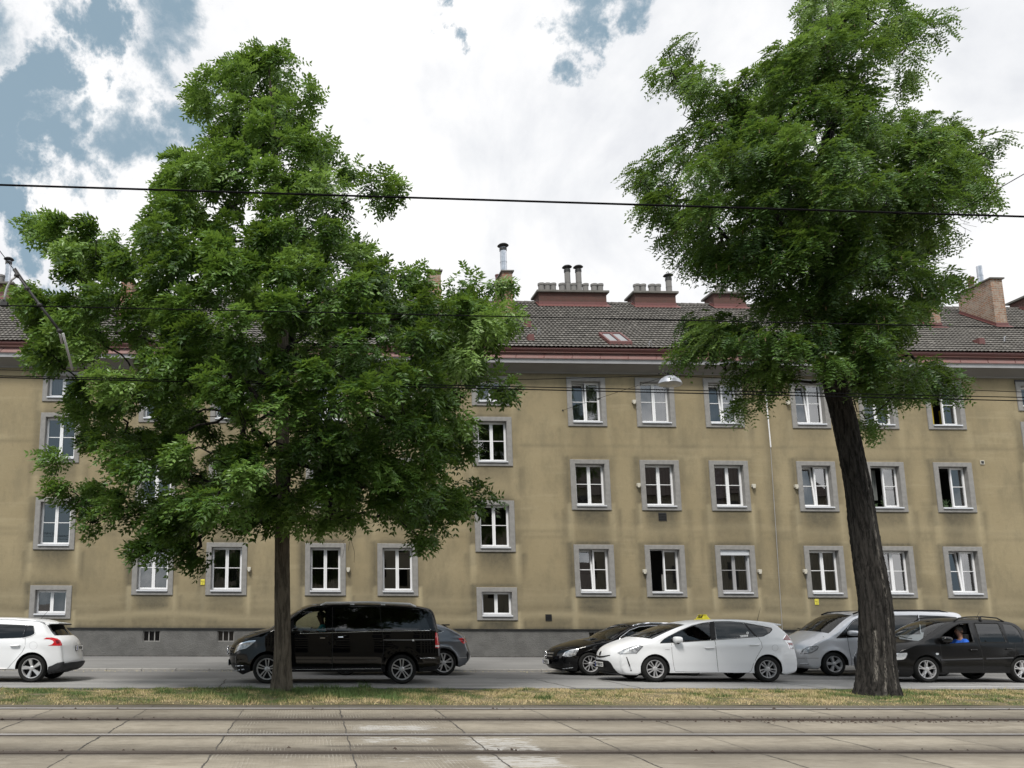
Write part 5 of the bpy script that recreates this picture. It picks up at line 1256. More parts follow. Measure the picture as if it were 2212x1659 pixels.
    def seats(s, xs, zseat=.52, colr='seat_cloth', h=.62):
        for x in xs:
            for y in (-.40, .40):
                m = MB(); m.box((x-.25, y-.24, .30), (x+.25, y+.24, zseat))
                m.add([(x+.20, y-.23, zseat-.05), (x+.20, y+.23, zseat-.05), (x+.33, y+.23, zseat-.05), (x+.33, y-.23, zseat-.05), (x+.36, y-.20, zseat+h), (x+.36, y+.20, zseat+h), (x+.46, y+.20, zseat+h), (x+.46, y-.20, zseat+h)], [(0, 1, 2, 3), (4, 7, 6, 5), (0, 4, 5, 1), (1, 5, 6, 2), (2, 6, 7, 3), (3, 7, 4, 0)])
                m.box((x+.37, y-.13, zseat+h+.03), (x+.47, y+.13, zseat+h+.22)); m.tube([(x+.42, y-.05, zseat+h-.02), (x+.42, y-.05, zseat+h+.05)], .012, 5)
                m.build('seat', MATS[colr], s.root, bevel=.03)
    def dash(s, x, z, wheel_x=None, wz=None):
        m = MB(); hw = s.W-.14; m.prism([(x-.55, z-.02), (x-.05, z+.02), (x+.10, z-.08), (x+.05, z-.30), (x-.55, z-.35)], -hw, hw); m.build('dashboard', MATS['black_plastic'], s.root)
        if wheel_x is not None:
            m = MB(); c = Vector((wheel_x, -.38, wz)); ax = Vector((-.85, 0, .53)); ax.normalize(); u = Vector((0, 1, 0)); v = ax.cross(u)
            pts = [c+(u*math.cos(a)+v*math.sin(a))*.185 for a in np.linspace(0, 2*PI, 25)]; m.tube(pts, .014, 6, cap=False)
            for a in (0, PI, -PI/2): m.tube([c, c+(u*math.cos(a)+v*math.sin(a))*.18], .014, 5)
            m.tube([c, c+ax*.15], .03, 6); m.build('steering_wheel', MATS['black_plastic'], s.root, True)
    # ---- features laid on the skin
    def patch(s, name, pts, m, off=.004, h=.035, parent=None, mirror=True, px=False, smooth_r=.0, thick=.012):
        """pts in zoom px; every sample lies on the car's own skin"""
        uv = [zp(*p) for p in pts] if not px else pts
        n = len(uv); b = []
        for i in range(n):
            a, c = uv[i], uv[(i+1) % n]; k = max(1, int(math.hypot(a[0]-c[0], a[1]-c[1])/3)); b += [(a[0]+(c[0]-a[0])*j/k, a[1]+(c[1]-a[1])*j/k) for j in range(k)]
        A = np.array(b); st = max(1.2, h*60); gx, gy = np.meshgrid(np.arange(A[:, 0].min(), A[:, 0].max(), st), np.arange(A[:, 1].min(), A[:, 1].max(), st)); gx, gy = gx.ravel(), gy.ravel()
        ok = inpoly(gx, gy, b); gx, gy = gx[ok], gy[ok]
        if len(gx): ok = s._pd(gx, gy, A) > st*.45; gx, gy = gx[ok], gy[ok]
        V2 = b+list(zip(gx, gy)); nb_ = len(b)
        r = geometry.delaunay_2d_cdt([Vector(p) for p in V2], [(i, (i+1) % nb_) for i in range(nb_)], [], 0, 1e-4)
        P2 = [tuple(p) for p in r[0]]; vs = []; ns = []
        for p in P2:
            hh = s.cast(*p)
            if hh is None:
                q = s.bvh.find_nearest(at(p[0], p[1], s.Yc-s.W*.2)); hh = (q[0], q[1]); d = Vector(ray(*p)); hh = (hh[0], -hh[1] if hh[1].dot(d) > 0 else hh[1])
            vs.append(s.loc(hh[0])+hh[1]*off); ns.append(hh[1])
        fs = []
        for f in r[2]:
            c = np.mean([P2[i] for i in f], axis=0)
            if inpoly(np.array([c[0]]), np.array([c[1]]), b)[0]:
                a, bb, cc = [vs[i] for i in f]; nn = (bb-a).cross(cc-a); fs.append(tuple(f) if nn.dot(ns[f[0]]) > 0 else tuple(f[::-1]))
        k = len(vs); cnt = {}
        for f in fs:
            for i in range(len(f)): cnt[(f[i], f[(i+1) % len(f)])] = 1
        sk = [(i, j) for (i, j) in cnt if (j, i) not in cnt]; vs2 = vs+[v-n_*(off+thick) for v, n_ in zip(vs, ns)]
        fs2 = fs+[(j, i, i+k, j+k) for i, j in sk]
        outs = []
        for sg in ((1, -1) if mirror else (1,)):
            me = bpy.data.meshes.new(name); me.from_pydata([(v[0], v[1]*sg, v[2]) for v in vs2], [], [f if sg == 1 else f[::-1] for f in fs2]); me.polygons.foreach_set('use_smooth', [i < len(fs) for i in range(len(fs2))]); me.update()
            me.set_sharp_from_angle(angle=math.radians(45)); outs.append(link(name, me, MATS[m], parent or s.root))
        return outs
    def ribbon(s, name, pts, m, wd=.008, off=.002, mirror=True, parent=None, close=False, thick=0):
        uv = [zp(*p) for p in pts]
        if close: uv = uv+[uv[0]]
        b = []
        for a, c in zip(uv[:-1], uv[1:]):
            k = max(1, int(math.hypot(a[0]-c[0], a[1]-c[1])/3.5)); b += [(a[0]+(c[0]-a[0])*j/k, a[1]+(c[1]-a[1])*j/k) for j in range(k)]
        b.append(uv[-1]); P_ = []; N_ = []
        for p in b:
            hh = s.cast(*p)
            if hh is None: continue
            P_.append(s.loc(hh[0])); N_.append(hh[1])
        if len(P_) < 2: return
        mb = MB(); vs = []
        for i, (p, n_) in enumerate(zip(P_, N_)):
            t = (P_[min(i+1, len(P_)-1)]-P_[max(i-1, 0)]).normalized(); sd = n_.cross(t).normalized()
            vs += [p+sd*wd/2+n_*off, p-sd*wd/2+n_*off]
            if thick: vs[-2] -= n_*0; 
        outs = []
        if thick:
            W4 = []
            for i, (p, n_) in enumerate(zip(P_, N_)):
                t = (P_[min(i+1, len(P_)-1)]-P_[max(i-1, 0)]).normalized(); sd = n_.cross(t).normalized()
                W4 += [p+sd*wd/2-n_*.004, p+sd*wd*.32+n_*thick, p-sd*wd*.32+n_*thick, p-sd*wd/2-n_*.004]
            vs = W4; k = 4; fs = [(i*4+j, i*4+j+1, i*4+j+5, i*4+j+4) for i in range(len(P_)-1) for j in range(3)]+[(0, 1, 2, 3), tuple(len(vs)-4+j for j in (3, 2, 1, 0))]
        else: fs = [(2*i, 2*i+1, 2*i+3, 2*i+2) for i in range(len(P_)-1)]
        for sg in ((1, -1) if mirror else (1,)):
            mb = MB(); mb.add([(v[0], v[1]*sg, v[2]) for v in vs], fs); outs.append(mb.build(name, MATS[m], parent or s.root, True))
        return outs
    def solid(s, k, x, y):
        h = s.cast(*zp(k, x, y))
        if h is None: h = s.bvh.find_nearest(at(*zp(k, x, y), s.Yn+.2))
        return s.loc(h[0]), h[1]
    def handle(s, pts, m, chrome=False, door=None):
        (k, xa, ya), (_, xb, yb) = pts; a, na = s.solid(k, xa, ya); b, nb_ = s.solid(k, xb, yb)
        for sg in (1, -1):
            mb = MB(); a2, b2 = Vector((a[0], a[1]*sg, a[2])), Vector((b[0], b[1]*sg, b[2])); o = Vector((0, -sg*.032, 0)); d = (b2-a2)
            mb.tube([a2, a2+d*.08+o*.8, a2+d*.3+o, a2+d*.7+o, b2-d*.08+o*.8, b2], [.012, .016, .017, .017, .016, .012], 8); par = s.doors[door*2+(0 if sg == 1 else 1)] if door is not None and s.doors else s.root
            mb.build('handle', MATS[m], par, True)
            mb = MB(); c = (a2+b2)/2; mb.lathe([(.0, .0), (.035, .001), (.04, .003)], 14, axis='y', c=c-Vector((0, sg*.001, 0)))
    def mirror(s, k, x, y, w, h, m, stalk=None, dy=.13, rot=0):
        u, v = zp(k, x, y); q = at(u, v, s.Yn-dy*.3); p = s.loc(q); sc = (at(*zp(k, x+w, y), s.Yn)-at(*zp(k, x, y), s.Yn)).length; sz = (at(*zp(k, x, y+h), s.Yn)-at(*zp(k, x, y), s.Yn)).length
        for sg in (1, -1):
            mb = MB(); c = Vector((p[0], p[1]*sg, p[2])); n, mm = 14, 18; vs = []; fs = []
            for i in range(n+1):
                th = PI*i/n
                for j in range(mm):
                    ph = 2*PI*j/mm; sx = math.cos(th); yy = math.sin(th)*math.cos(ph); zz = math.sin(th)*math.sin(ph)
                    f = lambda a: math.copysign(abs(a)**.72, a); xx = f(sx)*sc; xx = min(xx, sc*.55)
                    vs.append(c+Vector((xx, f(yy)*.115, f(zz)*sz*(1-.12*sx))))
            fs = [(i*mm+j, i*mm+(j+1) % mm, (i+1)*mm+(j+1) % mm, (i+1)*mm+j) for i in range(n) for j in range(mm)]
            mb.add(vs, fs); o = mb.build('mirror', MATS[m], s.root, True)
            st = MB(); b = Vector((c[0]+.02, -sg*(float(s.base(c[0]+s.ox, c[2]+s.zr))-.01), c[2]-sz*.9)); st.tube([b+Vector((0, sg*.04, -.02)), b+Vector((0, -sg*.03, .0)), c+Vector((0, 0, -sz*.6))], [.045, .04, .035], 8); st.build('mirror_foot', MATS['black_plastic'], o, True)
            gl = MB(); gl.lathe([(0, 0), (sz*.8, 0)], 16, axis='y', c=(0, 0, 0)); gl.v = [(c[0]+sc*.56, c[1]+a*1.2, c[2]+cc*.9) for a, b_, cc in gl.v]; gl.build('mirror_glass', MATS['chrome'], o)
    def wheels(s, rim_r, style, tyre_w=.215, rimmat='alloy', inset=.018):
        for (wx, wz) in s.wh:
            for sg in (-1, 1):
                yo = sg*(s.W-inset-.01); c = Vector((wx-s.ox, yo, wz-s.zr)); R = s.tr; tw = tyre_w
                def Lm(name, prof, m, parent, n=40, sharp=35):
                    mb = MB(); mb.lathe([(r, -sg*h) for r, h in prof], n, axis='y', c=c)
                    return mb.build(name, MATS[m], parent, True, sharp=sharp)
                hubw = Lm('wheel', [(0, .10), (rim_r*.93, .10), (rim_r*.95, .05)], 'wheel_dark', s.root)
                pr = [(rim_r-.002, .012), (rim_r+.012, -.002), (rim_r+.03, -.007), ((rim_r+R)/2+.01, -.012), (R-.03, -.004), (R-.012, .012), (R-.003, .03), (R, .05), (R, tw-.05), (R-.012, tw-.012), (R-.06, tw), (rim_r, tw-.01)]
                Lm('tyre', pr, 'rubber', hubw, 48, 50)
                rm = MB(); rm.lathe([(rim_r, -sg*.012), (rim_r-.004, sg*.001), (rim_r-.014, -sg*.001), (rim_r-.022, -sg*.012), (rim_r-.03, -sg*.08)], 48, axis='y', c=c)
                def spoke(a, r0, r1, w0, w1, tw_=0.0, y0=.004, y1=.006, th=.05):
                    d0 = Vector((math.cos(a), 0, math.sin(a))); a1 = a+tw_; d1 = Vector((math.cos(a1), 0, math.sin(a1))); n0 = Vector((-math.sin(a), 0, math.cos(a))); n1 = Vector((-math.sin(a1), 0, math.cos(a1)))
                    Y0 = Vector((0, -sg*(-1), 0)); f = lambda d, r, n_, w, y: c+d*r+n_*w+Vector((0, -sg*y, 0))
                    vs = [f(d0, r0, n0, -w0/2, y0+.012), f(d0, r0, n0, w0/2, y0+.012), f(d1, r1, n1, w1/2, y1), f(d1, r1, n1, -w1/2, y1), f(d0, r0, n0, -w0*.75, y0+th), f(d0, r0, n0, w0*.75, y0+th), f(d1, r1, n1, w1*.75, y1+th), f(d1, r1, n1, -w1*.75, y1+th)]
                    rm.add(vs, [(0, 1, 2, 3), (0, 4, 5, 1), (1, 5, 6, 2), (2, 6, 7, 3), (3, 7, 4, 0)])
                a0 = {'double5': PI/2, 'split10': PI/2, 'seven': PI/2+.2, 'star5': PI/2, 'five_wide': PI/2+.15, 'five_fork': PI/2}.get(style, 0)
                rr = rim_r-.012
                if style == 'double5':
                    for k in range(5):
                        for e in (-1, 1): a = a0+k*2*PI/5; spoke(a+e*.36, .06, rr, .017, .024, e*-.19)
                elif style == 'ten':
                    for k in range(10): a = k*2*PI/10; spoke(a, .05, rr, .018, .022, .16 if k % 2 else -.06)
                elif style == 'split10':
                    for k in range(5):
                        a = a0+k*2*PI/5
                        for e in (-1, 1): spoke(a+e*.06, .05, rr*.62, .016, .015, e*.22); spoke(a+e*.28, rr*.6, rr, .015, .017, -e*.05)
                elif style == 'seven':
                    for k in range(5): a = a0+k*2*PI/5; spoke(a, .055, rr, .040, .075, .05)
                elif style == 'five_wide':
                    for k in range(5): a = a0+k*2*PI/5; spoke(a, .05, rr, .045, .070, .08)
                elif style == 'star5':
                    for k in range(5):
                        a = a0+k*2*PI/5; spoke(a, .04, rr*.6, .05, .04)
                        for e in (-1, 1): spoke(a+e*.05, rr*.5, rr, .022, .022, e*.13)
                elif style == 'five_fork':
                    for k in range(5):
                        a = a0+k*2*PI/5
                        for e in (-1, 1): spoke(a+e*.10, .05, rr, .026, .03, e*.12)
                rm.lathe([(0, -sg*.006), (.035, -sg*.008), (.058, -sg*.018), (.062, -sg*.06)], 20, axis='y', c=c)
                rm.build('rim', MATS[rimmat], hubw)
    def plate(s, kind, txt, k, x, y, dep=0.0, w=.52, h=.115):
        """number plate at the car's centre line, at the pixel's height on the centre plane"""
        u, v = zp(k, x, y); q = at(u, v, s.Yc); z = q[2]-s.zr
        nE = len(s.E); C = np.stack([s.R[:, 0]+s.R[:, 2]-s.ox, s.R[:, 1]+s.R[:, 3]-s.zr], 1)
        half = C[:nE//3] if kind == 'front' else C[-nE//3:]
        i = int(np.argmin(abs(half[:, 1]-z))); xx = half[i, 0]+(-.03-dep if kind == 'front' else .03+dep); sg = -1 if kind == 'front' else 1
        mb = MB(); mb.box((min(xx, xx-sg*.014), -w/2, z-h/2), (max(xx, xx-sg*.014), w/2, z+h/2)); o = mb.build('number_plate', MATS['white_plate'], s.root, bevel=.004)
        fr = MB(); fr.box((min(xx-sg*.015, xx-sg*.03), -w/2-.012, z-h/2-.02), (max(xx-sg*.015, xx-sg*.03), w/2+.012, z+h/2+.008)); fr.build('plate_holder', MATS['black_plastic'], o)
        e = .0025*sg
        bl = MB(); ya = (-1 if sg < 0 else 1); 
        left = w/2 if sg < 0 else -w/2   # reader's left
        d = -1 if sg < 0 else 1
        bl.quad((xx+e, left, z-h/2+.004), (xx+e, left+d*.045, z-h/2+.004), (xx+e, left+d*.045, z+h/2-.004), (xx+e, left, z+h/2-.004)); bl.build('plate_band', MATS['plate_blue'], o)
        R_ = Matrix(((0, 0, sg, xx+e*1.2), (sg, 0, 0, d*.02), (0, 1, 0, z-.002), (0, 0, 0, 1)))
        text(txt, .095, 'ink', 'plate_letters', o, R_, .001, 0, .002)
    def band(s, name, end, pts, m, off=.006, thick=.02, n=40, parent=None, nz=8):
        """panel across the whole nose or tail: pts = [(t, zlow, zhigh)] for t from 0 (centre) to 1 (corner), mirrored"""
        nE = len(s.E); i0, i1 = (0, int(nE*.34)) if end == 'front' else (int(nE*.66), nE); tv = [p[0] for p in pts]
        vs = []; ts = np.linspace(-tv[-1], tv[-1], n); sg = -1 if end == 'front' else 1
        for t in ts:
            a = abs(t); zl, zh = np.interp(a, tv, [p[1] for p in pts]), np.interp(a, tv, [p[2] for p in pts]); lam = 1-a**s.p
            X = s.R[i0:i1, 0]+s.R[i0:i1, 2]*lam; Z = s.R[i0:i1, 1]+s.R[i0:i1, 3]*lam-s.zr; Wd = s.w[i0:i1]; o = np.argsort(Z)
            for z in np.linspace(zl, zh, nz+1): vs.append(((np.interp(z, Z[o], X[o])-s.ox), t*np.interp(z, Z[o], Wd[o]), z))
        A = np.array(vs).reshape(n, nz+1, 3); du = np.gradient(A, axis=0); dv = np.gradient(A, axis=1); N_ = nrm(np.cross(du, dv)); N_ *= np.sign(N_[:, :, 0:1]+1e-9)*sg
        front = (A+N_*off).reshape(-1, 3); back = (A-N_*thick).reshape(-1, 3); k = nz+1
        g = lambda i, j: i*k+j; fs = [(g(i, j), g(i+1, j), g(i+1, j+1), g(i, j+1)) for i in range(n-1) for j in range(nz)]
        a0 = front[fs[0][1]]-front[fs[0][0]]; b0_ = front[fs[0][3]]-front[fs[0][0]]
        if np.cross(a0, b0_)[0]*sg < 0: fs = [f[::-1] for f in fs]
        ring = [g(i, 0) for i in range(n)]+[g(n-1, j) for j in range(1, k)]+[g(i, nz) for i in range(n-2, -1, -1)]+[g(0, j) for j in range(nz-1, 0, -1)]; M_ = len(front)
        nf = len(fs); fs += [(ring[i], ring[(i+1) % len(ring)], ring[(i+1) % len(ring)]+M_, ring[i]+M_) for i in range(len(ring))]
        me = bpy.data.meshes.new(name); me.from_pydata([tuple(v) for v in np.concatenate([front, back])], [], fs); me.polygons.foreach_set('use_smooth', [i < nf for i in range(len(fs))]); me.update(); me.set_sharp_from_angle(angle=math.radians(40))
        return link(name, me, MATS[m], parent or s.root)
    def roofz(s, x):
        C = np.stack([s.R[:, 0]+s.R[:, 2]-s.ox, s.R[:, 1]+s.R[:, 3]-s.zr], 1); return float(C[np.abs(C[:, 0]-x) < .06][:, 1].max())
    def zof(s, k, x, y): return at(*zp(k, x, y), s.Yc)[2]-s.zr
    def frontpoint(s, u, v): h = s.cast(u, v); return s.loc(h[0]), h[1]
# ------------------------------------------------------------------ black people carrier
c = Car('black_van', 'black people carrier with silver roof rails and double spoke wheels behind the slim tree', 'paint_black', 18.9, .955,
        [('A', 330, 1278, -.02, .0), ('A', 262, 1255, -.10, .01), ('A', 222, 1180, -.16, .0), ('A', 212, 1080, -.20, .0), ('A', 208, 980, -.20, .0), ('A', 215, 900, -.20, .0), ('A', 240, 815, -.18, .02), ('A', 300, 745, -.16, .04),
         ('A', 400, 690, -.13, .05), ('A', 560, 630, -.12, .06), ('A', 730, 578, -.12, .05), ('A', 850, 535, -.16, .02, 'ws'), ('A', 960, 460, -.14, .03), ('A', 1075, 385, -.13, .03), ('A', 1200, 290, -.11, .04), ('A', 1310, 215, -.08, .05, 'we'), ('A', 1430, 168, -.03, .05), ('A', 1620, 148, 0, .05),
         ('A', 2000, 138, 0, .05), ('B', 300, 138, 0, .05), ('B', 700, 148, 0, .05), ('B', 1050, 165, 0, .05), ('B', 1300, 188, .02, .04), ('B', 1430, 212, .05, .02), ('B', 1478, 260, .06, .0, 'gs'), ('B', 1515, 400, .07, 0), ('B', 1548, 580, .08, 0, 'ge'), ('B', 1572, 780, .08, 0), ('B', 1588, 980, .09, 0), ('B', 1590, 1100, .09, 0), ('B', 1570, 1190, .06, 0), ('B', 1500, 1212, .02, 0)],
        [('A', 722, 1195), ('B', 970, 1195)], .27, .335, .40, 1.08, tumble=.17, tq=.16, tuck=.2, plan_f=(.9, .22), plan_r=(.5, .06), re=.055, crease=((.93, .025, .006), (.45, .03, .005)))
c.hull()
c.assemble([([('A', 1165, 572), ('A', 1165, 425), ('A', 1290, 330), ('A', 1400, 268), ('A', 1480, 243), ('A', 1678, 225), ('A', 1676, 588), ('A', 1250, 603)], 'car_glass'),
            ([('B', -112, 215), ('B', 598, 197), ('B', 638, 575), ('B', -112, 598)], 'tint_glass'),
            ([('B', 626, 200), ('B', 1050, 235), ('B', 1250, 262), ('B', 1320, 310), ('B', 1375, 400), ('B', 1430, 545), ('B', 1418, 563), ('B', 655, 573)], 'tint_glass')],
           [[('A', 1085, 600), ('A', 1085, 430), ('A', 1160, 378), ('A', 1300, 285), ('A', 1420, 215), ('A', 1520, 195), ('A', 1765, 192), ('A', 1772, 700), ('A', 1774, 1235), ('A', 1110, 1250), ('A', 1095, 900)],
            [('A', 1785, 192), ('B', 604, 170), ('B', 642, 585), ('B', 660, 640), ('B', 668, 900), ('B', 640, 1000), ('B', 632, 1235), ('A', 1790, 1235)]])
c.ribbon('door_seam', [('A', 1779, 190), ('A', 1779, 1240)], 'seam', .012); c.ribbon('door_seam', [('B', 608, 160), ('B', 646, 585), ('B', 664, 640), ('B', 672, 900), ('B', 644, 1000), ('B', 636, 1240)], 'seam', .012)
c.ribbon('slide_rail', [('B', 668, 722), ('B', 1100, 722), ('B', 1490, 716)], 'grey_pvc', .012, .004)
c.ribbon('chrome_strip', [('A', 1255, 618), ('A', 1680, 606), ('A', 2000, 598), ('B', 300, 590), ('B', 640, 580), ('B', 1100, 573), ('B', 1412, 569), ('B', 1436, 548)], 'chrome', .018, .004, thick=.007)
c.ribbon('chrome_strip', [('A', 1110, 1200), ('A', 1700, 1195), ('B', 200, 1190), ('B', 625, 1186)], 'chrome', .010, .004, thick=.006); c.ribbon('chrome_strip', [('B', 1262, 1020), ('B', 1400, 1012), ('B', 1510, 1016)], 'chrome', .014, .004, thick=.006)
c.ribbon('chrome_strip', [('A', 215, 1141), ('A', 345, 1136)], 'chrome', .018, .004, thick=.008); c.ribbon('fog_bar', [('A', 212, 1210), ('A', 355, 1195)], 'lens', .03, .004, thick=.008)
c.patch('quarter_panel', [('A', 1080, 590), ('A', 1085, 432), ('A', 1155, 388), ('A', 1150, 585)], 'black_plastic')
c.patch('headlight', [('A', 192, 935), ('A', 232, 812), ('A', 300, 770), ('A', 430, 738), ('A', 545, 732), ('A', 470, 800), ('A', 380, 858), ('A', 270, 880)], 'lens')
c.ribbon('headlight_rim', [('A', 196, 930), ('A', 236, 815), ('A', 303, 775), ('A', 430, 742), ('A', 535, 735)], 'chrome', .02, .007)
c.patch('tail_light', [('B', 1507, 605), ('B', 1558, 602), ('B', 1580, 700), ('B', 1583, 850), ('B', 1507, 850)], 'tail_red'); c.patch('reverse_light', [('B', 1509, 806), ('B', 1581, 803), ('B', 1582, 832), ('B', 1509, 834)], 'white_plate', .007)
c.handle((('A', 1560, 668), ('A', 1705, 662)), 'black_gloss', door=0); c.handle((('A', 1850, 660), ('A', 1995, 652)), 'black_gloss', door=1)
c.ribbon('handle_trim', [('A', 1580, 690), ('A', 1660, 690)], 'chrome', .02, .03); c.ribbon('handle_trim', [('A', 1872, 677), ('A', 1950, 677)], 'chrome', .02, .03)
c.mirror('A', 1185, 572, 75, 48, 'paint_black'); c.ribbon('mirror_seam', [('A', 1085, 600), ('A', 1095, 900)], 'seam', .008)
c.wheels(.245, 'double5'); c.plate('front', 'W 2718 V', 'A', 130, 1060)
c.patch('sticker', [('B', 1130, 715), ('B', 1160, 712), ('B', 1168, 740), ('B', 1140, 742)], 'white_plate', .004)
for sg in (-1, 1):
    a = c.solid('A', 1600, 152)[0]; b = c.solid('B', 1180, 178)[0]; m = MB(); yy = sg*(c.W-.26); z0 = a[2]+.042
    pts = [(a[0]-.02, yy, a[2]-.02), (a[0]+.10, yy, z0), (a[0]*.5+b[0]*.5, yy, z0+.022), (b[0]-.12, yy, b[2]+.055), (b[0]+.02, yy, b[2]-.01)]; m.tube(pts, .028, 8)
    for t in (.33, .66): x = a[0]*(1-t)+b[0]*t; m.box((x-.05, yy-.018, z0-.09), (x+.05, yy+.018, z0+.02))
    m.build('roof_rail', MATS['sill_metal'], c.root, True)
c.seats([c.loc(at(*zp('A', 1640, 600), c.Yn))[0]-.10, c.loc(at(*zp('A', 1640, 600), c.Yn))[0]+.95], .78, h=.60)
dx = c.loc(at(*zp('A', 1130, 600), c.Yn))[0]; c.dash(dx+.1, 1.12, dx+.36, 1.13)
VAN = c
# chrome grille with badge, at the nose
m = MB(); gx = (c.R[:, 0]+c.R[:, 2])[:len(c.R)//4].min()-c.ox
for z in (.66, .74, .82): m.tube([(gx-.005, -.42, z), (gx-.03, 0, z), (gx-.005, .42, z)], .018, 6)
m.lathe([(.10, -.012), (.115, 0), (.10, .012)], 24, axis='y', c=(0, 0, 0)); n = len(m.v)
for i in range(n-72, n): p = m.v[i]; m.v[i] = (gx-.045+p[1], p[0], .74+p[2])
for k in range(3): a = PI/2+k*2*PI/3; m.tube([(gx-.045, 0, .74), (gx-.045, .10*math.cos(a), .74+.10*math.sin(a))], [.018, .006], 5)
m.build('grille', MATS['chrome'], c.root, True)
# ------------------------------------------------------------------ white taxi
c = Car('taxi', 'white estate taxi with yellow roof sign and tinted rear windows', 'paint_white', 19.6, .885,
        [('3', 1560, 1068, -.02, 0), ('3', 1420, 1066, -.14, .0), ('3', 1340, 1055, -.22, .01), ('3', 1300, 980, -.25, .0), ('3', 1285, 880, -.26, .0), ('3', 1280, 790, -.25, .0), ('3', 1292, 725, -.24, .02), ('3', 1340, 672, -.22, .05), ('3', 1450, 622, -.20, .07), ('3', 1600, 570, -.18, .08), ('3', 1740, 525, -.20, .07), ('3', 1850, 490, -.28, .05, 'ws'),
         ('3', 2030, 400, -.24, .05), ('4', 150, 322, -.20, .05), ('4', 320, 252, -.14, .035, 'we'), ('4', 450, 214, -.05, .03), ('4', 620, 186, 0, .025), ('4', 850, 170, 0, .02), ('4', 1150, 171, 0, .02), ('4', 1450, 188, .02, .02), ('4', 1650, 214, .06, .02), ('4', 1745, 235, .12, .03), ('4', 1800, 285, .12, .0, 'gs'), ('4', 1870, 345, .13, 0), ('4', 1945, 410, .14, .0, 'ge'), ('4', 2010, 500, .15, 0), ('4', 2040, 600, .16, 0), ('4', 2070, 700, .17, 0), ('4', 2090, 800, .17, 0), ('4', 2100, 930, .15, 0), ('4', 2085, 1010, .10, 0), ('4', 1990, 1045, .03, 0), ('4', 1915, 1058, 0, 0)],
        [('3', 1862, 1000), ('4', 1642, 1000)], .225, .318, .355, .93, tumble=.30, tq=.10, tuck=.28, plan_f=(.8, .15), plan_r=(.75, .13), re=.05, p=2.9, crease=((.86, .03, .006), (.38, .03, -.006)))
c.hull()
c.assemble([([('4', -104, 548), ('4', -60, 505), ('4', 0, 466), ('4', 200, 362), ('4', 400, 277), ('4', 560, 237), ('4', 690, 217), ('4', 710, 500), ('4', 250, 528)], 'mid_glass'),
            ([('4', 768, 207), ('4', 1000, 205), ('4', 1243, 226), ('4', 1440, 445), ('4', 803, 490)], 'tint_glass'),
            ([('4', 1262, 228), ('4', 1500, 272), ('4', 1690, 310), ('4', 1702, 330), ('4', 1660, 382), ('4', 1560, 436), ('4', 1462, 446)], 'tint_glass')],
           [[('4', 75, 550), ('4', 240, 532), ('4', 745, 505), ('4', 785, 550), ('4', 805, 800), ('4', 828, 1038), ('4', 140, 1038), ('4', 105, 900), ('4', 82, 700)],
            [('4', 775, 502), ('4', 1470, 452), ('4', 1530, 540), ('4', 1542, 620), ('4', 1450, 780), ('4', 1392, 900), ('4', 1365, 990), ('4', 1320, 1028), ('4', 832, 1038), ('4', 809, 800), ('4', 789, 550)]])
c.ribbon('door_seam', [('4', 75, 553), ('4', 82, 700), ('4', 105, 900), ('4', 138, 1040), ('4', 828, 1040), ('4', 1320, 1030), ('4', 1365, 992), ('4', 1392, 902), ('4', 1450, 782), ('4', 1542, 622), ('4', 1530, 540), ('4', 1472, 452)], 'seam', .007)
c.ribbon('door_seam', [('4', 770, 505), ('4', 787, 550), ('4', 807, 800), ('4', 830, 1040)], 'seam', .009)
c.ribbon('window_trim', [('4', -108, 552), ('4', 250, 534), ('4', 740, 504), ('4', 1440, 452), ('4', 1560, 440), ('4', 1664, 384), ('4', 1706, 330), ('4', 1692, 306), ('4', 1500, 267), ('4', 1245, 220), ('4', 1000, 199), ('4', 768, 201), ('4', 560, 231), ('4', 400, 271), ('4', 200, 356), ('4', 0, 460), ('4', -60, 500)], 'black_plastic', .014, .003, close=True)
c.patch('pillar_trim', [('4', 690, 212), ('4', 768, 203), ('4', 800, 490), ('4', 712, 505)], 'black_plastic', .003); c.patch('pillar_trim', [('4', 1243, 223), ('4', 1262, 226), ('4', 1466, 448), ('4', 1440, 450)], 'black_plastic', .003)
c.ribbon('window_trim', [('4', 108, 412), ('4', 108, 540)], 'black_plastic', .03, .003)
c.patch('headlight', [('3', 1240, 708), ('3', 1330, 665), ('3', 1480, 612), ('3', 1570, 590), ('3', 1660, 603), ('3', 1600, 665), ('3', 1545, 722), ('3', 1400, 728), ('3', 1290, 735)], 'lens'); c.ribbon('headlight_rim', [('3', 1330, 664), ('3', 1480, 611), ('3', 1570, 589), ('3', 1660, 602), ('3', 1545, 722)], 'black_plastic', .012, .006)
c.patch('headlight_reflector', [('3', 1330, 715), ('3', 1395, 655), ('3', 1440, 650), ('3', 1425, 715)], 'lens_clear', .008)
c.band('upper_grille', 'front', [(0, c.zof('3', 1060, 778), c.zof('3', 1060, 752)), (.35, c.zof('3', 1100, 765), c.zof('3', 1100, 742)), (.68, c.zof('3', 1200, 736), c.zof('3', 1200, 722))], 'black_plastic', .006)
zz = c.zof('3', 1050, 708); c.band('badge_ring', 'front', [(0, zz-.062, zz+.062), (.05, zz-.055, zz+.055), (.10, zz-.02, zz+.02)], 'chrome', .010, n=16); c.band('badge', 'front', [(0, zz-.048, zz+.048), (.045, zz-.040, zz+.040), (.08, zz-.012, zz+.012)], 'ink', .016, n=16)
c.band('lower_grille', 'front', [(0, c.zof('3', 1030, 1020), c.zof('3', 1030, 805)), (.62, c.zof('3', 1180, 1030), c.zof('3', 1180, 816)), (.74, c.zof('3', 1215, 1035), c.zof('3', 1215, 850)), (.84, c.zof('3', 1245, 1038), c.zof('3', 1245, 985))], 'black_plastic', .008)
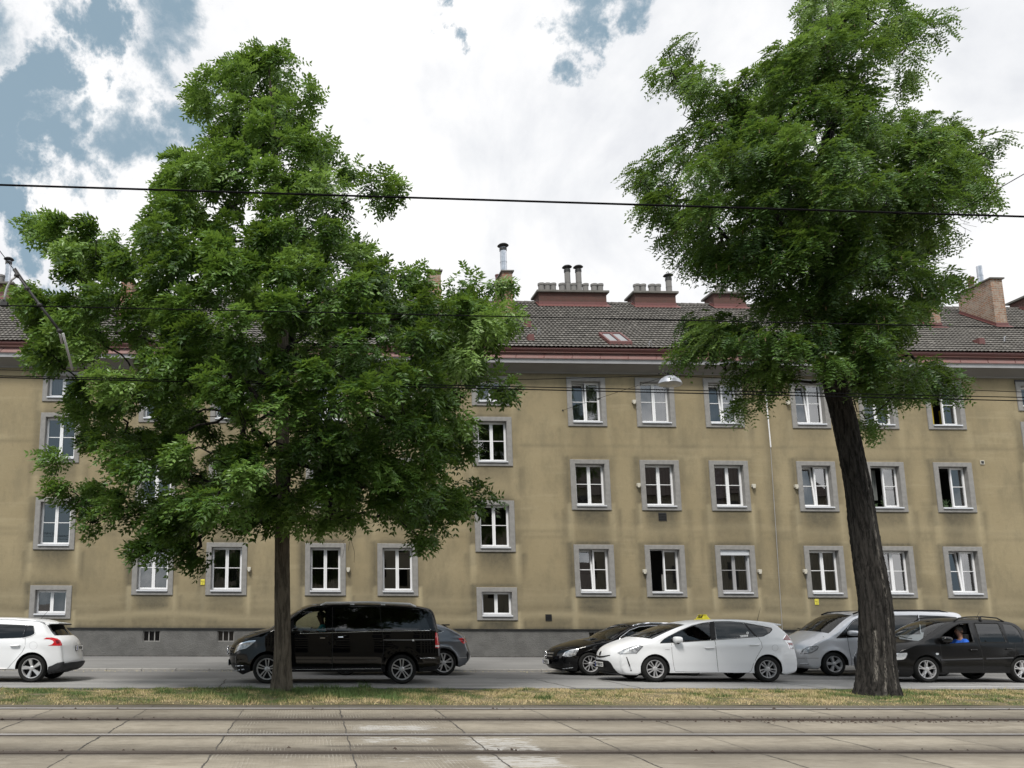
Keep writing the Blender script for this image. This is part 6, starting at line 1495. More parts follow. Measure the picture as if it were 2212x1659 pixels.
c.band('bumper_lip', 'front', [(0, c.zof('3', 1030, 1022), c.zof('3', 1030, 985)), (.8, c.zof('3', 1220, 1030), c.zof('3', 1220, 1005))], 'grey_plastic', .03)
c.patch('bumper_slit', [('3', 1384, 772), ('3', 1400, 776), ('3', 1440, 880), ('3', 1476, 1000), ('3', 1456, 1006), ('3', 1425, 905)], 'black_plastic', .004)
c.patch('fog_light', [('3', 1425, 925), ('3', 1455, 920), ('3', 1468, 985), ('3', 1450, 990)], 'lens', .007)
c.patch('tail_light', [('4', 1940, 398), ('4', 1985, 440), ('4', 2025, 520), ('4', 2048, 640), ('4', 1990, 645), ('4', 1955, 560), ('4', 1876, 492)], 'tail_dark'); c.patch('reverse_light', [('4', 1885, 505), ('4', 2020, 508), ('4', 2030, 545), ('4', 1935, 542)], 'lens_clear', .008); c.patch('tail_light_tip', [('4', 1975, 585), ('4', 2040, 590), ('4', 2046, 636), ('4', 1995, 640)], 'lens', .008)
c.ribbon('tail_light_rim', [('4', 1938, 397), ('4', 1874, 490), ('4', 1953, 560), ('4', 1988, 646)], 'chrome', .010, .006)
c.handle((('4', 612, 628), ('4', 766, 622)), 'paint_white', door=0); c.handle((('4', 1340, 582), ('4', 1495, 574)), 'paint_white', door=1)
cc = [('4', 1750+48*math.cos(a), 628+50*math.sin(a)) for a in np.linspace(0, 2*PI, 20)]; c.ribbon('fuel_flap_seam', cc, 'grey_pvc', .005, .002)
c.mirror('4', 185, 497, 78, 52, 'paint_white')
c.wheels(.215, 'ten', rimmat='alloy_silver'); c.plate('front', 'W 78730 TX', '3', 1030, 880)
c.ribbon('sill_line', [('4', 70, 1085), ('4', 700, 1088), ('4', 1400, 1088)], 'black_plastic', .02, .003)
c.patch('sticker', [('4', 1182, 425), ('4', 1312, 414), ('4', 1316, 446), ('4', 1200, 455)], 'white_plate', -.002, mirror=False, thick=.001)
cc = [('4', 1308+20*math.cos(a), 387+22*math.sin(a)) for a in np.linspace(0, 2*PI, 14)[:-1]]; c.patch('sticker', cc, 'white_plate', -.002, mirror=False, thick=.001); c.ribbon('sticker_mark', [('4', 1308, 372), ('4', 1308, 402)], 'ink', .008, 0, mirror=False)
for x in (1215, 1240, 1265, 1290): c.ribbon('sticker_mark', [('4', x, 428), ('4', x, 446)], 'grey_pvc', .012, 0, mirror=False)
p, n = c.solid('3', 2055, 657); text('HYBRID', .032, 'grey_pvc', 'side_lettering', c.root, Matrix.Translation(p+Vector((0, -.003, 0))) @ FACE, .001)
p0 = c.solid('4', 1740, 225)[0]
sp = MB(); hw = .60; sp.add([(p0[0]-.10, -hw, p0[2]+.045), (p0[0]-.10, hw, p0[2]+.045), (p0[0]+.24, hw, p0[2]-.01), (p0[0]+.24, -hw, p0[2]-.01), (p0[0]-.05, -hw, p0[2]-.03), (p0[0]-.05, hw, p0[2]-.03), (p0[0]+.23, hw, p0[2]-.045), (p0[0]+.23, -hw, p0[2]-.045)], [(0, 3, 2, 1), (4, 5, 6, 7), (3, 7, 6, 2), (0, 4, 7, 3), (1, 2, 6, 5)]); sp.build('spoiler', MATS['paint_white'], c.root, bevel=.015)
a = c.loc(at(*zp('4', 1450, 165), c.Yc)); a[2] = c.roofz(a[0]); m = MB(); m.tube([(a[0], 0, a[2]-.04), (a[0]+.02, 0, a[2]+.02), (a[0]+.14, 0, a[2]+.36)], [.012, .006, .003], 6); m.build('antenna', MATS['black_plastic'], c.root, True)
# roof sign
a = c.loc(at(*zp('4', 585, 168), c.Yc-.0)); zb = c.roofz(a[0])-.005; sx, sy = .085, .28
m = MB(); m.add([(a[0]-.11, -.20, zb), (a[0]-.11, .20, zb), (a[0]+.10, .20, zb+.0), (a[0]+.10, -.20, zb), (a[0]-.028, -.165, zb+.125), (a[0]-.028, .165, zb+.125), (a[0]+.022, .165, zb+.125), (a[0]+.022, -.165, zb+.125)], [(0, 3, 2, 1), (4, 7, 6, 5)[::-1], (0, 1, 5, 4)[::-1], (1, 2, 6, 5)[::-1], (2, 3, 7, 6)[::-1], (3, 0, 4, 7)[::-1]])
so = m.build('taxi_sign', MATS['taxi_yellow'], c.root, bevel=.02)
m = MB(); m.box((a[0]-.13, -.21, zb-.015), (a[0]+.12, .21, zb+.012)); m.build('sign_base', MATS['taxi_yellow'], so, bevel=.008)
sl = math.atan2(.082, .125); 
for sg in (-1, 1):
    R_ = Matrix(((0, sg*-math.sin(sl)*-1 if False else 0, 0, 0),)*1) if False else None
nx_, nz_ = -math.cos(sl), math.sin(sl); up_ = Vector((math.sin(sl), 0, math.cos(sl))); rt_ = Vector((0, -1, 0)); nn_ = Vector((nx_, 0, nz_)); cpt = Vector((a[0]-.069, 0, zb+.064))+nn_*.004
text('TAXI', .115, 'ink', 'sign_letters', so, Matrix(((rt_[0], up_[0], nn_[0], cpt[0]), (rt_[1], up_[1], nn_[1], cpt[1]), (rt_[2], up_[2], nn_[2], cpt[2]), (0, 0, 0, 1))), .002, 0, .003)
sxx = c.loc(at(*zp('4', 560, 600), c.Yn))[0]; c.seats([sxx-.05, sxx+.85], .55, h=.52); dx = c.loc(at(*zp('4', 0, 540), c.Yn))[0]; c.dash(dx+.25, .93, dx+.52, .92)
TAXI = c
# ------------------------------------------------------------------ black hatchback with the open window
c = Car('black_minivan', 'black compact minivan with black roof rails and open driver window, right edge', 'paint_black_old', 19.6, .86,
        [('6', 330, 1232, 0, 0), ('6', 120, 1228, -.10, 0), ('6', 40, 1190, -.17, .0), ('6', 10, 1090, -.20, .0), ('6', 10, 980, -.20, 0), ('6', 40, 900, -.20, .0), ('6', 75, 850, -.20, .02), ('6', 150, 800, -.20, .05), ('6', 330, 715, -.22, .07), ('6', 455, 668, -.22, .06), ('6', 535, 642, -.26, .05, 'ws'), ('6', 650, 560, -.22, .06), ('6', 760, 478, -.20, .06), ('6', 870, 400, -.17, .06), ('6', 965, 342, -.13, .06, 'we'), ('6', 1060, 308, -.05, .06), ('6', 1220, 290, 0, .055),
         ('6', 1500, 284, 0, .05), ('6', 1750, 292, 0, .05), ('6', 1920, 310, .02, .04), ('6', 2040, 338, .05, .03), ('6', 2130, 395, .07, .0, 'gs'), ('6', 2220, 500, .08, 0), ('6', 2330, 640, .09, 0, 'ge'), ('6', 2440, 720, .1, 0), ('6', 2500, 850, .12, 0), ('6', 2520, 1000, .12, 0), ('6', 2510, 1120, .09, 0), ('6', 2455, 1180, .03, 0)],
        [('6', 638, 1145), ('6', 2216, 1140)], .235, .315, .355, .93, tumble=.26, tq=.12, tuck=.18, plan_f=(.75, .16), plan_r=(.6, .1), re=.05)
c.hull()
c.assemble([([('6', 832, 592), ('6', 900, 522), ('6', 1050, 412), ('6', 1150, 362), ('6', 1308, 346), ('6', 1392, 656), ('6', 905, 690)], None),
            ([('6', 1412, 347), ('6', 1798, 352), ('6', 1928, 656), ('6', 1502, 660)], 'tint_glass'),
            ([('6', 1872, 352), ('6', 2028, 372), ('6', 2120, 450), ('6', 2200, 600), ('6', 2195, 660), ('6', 1965, 660)], 'tint_glass')],
           [[('6', 832, 640), ('6', 825, 600), ('6', 900, 508), ('6', 1050, 398), ('6', 1150, 345), ('6', 1330, 328), ('6', 1378, 345), ('6', 1470, 680), ('6', 1515, 790), ('6', 1540, 930), ('6', 1542, 1180), ('6', 880, 1185), ('6', 870, 900)],
            [('6', 1392, 330), ('6', 1815, 335), ('6', 1870, 420), ('6', 1950, 660), ('6', 2075, 680), ('6', 2085, 850), ('6', 2020, 1000), ('6', 1990, 1180), ('6', 1550, 1185), ('6', 1548, 930), ('6', 1524, 790), ('6', 1480, 680)]])
c.ribbon('door_seam', [('6', 1384, 335), ('6', 1475, 680), ('6', 1520, 790), ('6', 1545, 930), ('6', 1546, 1190)], 'seam', .014); c.ribbon('door_seam', [('6', 832, 640), ('6', 868, 900), ('6', 878, 1186)], 'seam', .012); c.ribbon('door_seam', [('6', 2075, 680), ('6', 2085, 850), ('6', 2022, 1000)], 'seam', .012)
c.ribbon('window_trim', [('6', 830, 592), ('6', 900, 518), ('6', 1050, 407), ('6', 1150, 356), ('6', 1312, 340), ('6', 1398, 658), ('6', 905, 695)], 'rubber', .022, .004, close=True, thick=.006)
c.ribbon('window_trim', [('6', 1314, 342), ('6', 1400, 656)], 'grey_plastic', .035, .004, thick=.006)
c.ribbon('window_trim', [('6', 1408, 342), ('6', 1802, 347), ('6', 1934, 660), ('6', 1500, 665)], 'rubber', .022, .004, close=True); c.ribbon('window_trim', [('6', 1412, 346), ('6', 1502, 662)], 'grey_plastic', .02, .006, thick=.004); c.ribbon('window_trim', [('6', 1800, 350), ('6', 1930, 658)], 'grey_plastic', .02, .006, thick=.004)
c.ribbon('side_moulding', [('6', 842, 956), ('6', 1200, 946), ('6', 1534, 936)], 'grey_plastic', .05, .004, thick=.014); c.ribbon('side_moulding', [('6', 1590, 935), ('6', 1800, 930), ('6', 2040, 920)], 'grey_plastic', .05, .004, thick=.014)
c.patch('headlight', [('6', -30, 868), ('6', 40, 838), ('6', 115, 838), ('6', 290, 834), ('6', 300, 852), ('6', 270, 918), ('6', 230, 944), ('6', 120, 950), ('6', 0, 940)], 'lens_clear')
c.patch('side_indicator', [('6', 762, 846), ('6', 775, 834), ('6', 805, 836), ('6', 817, 850), ('6', 805, 868), ('6', 775, 868)], 'lens_clear', .008)
c.handle((('6', 1325, 786), ('6', 1445, 782)), 'paint_black_old', door=0); c.handle((('6', 1920, 775), ('6', 2020, 772)), 'paint_black_old', door=1)
c.mirror('6', 945, 615, 95, 52, 'black_gloss'); c.wheels(.225, 'star5')
c.ribbon('bumper_line', [('6', 30, 968), ('6', 200, 972), ('6', 440, 968)], 'seam', .008, .002); c.patch('fog_light', [('6', 128, 1112), ('6', 150, 1112), ('6', 155, 1150), ('6', 130, 1150)], 'lens', .006)
for sg in (-1, 1):
    pa, pb = c.solid('6', 1070, 306)[0], c.solid('6', 1845, 302)[0]; yy = sg*(c.W-.20); z0 = pa[2]+.085; m = MB()
    m.tube([(pa[0]-.04, yy, pa[2]-.01), (pa[0]+.08, yy, z0-.02), (pa[0]+.3, yy, z0+.012), (pb[0]-.5, yy, z0+.02), (pb[0]-.15, yy, z0-.01), (pb[0]+.02, yy, pb[2]-.02)], .017, 8)
    xm = pa[0]*.47+pb[0]*.53; m.box((xm-.04, yy-.012, z0-.12), (xm+.02, yy+.012, z0+.015)); m.build('roof_rail', MATS['black_plastic'], c.root, True)
a = c.solid('6', 1610, 290)[0]; m = MB(); m.tube([(a[0], -.3, a[2]-.02), (a[0]+.02, -.3, a[2]+.06), (a[0]+.11, -.3, a[2]+.21)], [.01, .006, .003], 6); m.build('antenna', MATS['black_plastic'], c.root, True)
for ya, yb in ((-.62, -.02), (.02, .55)):
    w0 = MB(); 
    i0 = c.tagi['ws']; S_ = c.S; pts = []
    for f in np.linspace(0, 1, 10):
        y = ya+(yb-ya)*f; i = i0+1+int(4*f); t = min(abs(y)/c.w[i], 1); lamv = 1-t**c.p; pts.append((c.R[i, 0]+c.R[i, 2]*lamv-c.ox-.03, y, c.R[i, 1]+c.R[i, 3]*lamv-c.zr+.025))
    w0.tube(pts, .010, 5); w0.build('wiper', MATS['black_plastic'], c.root, True)
sxx = c.loc(at(*zp('6', 1290, 680), c.Yn))[0]; c.seats([sxx-.16, sxx+.72], .62, h=.55); dx = c.loc(at(*zp('6', 760, 660), c.Yn))[0]; c.dash(dx+.12, .93, dx+.42, .93)
MINI = c
# ------------------------------------------------------------------ silver van
c = Car('silver_van', 'silver passenger van with black side windows, partly behind the thick trunk', 'paint_silver', 22.3, .93,
        [('5', 560, 1085, 0, 0), ('5', 450, 1080, -.10, 0), ('5', 385, 1050, -.18, 0), ('5', 352, 980, -.22, 0), ('5', 342, 900, -.22, 0), ('5', 345, 820, -.22, 0), ('5', 352, 765, -.22, .03), ('5', 420, 700, -.24, .06), ('5', 520, 640, -.24, .08), ('5', 650, 575, -.24, .09), ('5', 775, 515, -.28, .08, 'ws'), ('5', 870, 430, -.27, .08), ('5', 960, 345, -.25, .08), ('5', 1055, 268, -.22, .08), ('5', 1130, 222, -.18, .08, 'we'), ('5', 1220, 185, -.08, .06), ('5', 1320, 165, -.02, .04),
         ('6', 20, 136, 0, .03), ('6', 450, 132, 0, .03), ('6', 900, 150, .02, .03), ('6', 1090, 166, .03, .02), ('6', 1165, 196, .05, .0), ('6', 1195, 260, .06, 0, 'gs'), ('6', 1220, 420, .07, 0), ('6', 1240, 560, .07, 0, 'ge'), ('6', 1262, 760, .08, 0), ('6', 1268, 950, .08, 0), ('6', 1240, 1060, .05, 0), ('6', 1200, 1085, .02, 0)],
        [('5', 835, 1020), ('5', 2560, 1020)], .29, .325, .38, 1.03, tumble=.15, tq=.12, tuck=.15, plan_f=(.8, .16), plan_r=(.5, .05), re=.07, flare=.02)
c.hull()
c.assemble([([('5', 868, 578), ('5', 1018, 435), ('5', 1028, 566)], 'tint_glass'), ([('5', 1046, 565), ('5', 1046, 418), ('5', 1140, 305), ('5', 1260, 248), ('5', 1478, 218), ('5', 1478, 548)], 'tint_glass'),
            ([('5', 1530, 214), ('5', 2168, 207), ('5', 2205, 520), ('5', 1530, 545)], 'tint_glass'), ([('6', 492, 212), ('6', 900, 224), ('6', 1120, 246), ('6', 1165, 330), ('6', 1185, 470), ('6', 528, 500)], 'tint_glass')],
           [[('5', 1042, 572), ('5', 1038, 420), ('5', 1130, 295), ('5', 1255, 232), ('5', 1500, 205), ('5', 1503, 560), ('5', 1515, 1045), ('5', 1106, 1055), ('5', 1098, 900), ('5', 1068, 750)]])
c.ribbon('door_seam', [('5', 1040, 575), ('5', 1066, 750), ('5', 1096, 900), ('5', 1104, 1055)], 'seam', .012); c.ribbon('door_seam', [('5', 1505, 205), ('5', 1508, 560), ('5', 1520, 1045)], 'seam', .014)
c.patch('pillar_trim', [('5', 1478, 213), ('5', 1530, 210), ('5', 1530, 548), ('5', 1478, 552)], 'black_gloss', .003); c.patch('pillar_trim', [('5', 2168, 204), ('5', 2188, 204), ('5', 2225, 518), ('5', 2205, 522)], 'black_gloss', .003); c.ribbon('window_trim', [('5', 864, 582), ('5', 1020, 428), ('5', 1135, 298), ('5', 1255, 240), ('5', 1480, 212)], 'black_plastic', .02, .003)
c.ribbon('window_trim', [('5', 1034, 425), ('5', 1038, 568)], 'black_plastic', .04, .003); c.ribbon('window_trim', [('5', 864, 582), ('5', 1040, 570), ('5', 1480, 552)], 'black_plastic', .02, .003)
c.patch('headlight', [('5', 276, 832), ('5', 318, 772), ('5', 400, 726), ('5', 540, 706), ('5', 570, 722), ('5', 545, 770), ('5', 450, 820), ('5', 335, 832)], 'lens'); c.ribbon('headlight_rim', [('5', 276, 832), ('5', 318, 772), ('5', 400, 726), ('5', 540, 706), ('5', 570, 722), ('5', 545, 770), ('5', 450, 820), ('5', 335, 832)], 'grey_plastic', .014, .007, close=True)
c.band('grille', 'front', [(0, c.zof('5', 215, 835), c.zof('5', 215, 735)), (.30, c.zof('5', 240, 832), c.zof('5', 240, 737)), (.52, c.zof('5', 270, 780), c.zof('5', 270, 740))], 'black_plastic', .006)
for y_ in (757, 783, 810): zz = c.zof('5', 215, y_); c.band('grille_slat', 'front', [(0, zz-.012, zz+.012), (.36, zz-.012, zz+.012)], 'steel', .018, nz=2)
m = MB(); q, n = c.solid('5', 215, 783); px_ = (c.R[:, 0]+c.R[:, 2])[:len(c.R)//4].min()-c.ox
m.tube([(px_-.02, .09*math.cos(a), q[2]+.09*math.sin(a)) for a in np.linspace(0, 2*PI, 21)], .010, 6, cap=False)
for k in range(3): a = PI/2+k*2*PI/3; m.tube([(px_-.02, 0, q[2]), (px_-.02, .085*math.cos(a), q[2]+.085*math.sin(a))], [.014, .005], 5)
m.build('badge', MATS['chrome'], c.root, True)
c.band('lower_grille', 'front', [(0, c.zof('5', 230, 1015), c.zof('5', 230, 965)), (.6, c.zof('5', 230, 1015), c.zof('5', 230, 970))], 'black_plastic', .006); c.ribbon('bumper_bar', [('5', 268, 996), ('5', 415, 1000)], 'lens', .05, .004, thick=.008); c.ribbon('bumper_line', [('5', 230, 902), ('5', 400, 906), ('5', 575, 905)], 'grey_plastic', .008, .003)
c.ribbon('side_moulding', [('5', 1122, 906), ('5', 1300, 902), ('5', 1500, 896)], 'sill_metal', .035, .004, thick=.012); c.ribbon('side_moulding', [('5', 1530, 895), ('5', 2200, 885)], 'sill_metal', .035, .004, thick=.012)
c.mirror('5', 1150, 502, 95, 45, 'paint_silver'); c.wheels(.225, 'five_wide', rimmat='alloy_silver', tyre_w=.225)
m = MB(); pa, pb = c.solid('5', 1330, 172)[0], c.solid('6', 950, 165)[0]
for sg in (-1, 1): yy = sg*(c.W-.22); m.tube([(pa[0]-.35, yy, pa[2]-.03), (pa[0]-.15, yy, pa[2]+.04), (pa[0]+.5, yy, pa[2]+.075), (pb[0]-.2, yy, pb[2]+.05), (pb[0]+.05, yy, pb[2]-.02)], .022, 8)
m.build('roof_rail', MATS['black_plastic'], c.root, True)
sxx = c.loc(at(*zp('5', 1420, 560), c.Yn))[0]; c.seats([sxx-.25, sxx+.8, sxx+1.6], .80, h=.58); dx = c.loc(at(*zp('5', 900, 560), c.Yn))[0]; c.dash(dx+.2, 1.10, dx+.5, 1.10)
i0 = c.tagi['ws']
for ya, yb in ((-.62, .05), (.0, .58)):
    w0 = MB(); pts = []
    for f in np.linspace(0, 1, 8):
        y = ya+(yb-ya)*f; i = i0+1+int(3*f); t = min(abs(y)/c.w[i], 1); lamv = 1-t**c.p; pts.append((c.R[i, 0]+c.R[i, 2]*lamv-c.ox-.03, y, c.R[i, 1]+c.R[i, 3]*lamv-c.zr+.03))
    w0.tube(pts, .011, 5); w0.build('wiper', MATS['black_plastic'], c.root, True)
# ------------------------------------------------------------------ black estate behind the taxi
c = Car('black_estate', 'black estate car with chrome window frame, half hidden behind the white taxi', 'paint_black', 22.3, .90,
        [('3', 590, 1012, 0, 0), ('3', 490, 1005, -.10, 0), ('3', 420, 985, -.22, 0), ('3', 385, 930, -.29, 0), ('3', 378, 860, -.30, 0), ('3', 385, 780, -.30, 0), ('3', 400, 720, -.28, .03), ('3', 460, 670, -.26, .06), ('3', 620, 618, -.22, .08), ('3', 850, 560, -.2, .09), ('3', 1020, 530, -.22, .08), ('3', 1140, 503, -.28, .06, 'ws'), ('3', 1240, 425, -.25, .06), ('3', 1360, 340, -.2, .06), ('3', 1480, 276, -.15, .06, 'we'), ('3', 1580, 246, -.05, .05), ('3', 1720, 228, 0, .05),
         ('3', 2000, 230, 0, .045), ('3', 2300, 248, 0, .04), ('3', 2500, 285, .05, .03, 'gs'), ('3', 2640, 400, .1, 0), ('3', 2750, 520, .12, 0, 'ge'), ('3', 2830, 600, .15, 0), ('3', 2860, 720, .15, 0), ('3', 2850, 900, .12, 0), ('3', 2790, 1000, .03, 0)],
        [('3', 815, 890), ('3', 2462, 890)], .23, .318, .35, .90, tumble=.34, tq=.1, tuck=.2, plan_f=(.9, .2), plan_r=(.7, .14), re=.05)
c.hull()
c.assemble([([('3', 1290, 512), ('3', 1335, 455), ('3', 1470, 345), ('3', 1600, 302), ('3', 1738, 290), ('3', 1755, 400), ('3', 1762, 480)], 'mid_glass'), ([('3', 1790, 288), ('3', 2050, 292), ('3', 2180, 320), ('3', 2180, 470), ('3', 1805, 478)], 'tint_glass'), ([('3', 2210, 325), ('3', 2400, 370), ('3', 2450, 440), ('3', 2210, 468)], 'tint_glass')],
           [[('3', 1175, 560), ('3', 1285, 520), ('3', 1330, 440), ('3', 1470, 332), ('3', 1600, 290), ('3', 1765, 278), ('3', 1785, 500), ('3', 1800, 960), ('3', 1200, 975), ('3', 1180, 800)]])
c.ribbon('chrome_strip', [('3', 1262, 520), ('3', 1300, 452), ('3', 1450, 340), ('3', 1600, 286), ('3', 1760, 270), ('3', 1960, 270), ('3', 2200, 300), ('3', 2420, 360), ('3', 2470, 440)], 'chrome', .022, .004, thick=.006); c.ribbon('chrome_strip', [('3', 1262, 522), ('3', 1790, 492), ('3', 2470, 446)], 'chrome', .014, .004, thick=.005)
c.ribbon('roof_rail', [('3', 1490, 268), ('3', 1600, 240), ('3', 1750, 224), ('3', 2050, 228), ('3', 2350, 256)], 'chrome', .03, .006, thick=.02)
c.ribbon('door_seam', [('3', 1175, 560), ('3', 1180, 800), ('3', 1200, 975)], 'seam', .010)
c.patch('headlight', [('3', 356, 752), ('3', 400, 692), ('3', 480, 660), ('3', 612, 640), ('3', 620, 662), ('3', 570, 742), ('3', 480, 772), ('3', 410, 768)], 'lens'); c.ribbon('headlight_rim', [('3', 366, 748), ('3', 405, 698), ('3', 482, 666), ('3', 608, 646)], 'chrome', .018, .008)
c.ribbon('headlight_rim', [('3', 500, 740), ('3', 560, 725), ('3', 605, 665)], 'chrome', .012, .008)
c.band('grille', 'front', [(0, c.zof('3', 205, 790), c.zof('3', 205, 665)), (.40, c.zof('3', 205, 788), c.zof('3', 205, 672)), (.58, c.zof('3', 205, 760), c.zof('3', 205, 690))], 'wheel_dark', .005)
for y_ in (703, 748): zz = c.zof('3', 215, y_); c.band('grille_bar', 'front', [(0, zz-.018, zz+.018), (.52, zz-.016, zz+.016)], 'steel', .016, nz=2)
px_ = (c.R[:, 0]+c.R[:, 2])[:len(c.R)//4].min()-c.ox; q = c.loc(at(*zp('3', 205, 722), c.Yc)); m = MB()
m.tube([(px_-.02, .115*math.cos(a), q[2]+.115*math.sin(a)) for a in np.linspace(0, 2*PI, 25)], .011, 6, cap=False)
for k in range(3): a = PI/2+k*2*PI/3; m.tube([(px_-.02, 0, q[2]), (px_-.02, .11*math.cos(a), q[2]+.11*math.sin(a))], [.02, .006], 6)
m.build('badge', MATS['chrome'], c.root, True)
c.plate('front', 'W 6347 A', '3', 200, 838); c.ribbon('chrome_strip', [('3', 362, 962), ('3', 450, 956), ('3', 530, 942)], 'chrome', .022, .004, thick=.008); c.ribbon('bumper_lip', [('3', 150, 935), ('3', 250, 945), ('3', 345, 962)], 'grey_plastic', .02, .006)
c.patch('bumper_intake', [('3', 362, 900), ('3', 420, 880), ('3', 510, 900), ('3', 520, 935), ('3', 440, 950), ('3', 365, 950)], 'black_plastic', .004)
c.mirror('3', 1395, 478, 75, 42, 'paint_black'); c.wheels(.222, 'split10', rimmat='alloy_silver')
sxx = c.loc(at(*zp('3', 1720, 500), c.Yn))[0]; c.seats([sxx-.3, sxx+.6], .50, h=.50); dx = c.loc(at(*zp('3', 1260, 520), c.Yn))[0]; c.dash(dx+.2, .88, dx+.45, .86)
# ------------------------------------------------------------------ grey coupe behind the black people carrier
c = Car('grey_coupe', 'grey sloping back car whose tail shows behind the black people carrier', 'paint_grey', 22.3, .92,
        [('B', -250, 1150, 0, 0), ('B', -400, 1130, -.1, 0), ('B', -440, 1000, -.16, 0), ('B', -430, 850, -.16, 0), ('B', -380, 760, -.16, .02), ('B', -200, 700, -.14, .05), ('B', 80, 645, -.14, .05), ('B', 180, 622, -.18, .04, 'ws'), ('B', 380, 530, -.15, .05), ('B', 600, 445, -.1, .06, 'we'), ('B', 900, 415, 0, .05), ('B', 1200, 415, 0, .05), ('B', 1450, 440, .02, .05), ('B', 1580, 470, .06, .04),
         ('B', 1660, 500, .10, .03, 'gs'), ('B', 1790, 560, .12, .02), ('B', 1910, 628, .14, .02, 'ge'), ('B', 1965, 660, .14, .0), ('B', 1990, 720, .13, 0), ('B', 2005, 800, .13, 0), ('B', 2035, 880, .14, 0), ('B', 2060, 960, .15, 0), ('B', 2060, 1030, .12, 0), ('B', 2000, 1110, .06, 0), ('B', 1900, 1158, 0, 0)],
        [('B', 55, 1105), ('B', 1645, 1105)], .27, .345, .395, .95, tumble=.30, tq=.1, tuck=.2, plan_f=(.8, .18), plan_r=(.75, .14), re=.05, flare=.022, crease=((.95, .03, .012),))
c.hull()
c.assemble([([('B', 700, 620), ('B', 760, 500), ('B', 1150, 470), ('B', 1150, 610)], 'tint_glass'), ([('B', 1180, 608), ('B', 1180, 472), ('B', 1440, 505), ('B', 1560, 545), ('B', 1635, 578), ('B', 1595, 598)], 'tint_glass')], [])
c.ribbon('chrome_strip', [('B', 1180, 612), ('B', 1590, 604), ('B', 1645, 578)], 'steel', .012, .004)
c.patch('tail_light', [('B', 1884, 698), ('B', 1950, 686), ('B', 2010, 690), ('B', 2022, 730), ('B', 2010, 765), ('B', 1962, 782), ('B', 1920, 750)], 'tail_red'); c.patch('tail_light_lens', [('B', 1930, 705), ('B', 1965, 700), ('B', 1975, 745), ('B', 1950, 748)], 'tail_dark', .008)
c.ribbon('bumper_line', [('B', 1880, 1012), ('B', 1960, 1005), ('B', 2050, 1000)], 'steel', .010, .003); c.patch('bumper_insert', [('B', 2010, 960), ('B', 2030, 900), ('B', 2060, 960), ('B', 2062, 1040), ('B', 2030, 1060)], 'black_plastic', .006)
c.ribbon('arch_trim', [('B', 1430, 1080), ('B', 1440, 960), ('B', 1500, 860), ('B', 1620, 822), ('B', 1740, 840), ('B', 1830, 920), ('B', 1880, 1010)], 'paint_grey', .05, .004, thick=.014)
p0 = c.solid('B', 1590, 480)[0]; m = MB(); m.box((p0[0]-.02, -.55, p0[2]-.01), (p0[0]+.30, .55, p0[2]+.025)); m.build('spoiler', MATS['black_plastic'], c.root, bevel=.012)
c.wheels(.262, 'five_fork'); 
# ------------------------------------------------------------------ white crossover at the left edge
c = Car('white_crossover', 'white crossover with red claw tail lamp and black bumper, left edge', 'paint_white', 19.2, .87,
        [('7', -1950, 1440, 0, 0), ('7', -2150, 1410, -.1, 0), ('7', -2230, 1250, -.18, 0), ('7', -2230, 1000, -.2, 0), ('7', -2180, 850, -.2, .03), ('7', -1900, 740, -.18, .06), ('7', -1600, 660, -.18, .06), ('7', -1500, 620, -.22, .05, 'ws'), ('7', -1200, 430, -.18, .06), ('7', -900, 285, -.12, .06, 'we'), ('7', -700, 235, -.03, .06), ('7', -300, 212, 0, .06), ('7', 100, 214, 0, .055), ('7', 500, 228, 0, .05), ('7', 800, 255, .02, .05), ('7', 920, 285, .08, .05),
         ('7', 955, 325, .14, .03, 'gs'), ('7', 985, 395, .18, .0), ('7', 1040, 480, .20, 0), ('7', 1095, 560, .22, .0, 'ge'), ('7', 1190, 602, .20, .02), ('7', 1265, 660, .18, .0), ('7', 1300, 740, .18, 0), ('7', 1310, 860, .20, 0), ('7', 1325, 1000, .22, 0), ('7', 1345, 1110, .24, 0), ('7', 1340, 1190, .22, 0), ('7', 1280, 1290, .14, 0), ('7', 1010, 1342, 0, 0)],
        [('7', -1580, 1300), ('7', 655, 1300)], .30, .325, .37, .97, tumble=.28, tq=.1, tuck=.15, plan_f=(.8, .18), plan_r=(.75, .13), re=.06, flare=.02, crease=((.84, .03, .008),))
c.hull()
c.assemble([([('7', -1330, 640), ('7', -950, 385), ('7', -700, 335), ('7', -690, 645)], 'mid_glass'), ([('7', -620, 648), ('7', -590, 330), ('7', -100, 310), ('7', 545, 338), ('7', 465, 608)], 'tint_glass'), ([('7', 575, 342), ('7', 700, 346), ('7', 725, 520), ('7', 650, 565), ('7', 488, 607)], 'tint_glass')],
           [[('7', -660, 660), ('7', -600, 655), ('7', 525, 618), ('7', 523, 780), ('7', 468, 900), ('7', 160, 1248), ('7', -650, 1260)]])
c.patch('pillar_trim', [('7', 546, 336), ('7', 575, 340), ('7', 488, 609), ('7', 464, 610)], 'black_gloss', .003)
c.ribbon('door_seam', [('7', 527, 615), ('7', 525, 780), ('7', 470, 900), ('7', 160, 1250)], 'seam', .006); c.ribbon('window_trim', [('7', 700, 338), ('7', 738, 525), ('7', 655, 578), ('7', 490, 618)], 'grey_pvc', .010, .003)
cc = [('7', 697+86*math.cos(a), 770+80*math.sin(a)) for a in np.linspace(0, 2*PI, 22)]; c.ribbon('fuel_flap_seam', cc, 'grey_pvc', .004, .002)
c.handle((('7', 215, 778), ('7', 420, 770)), 'paint_white', door=0)
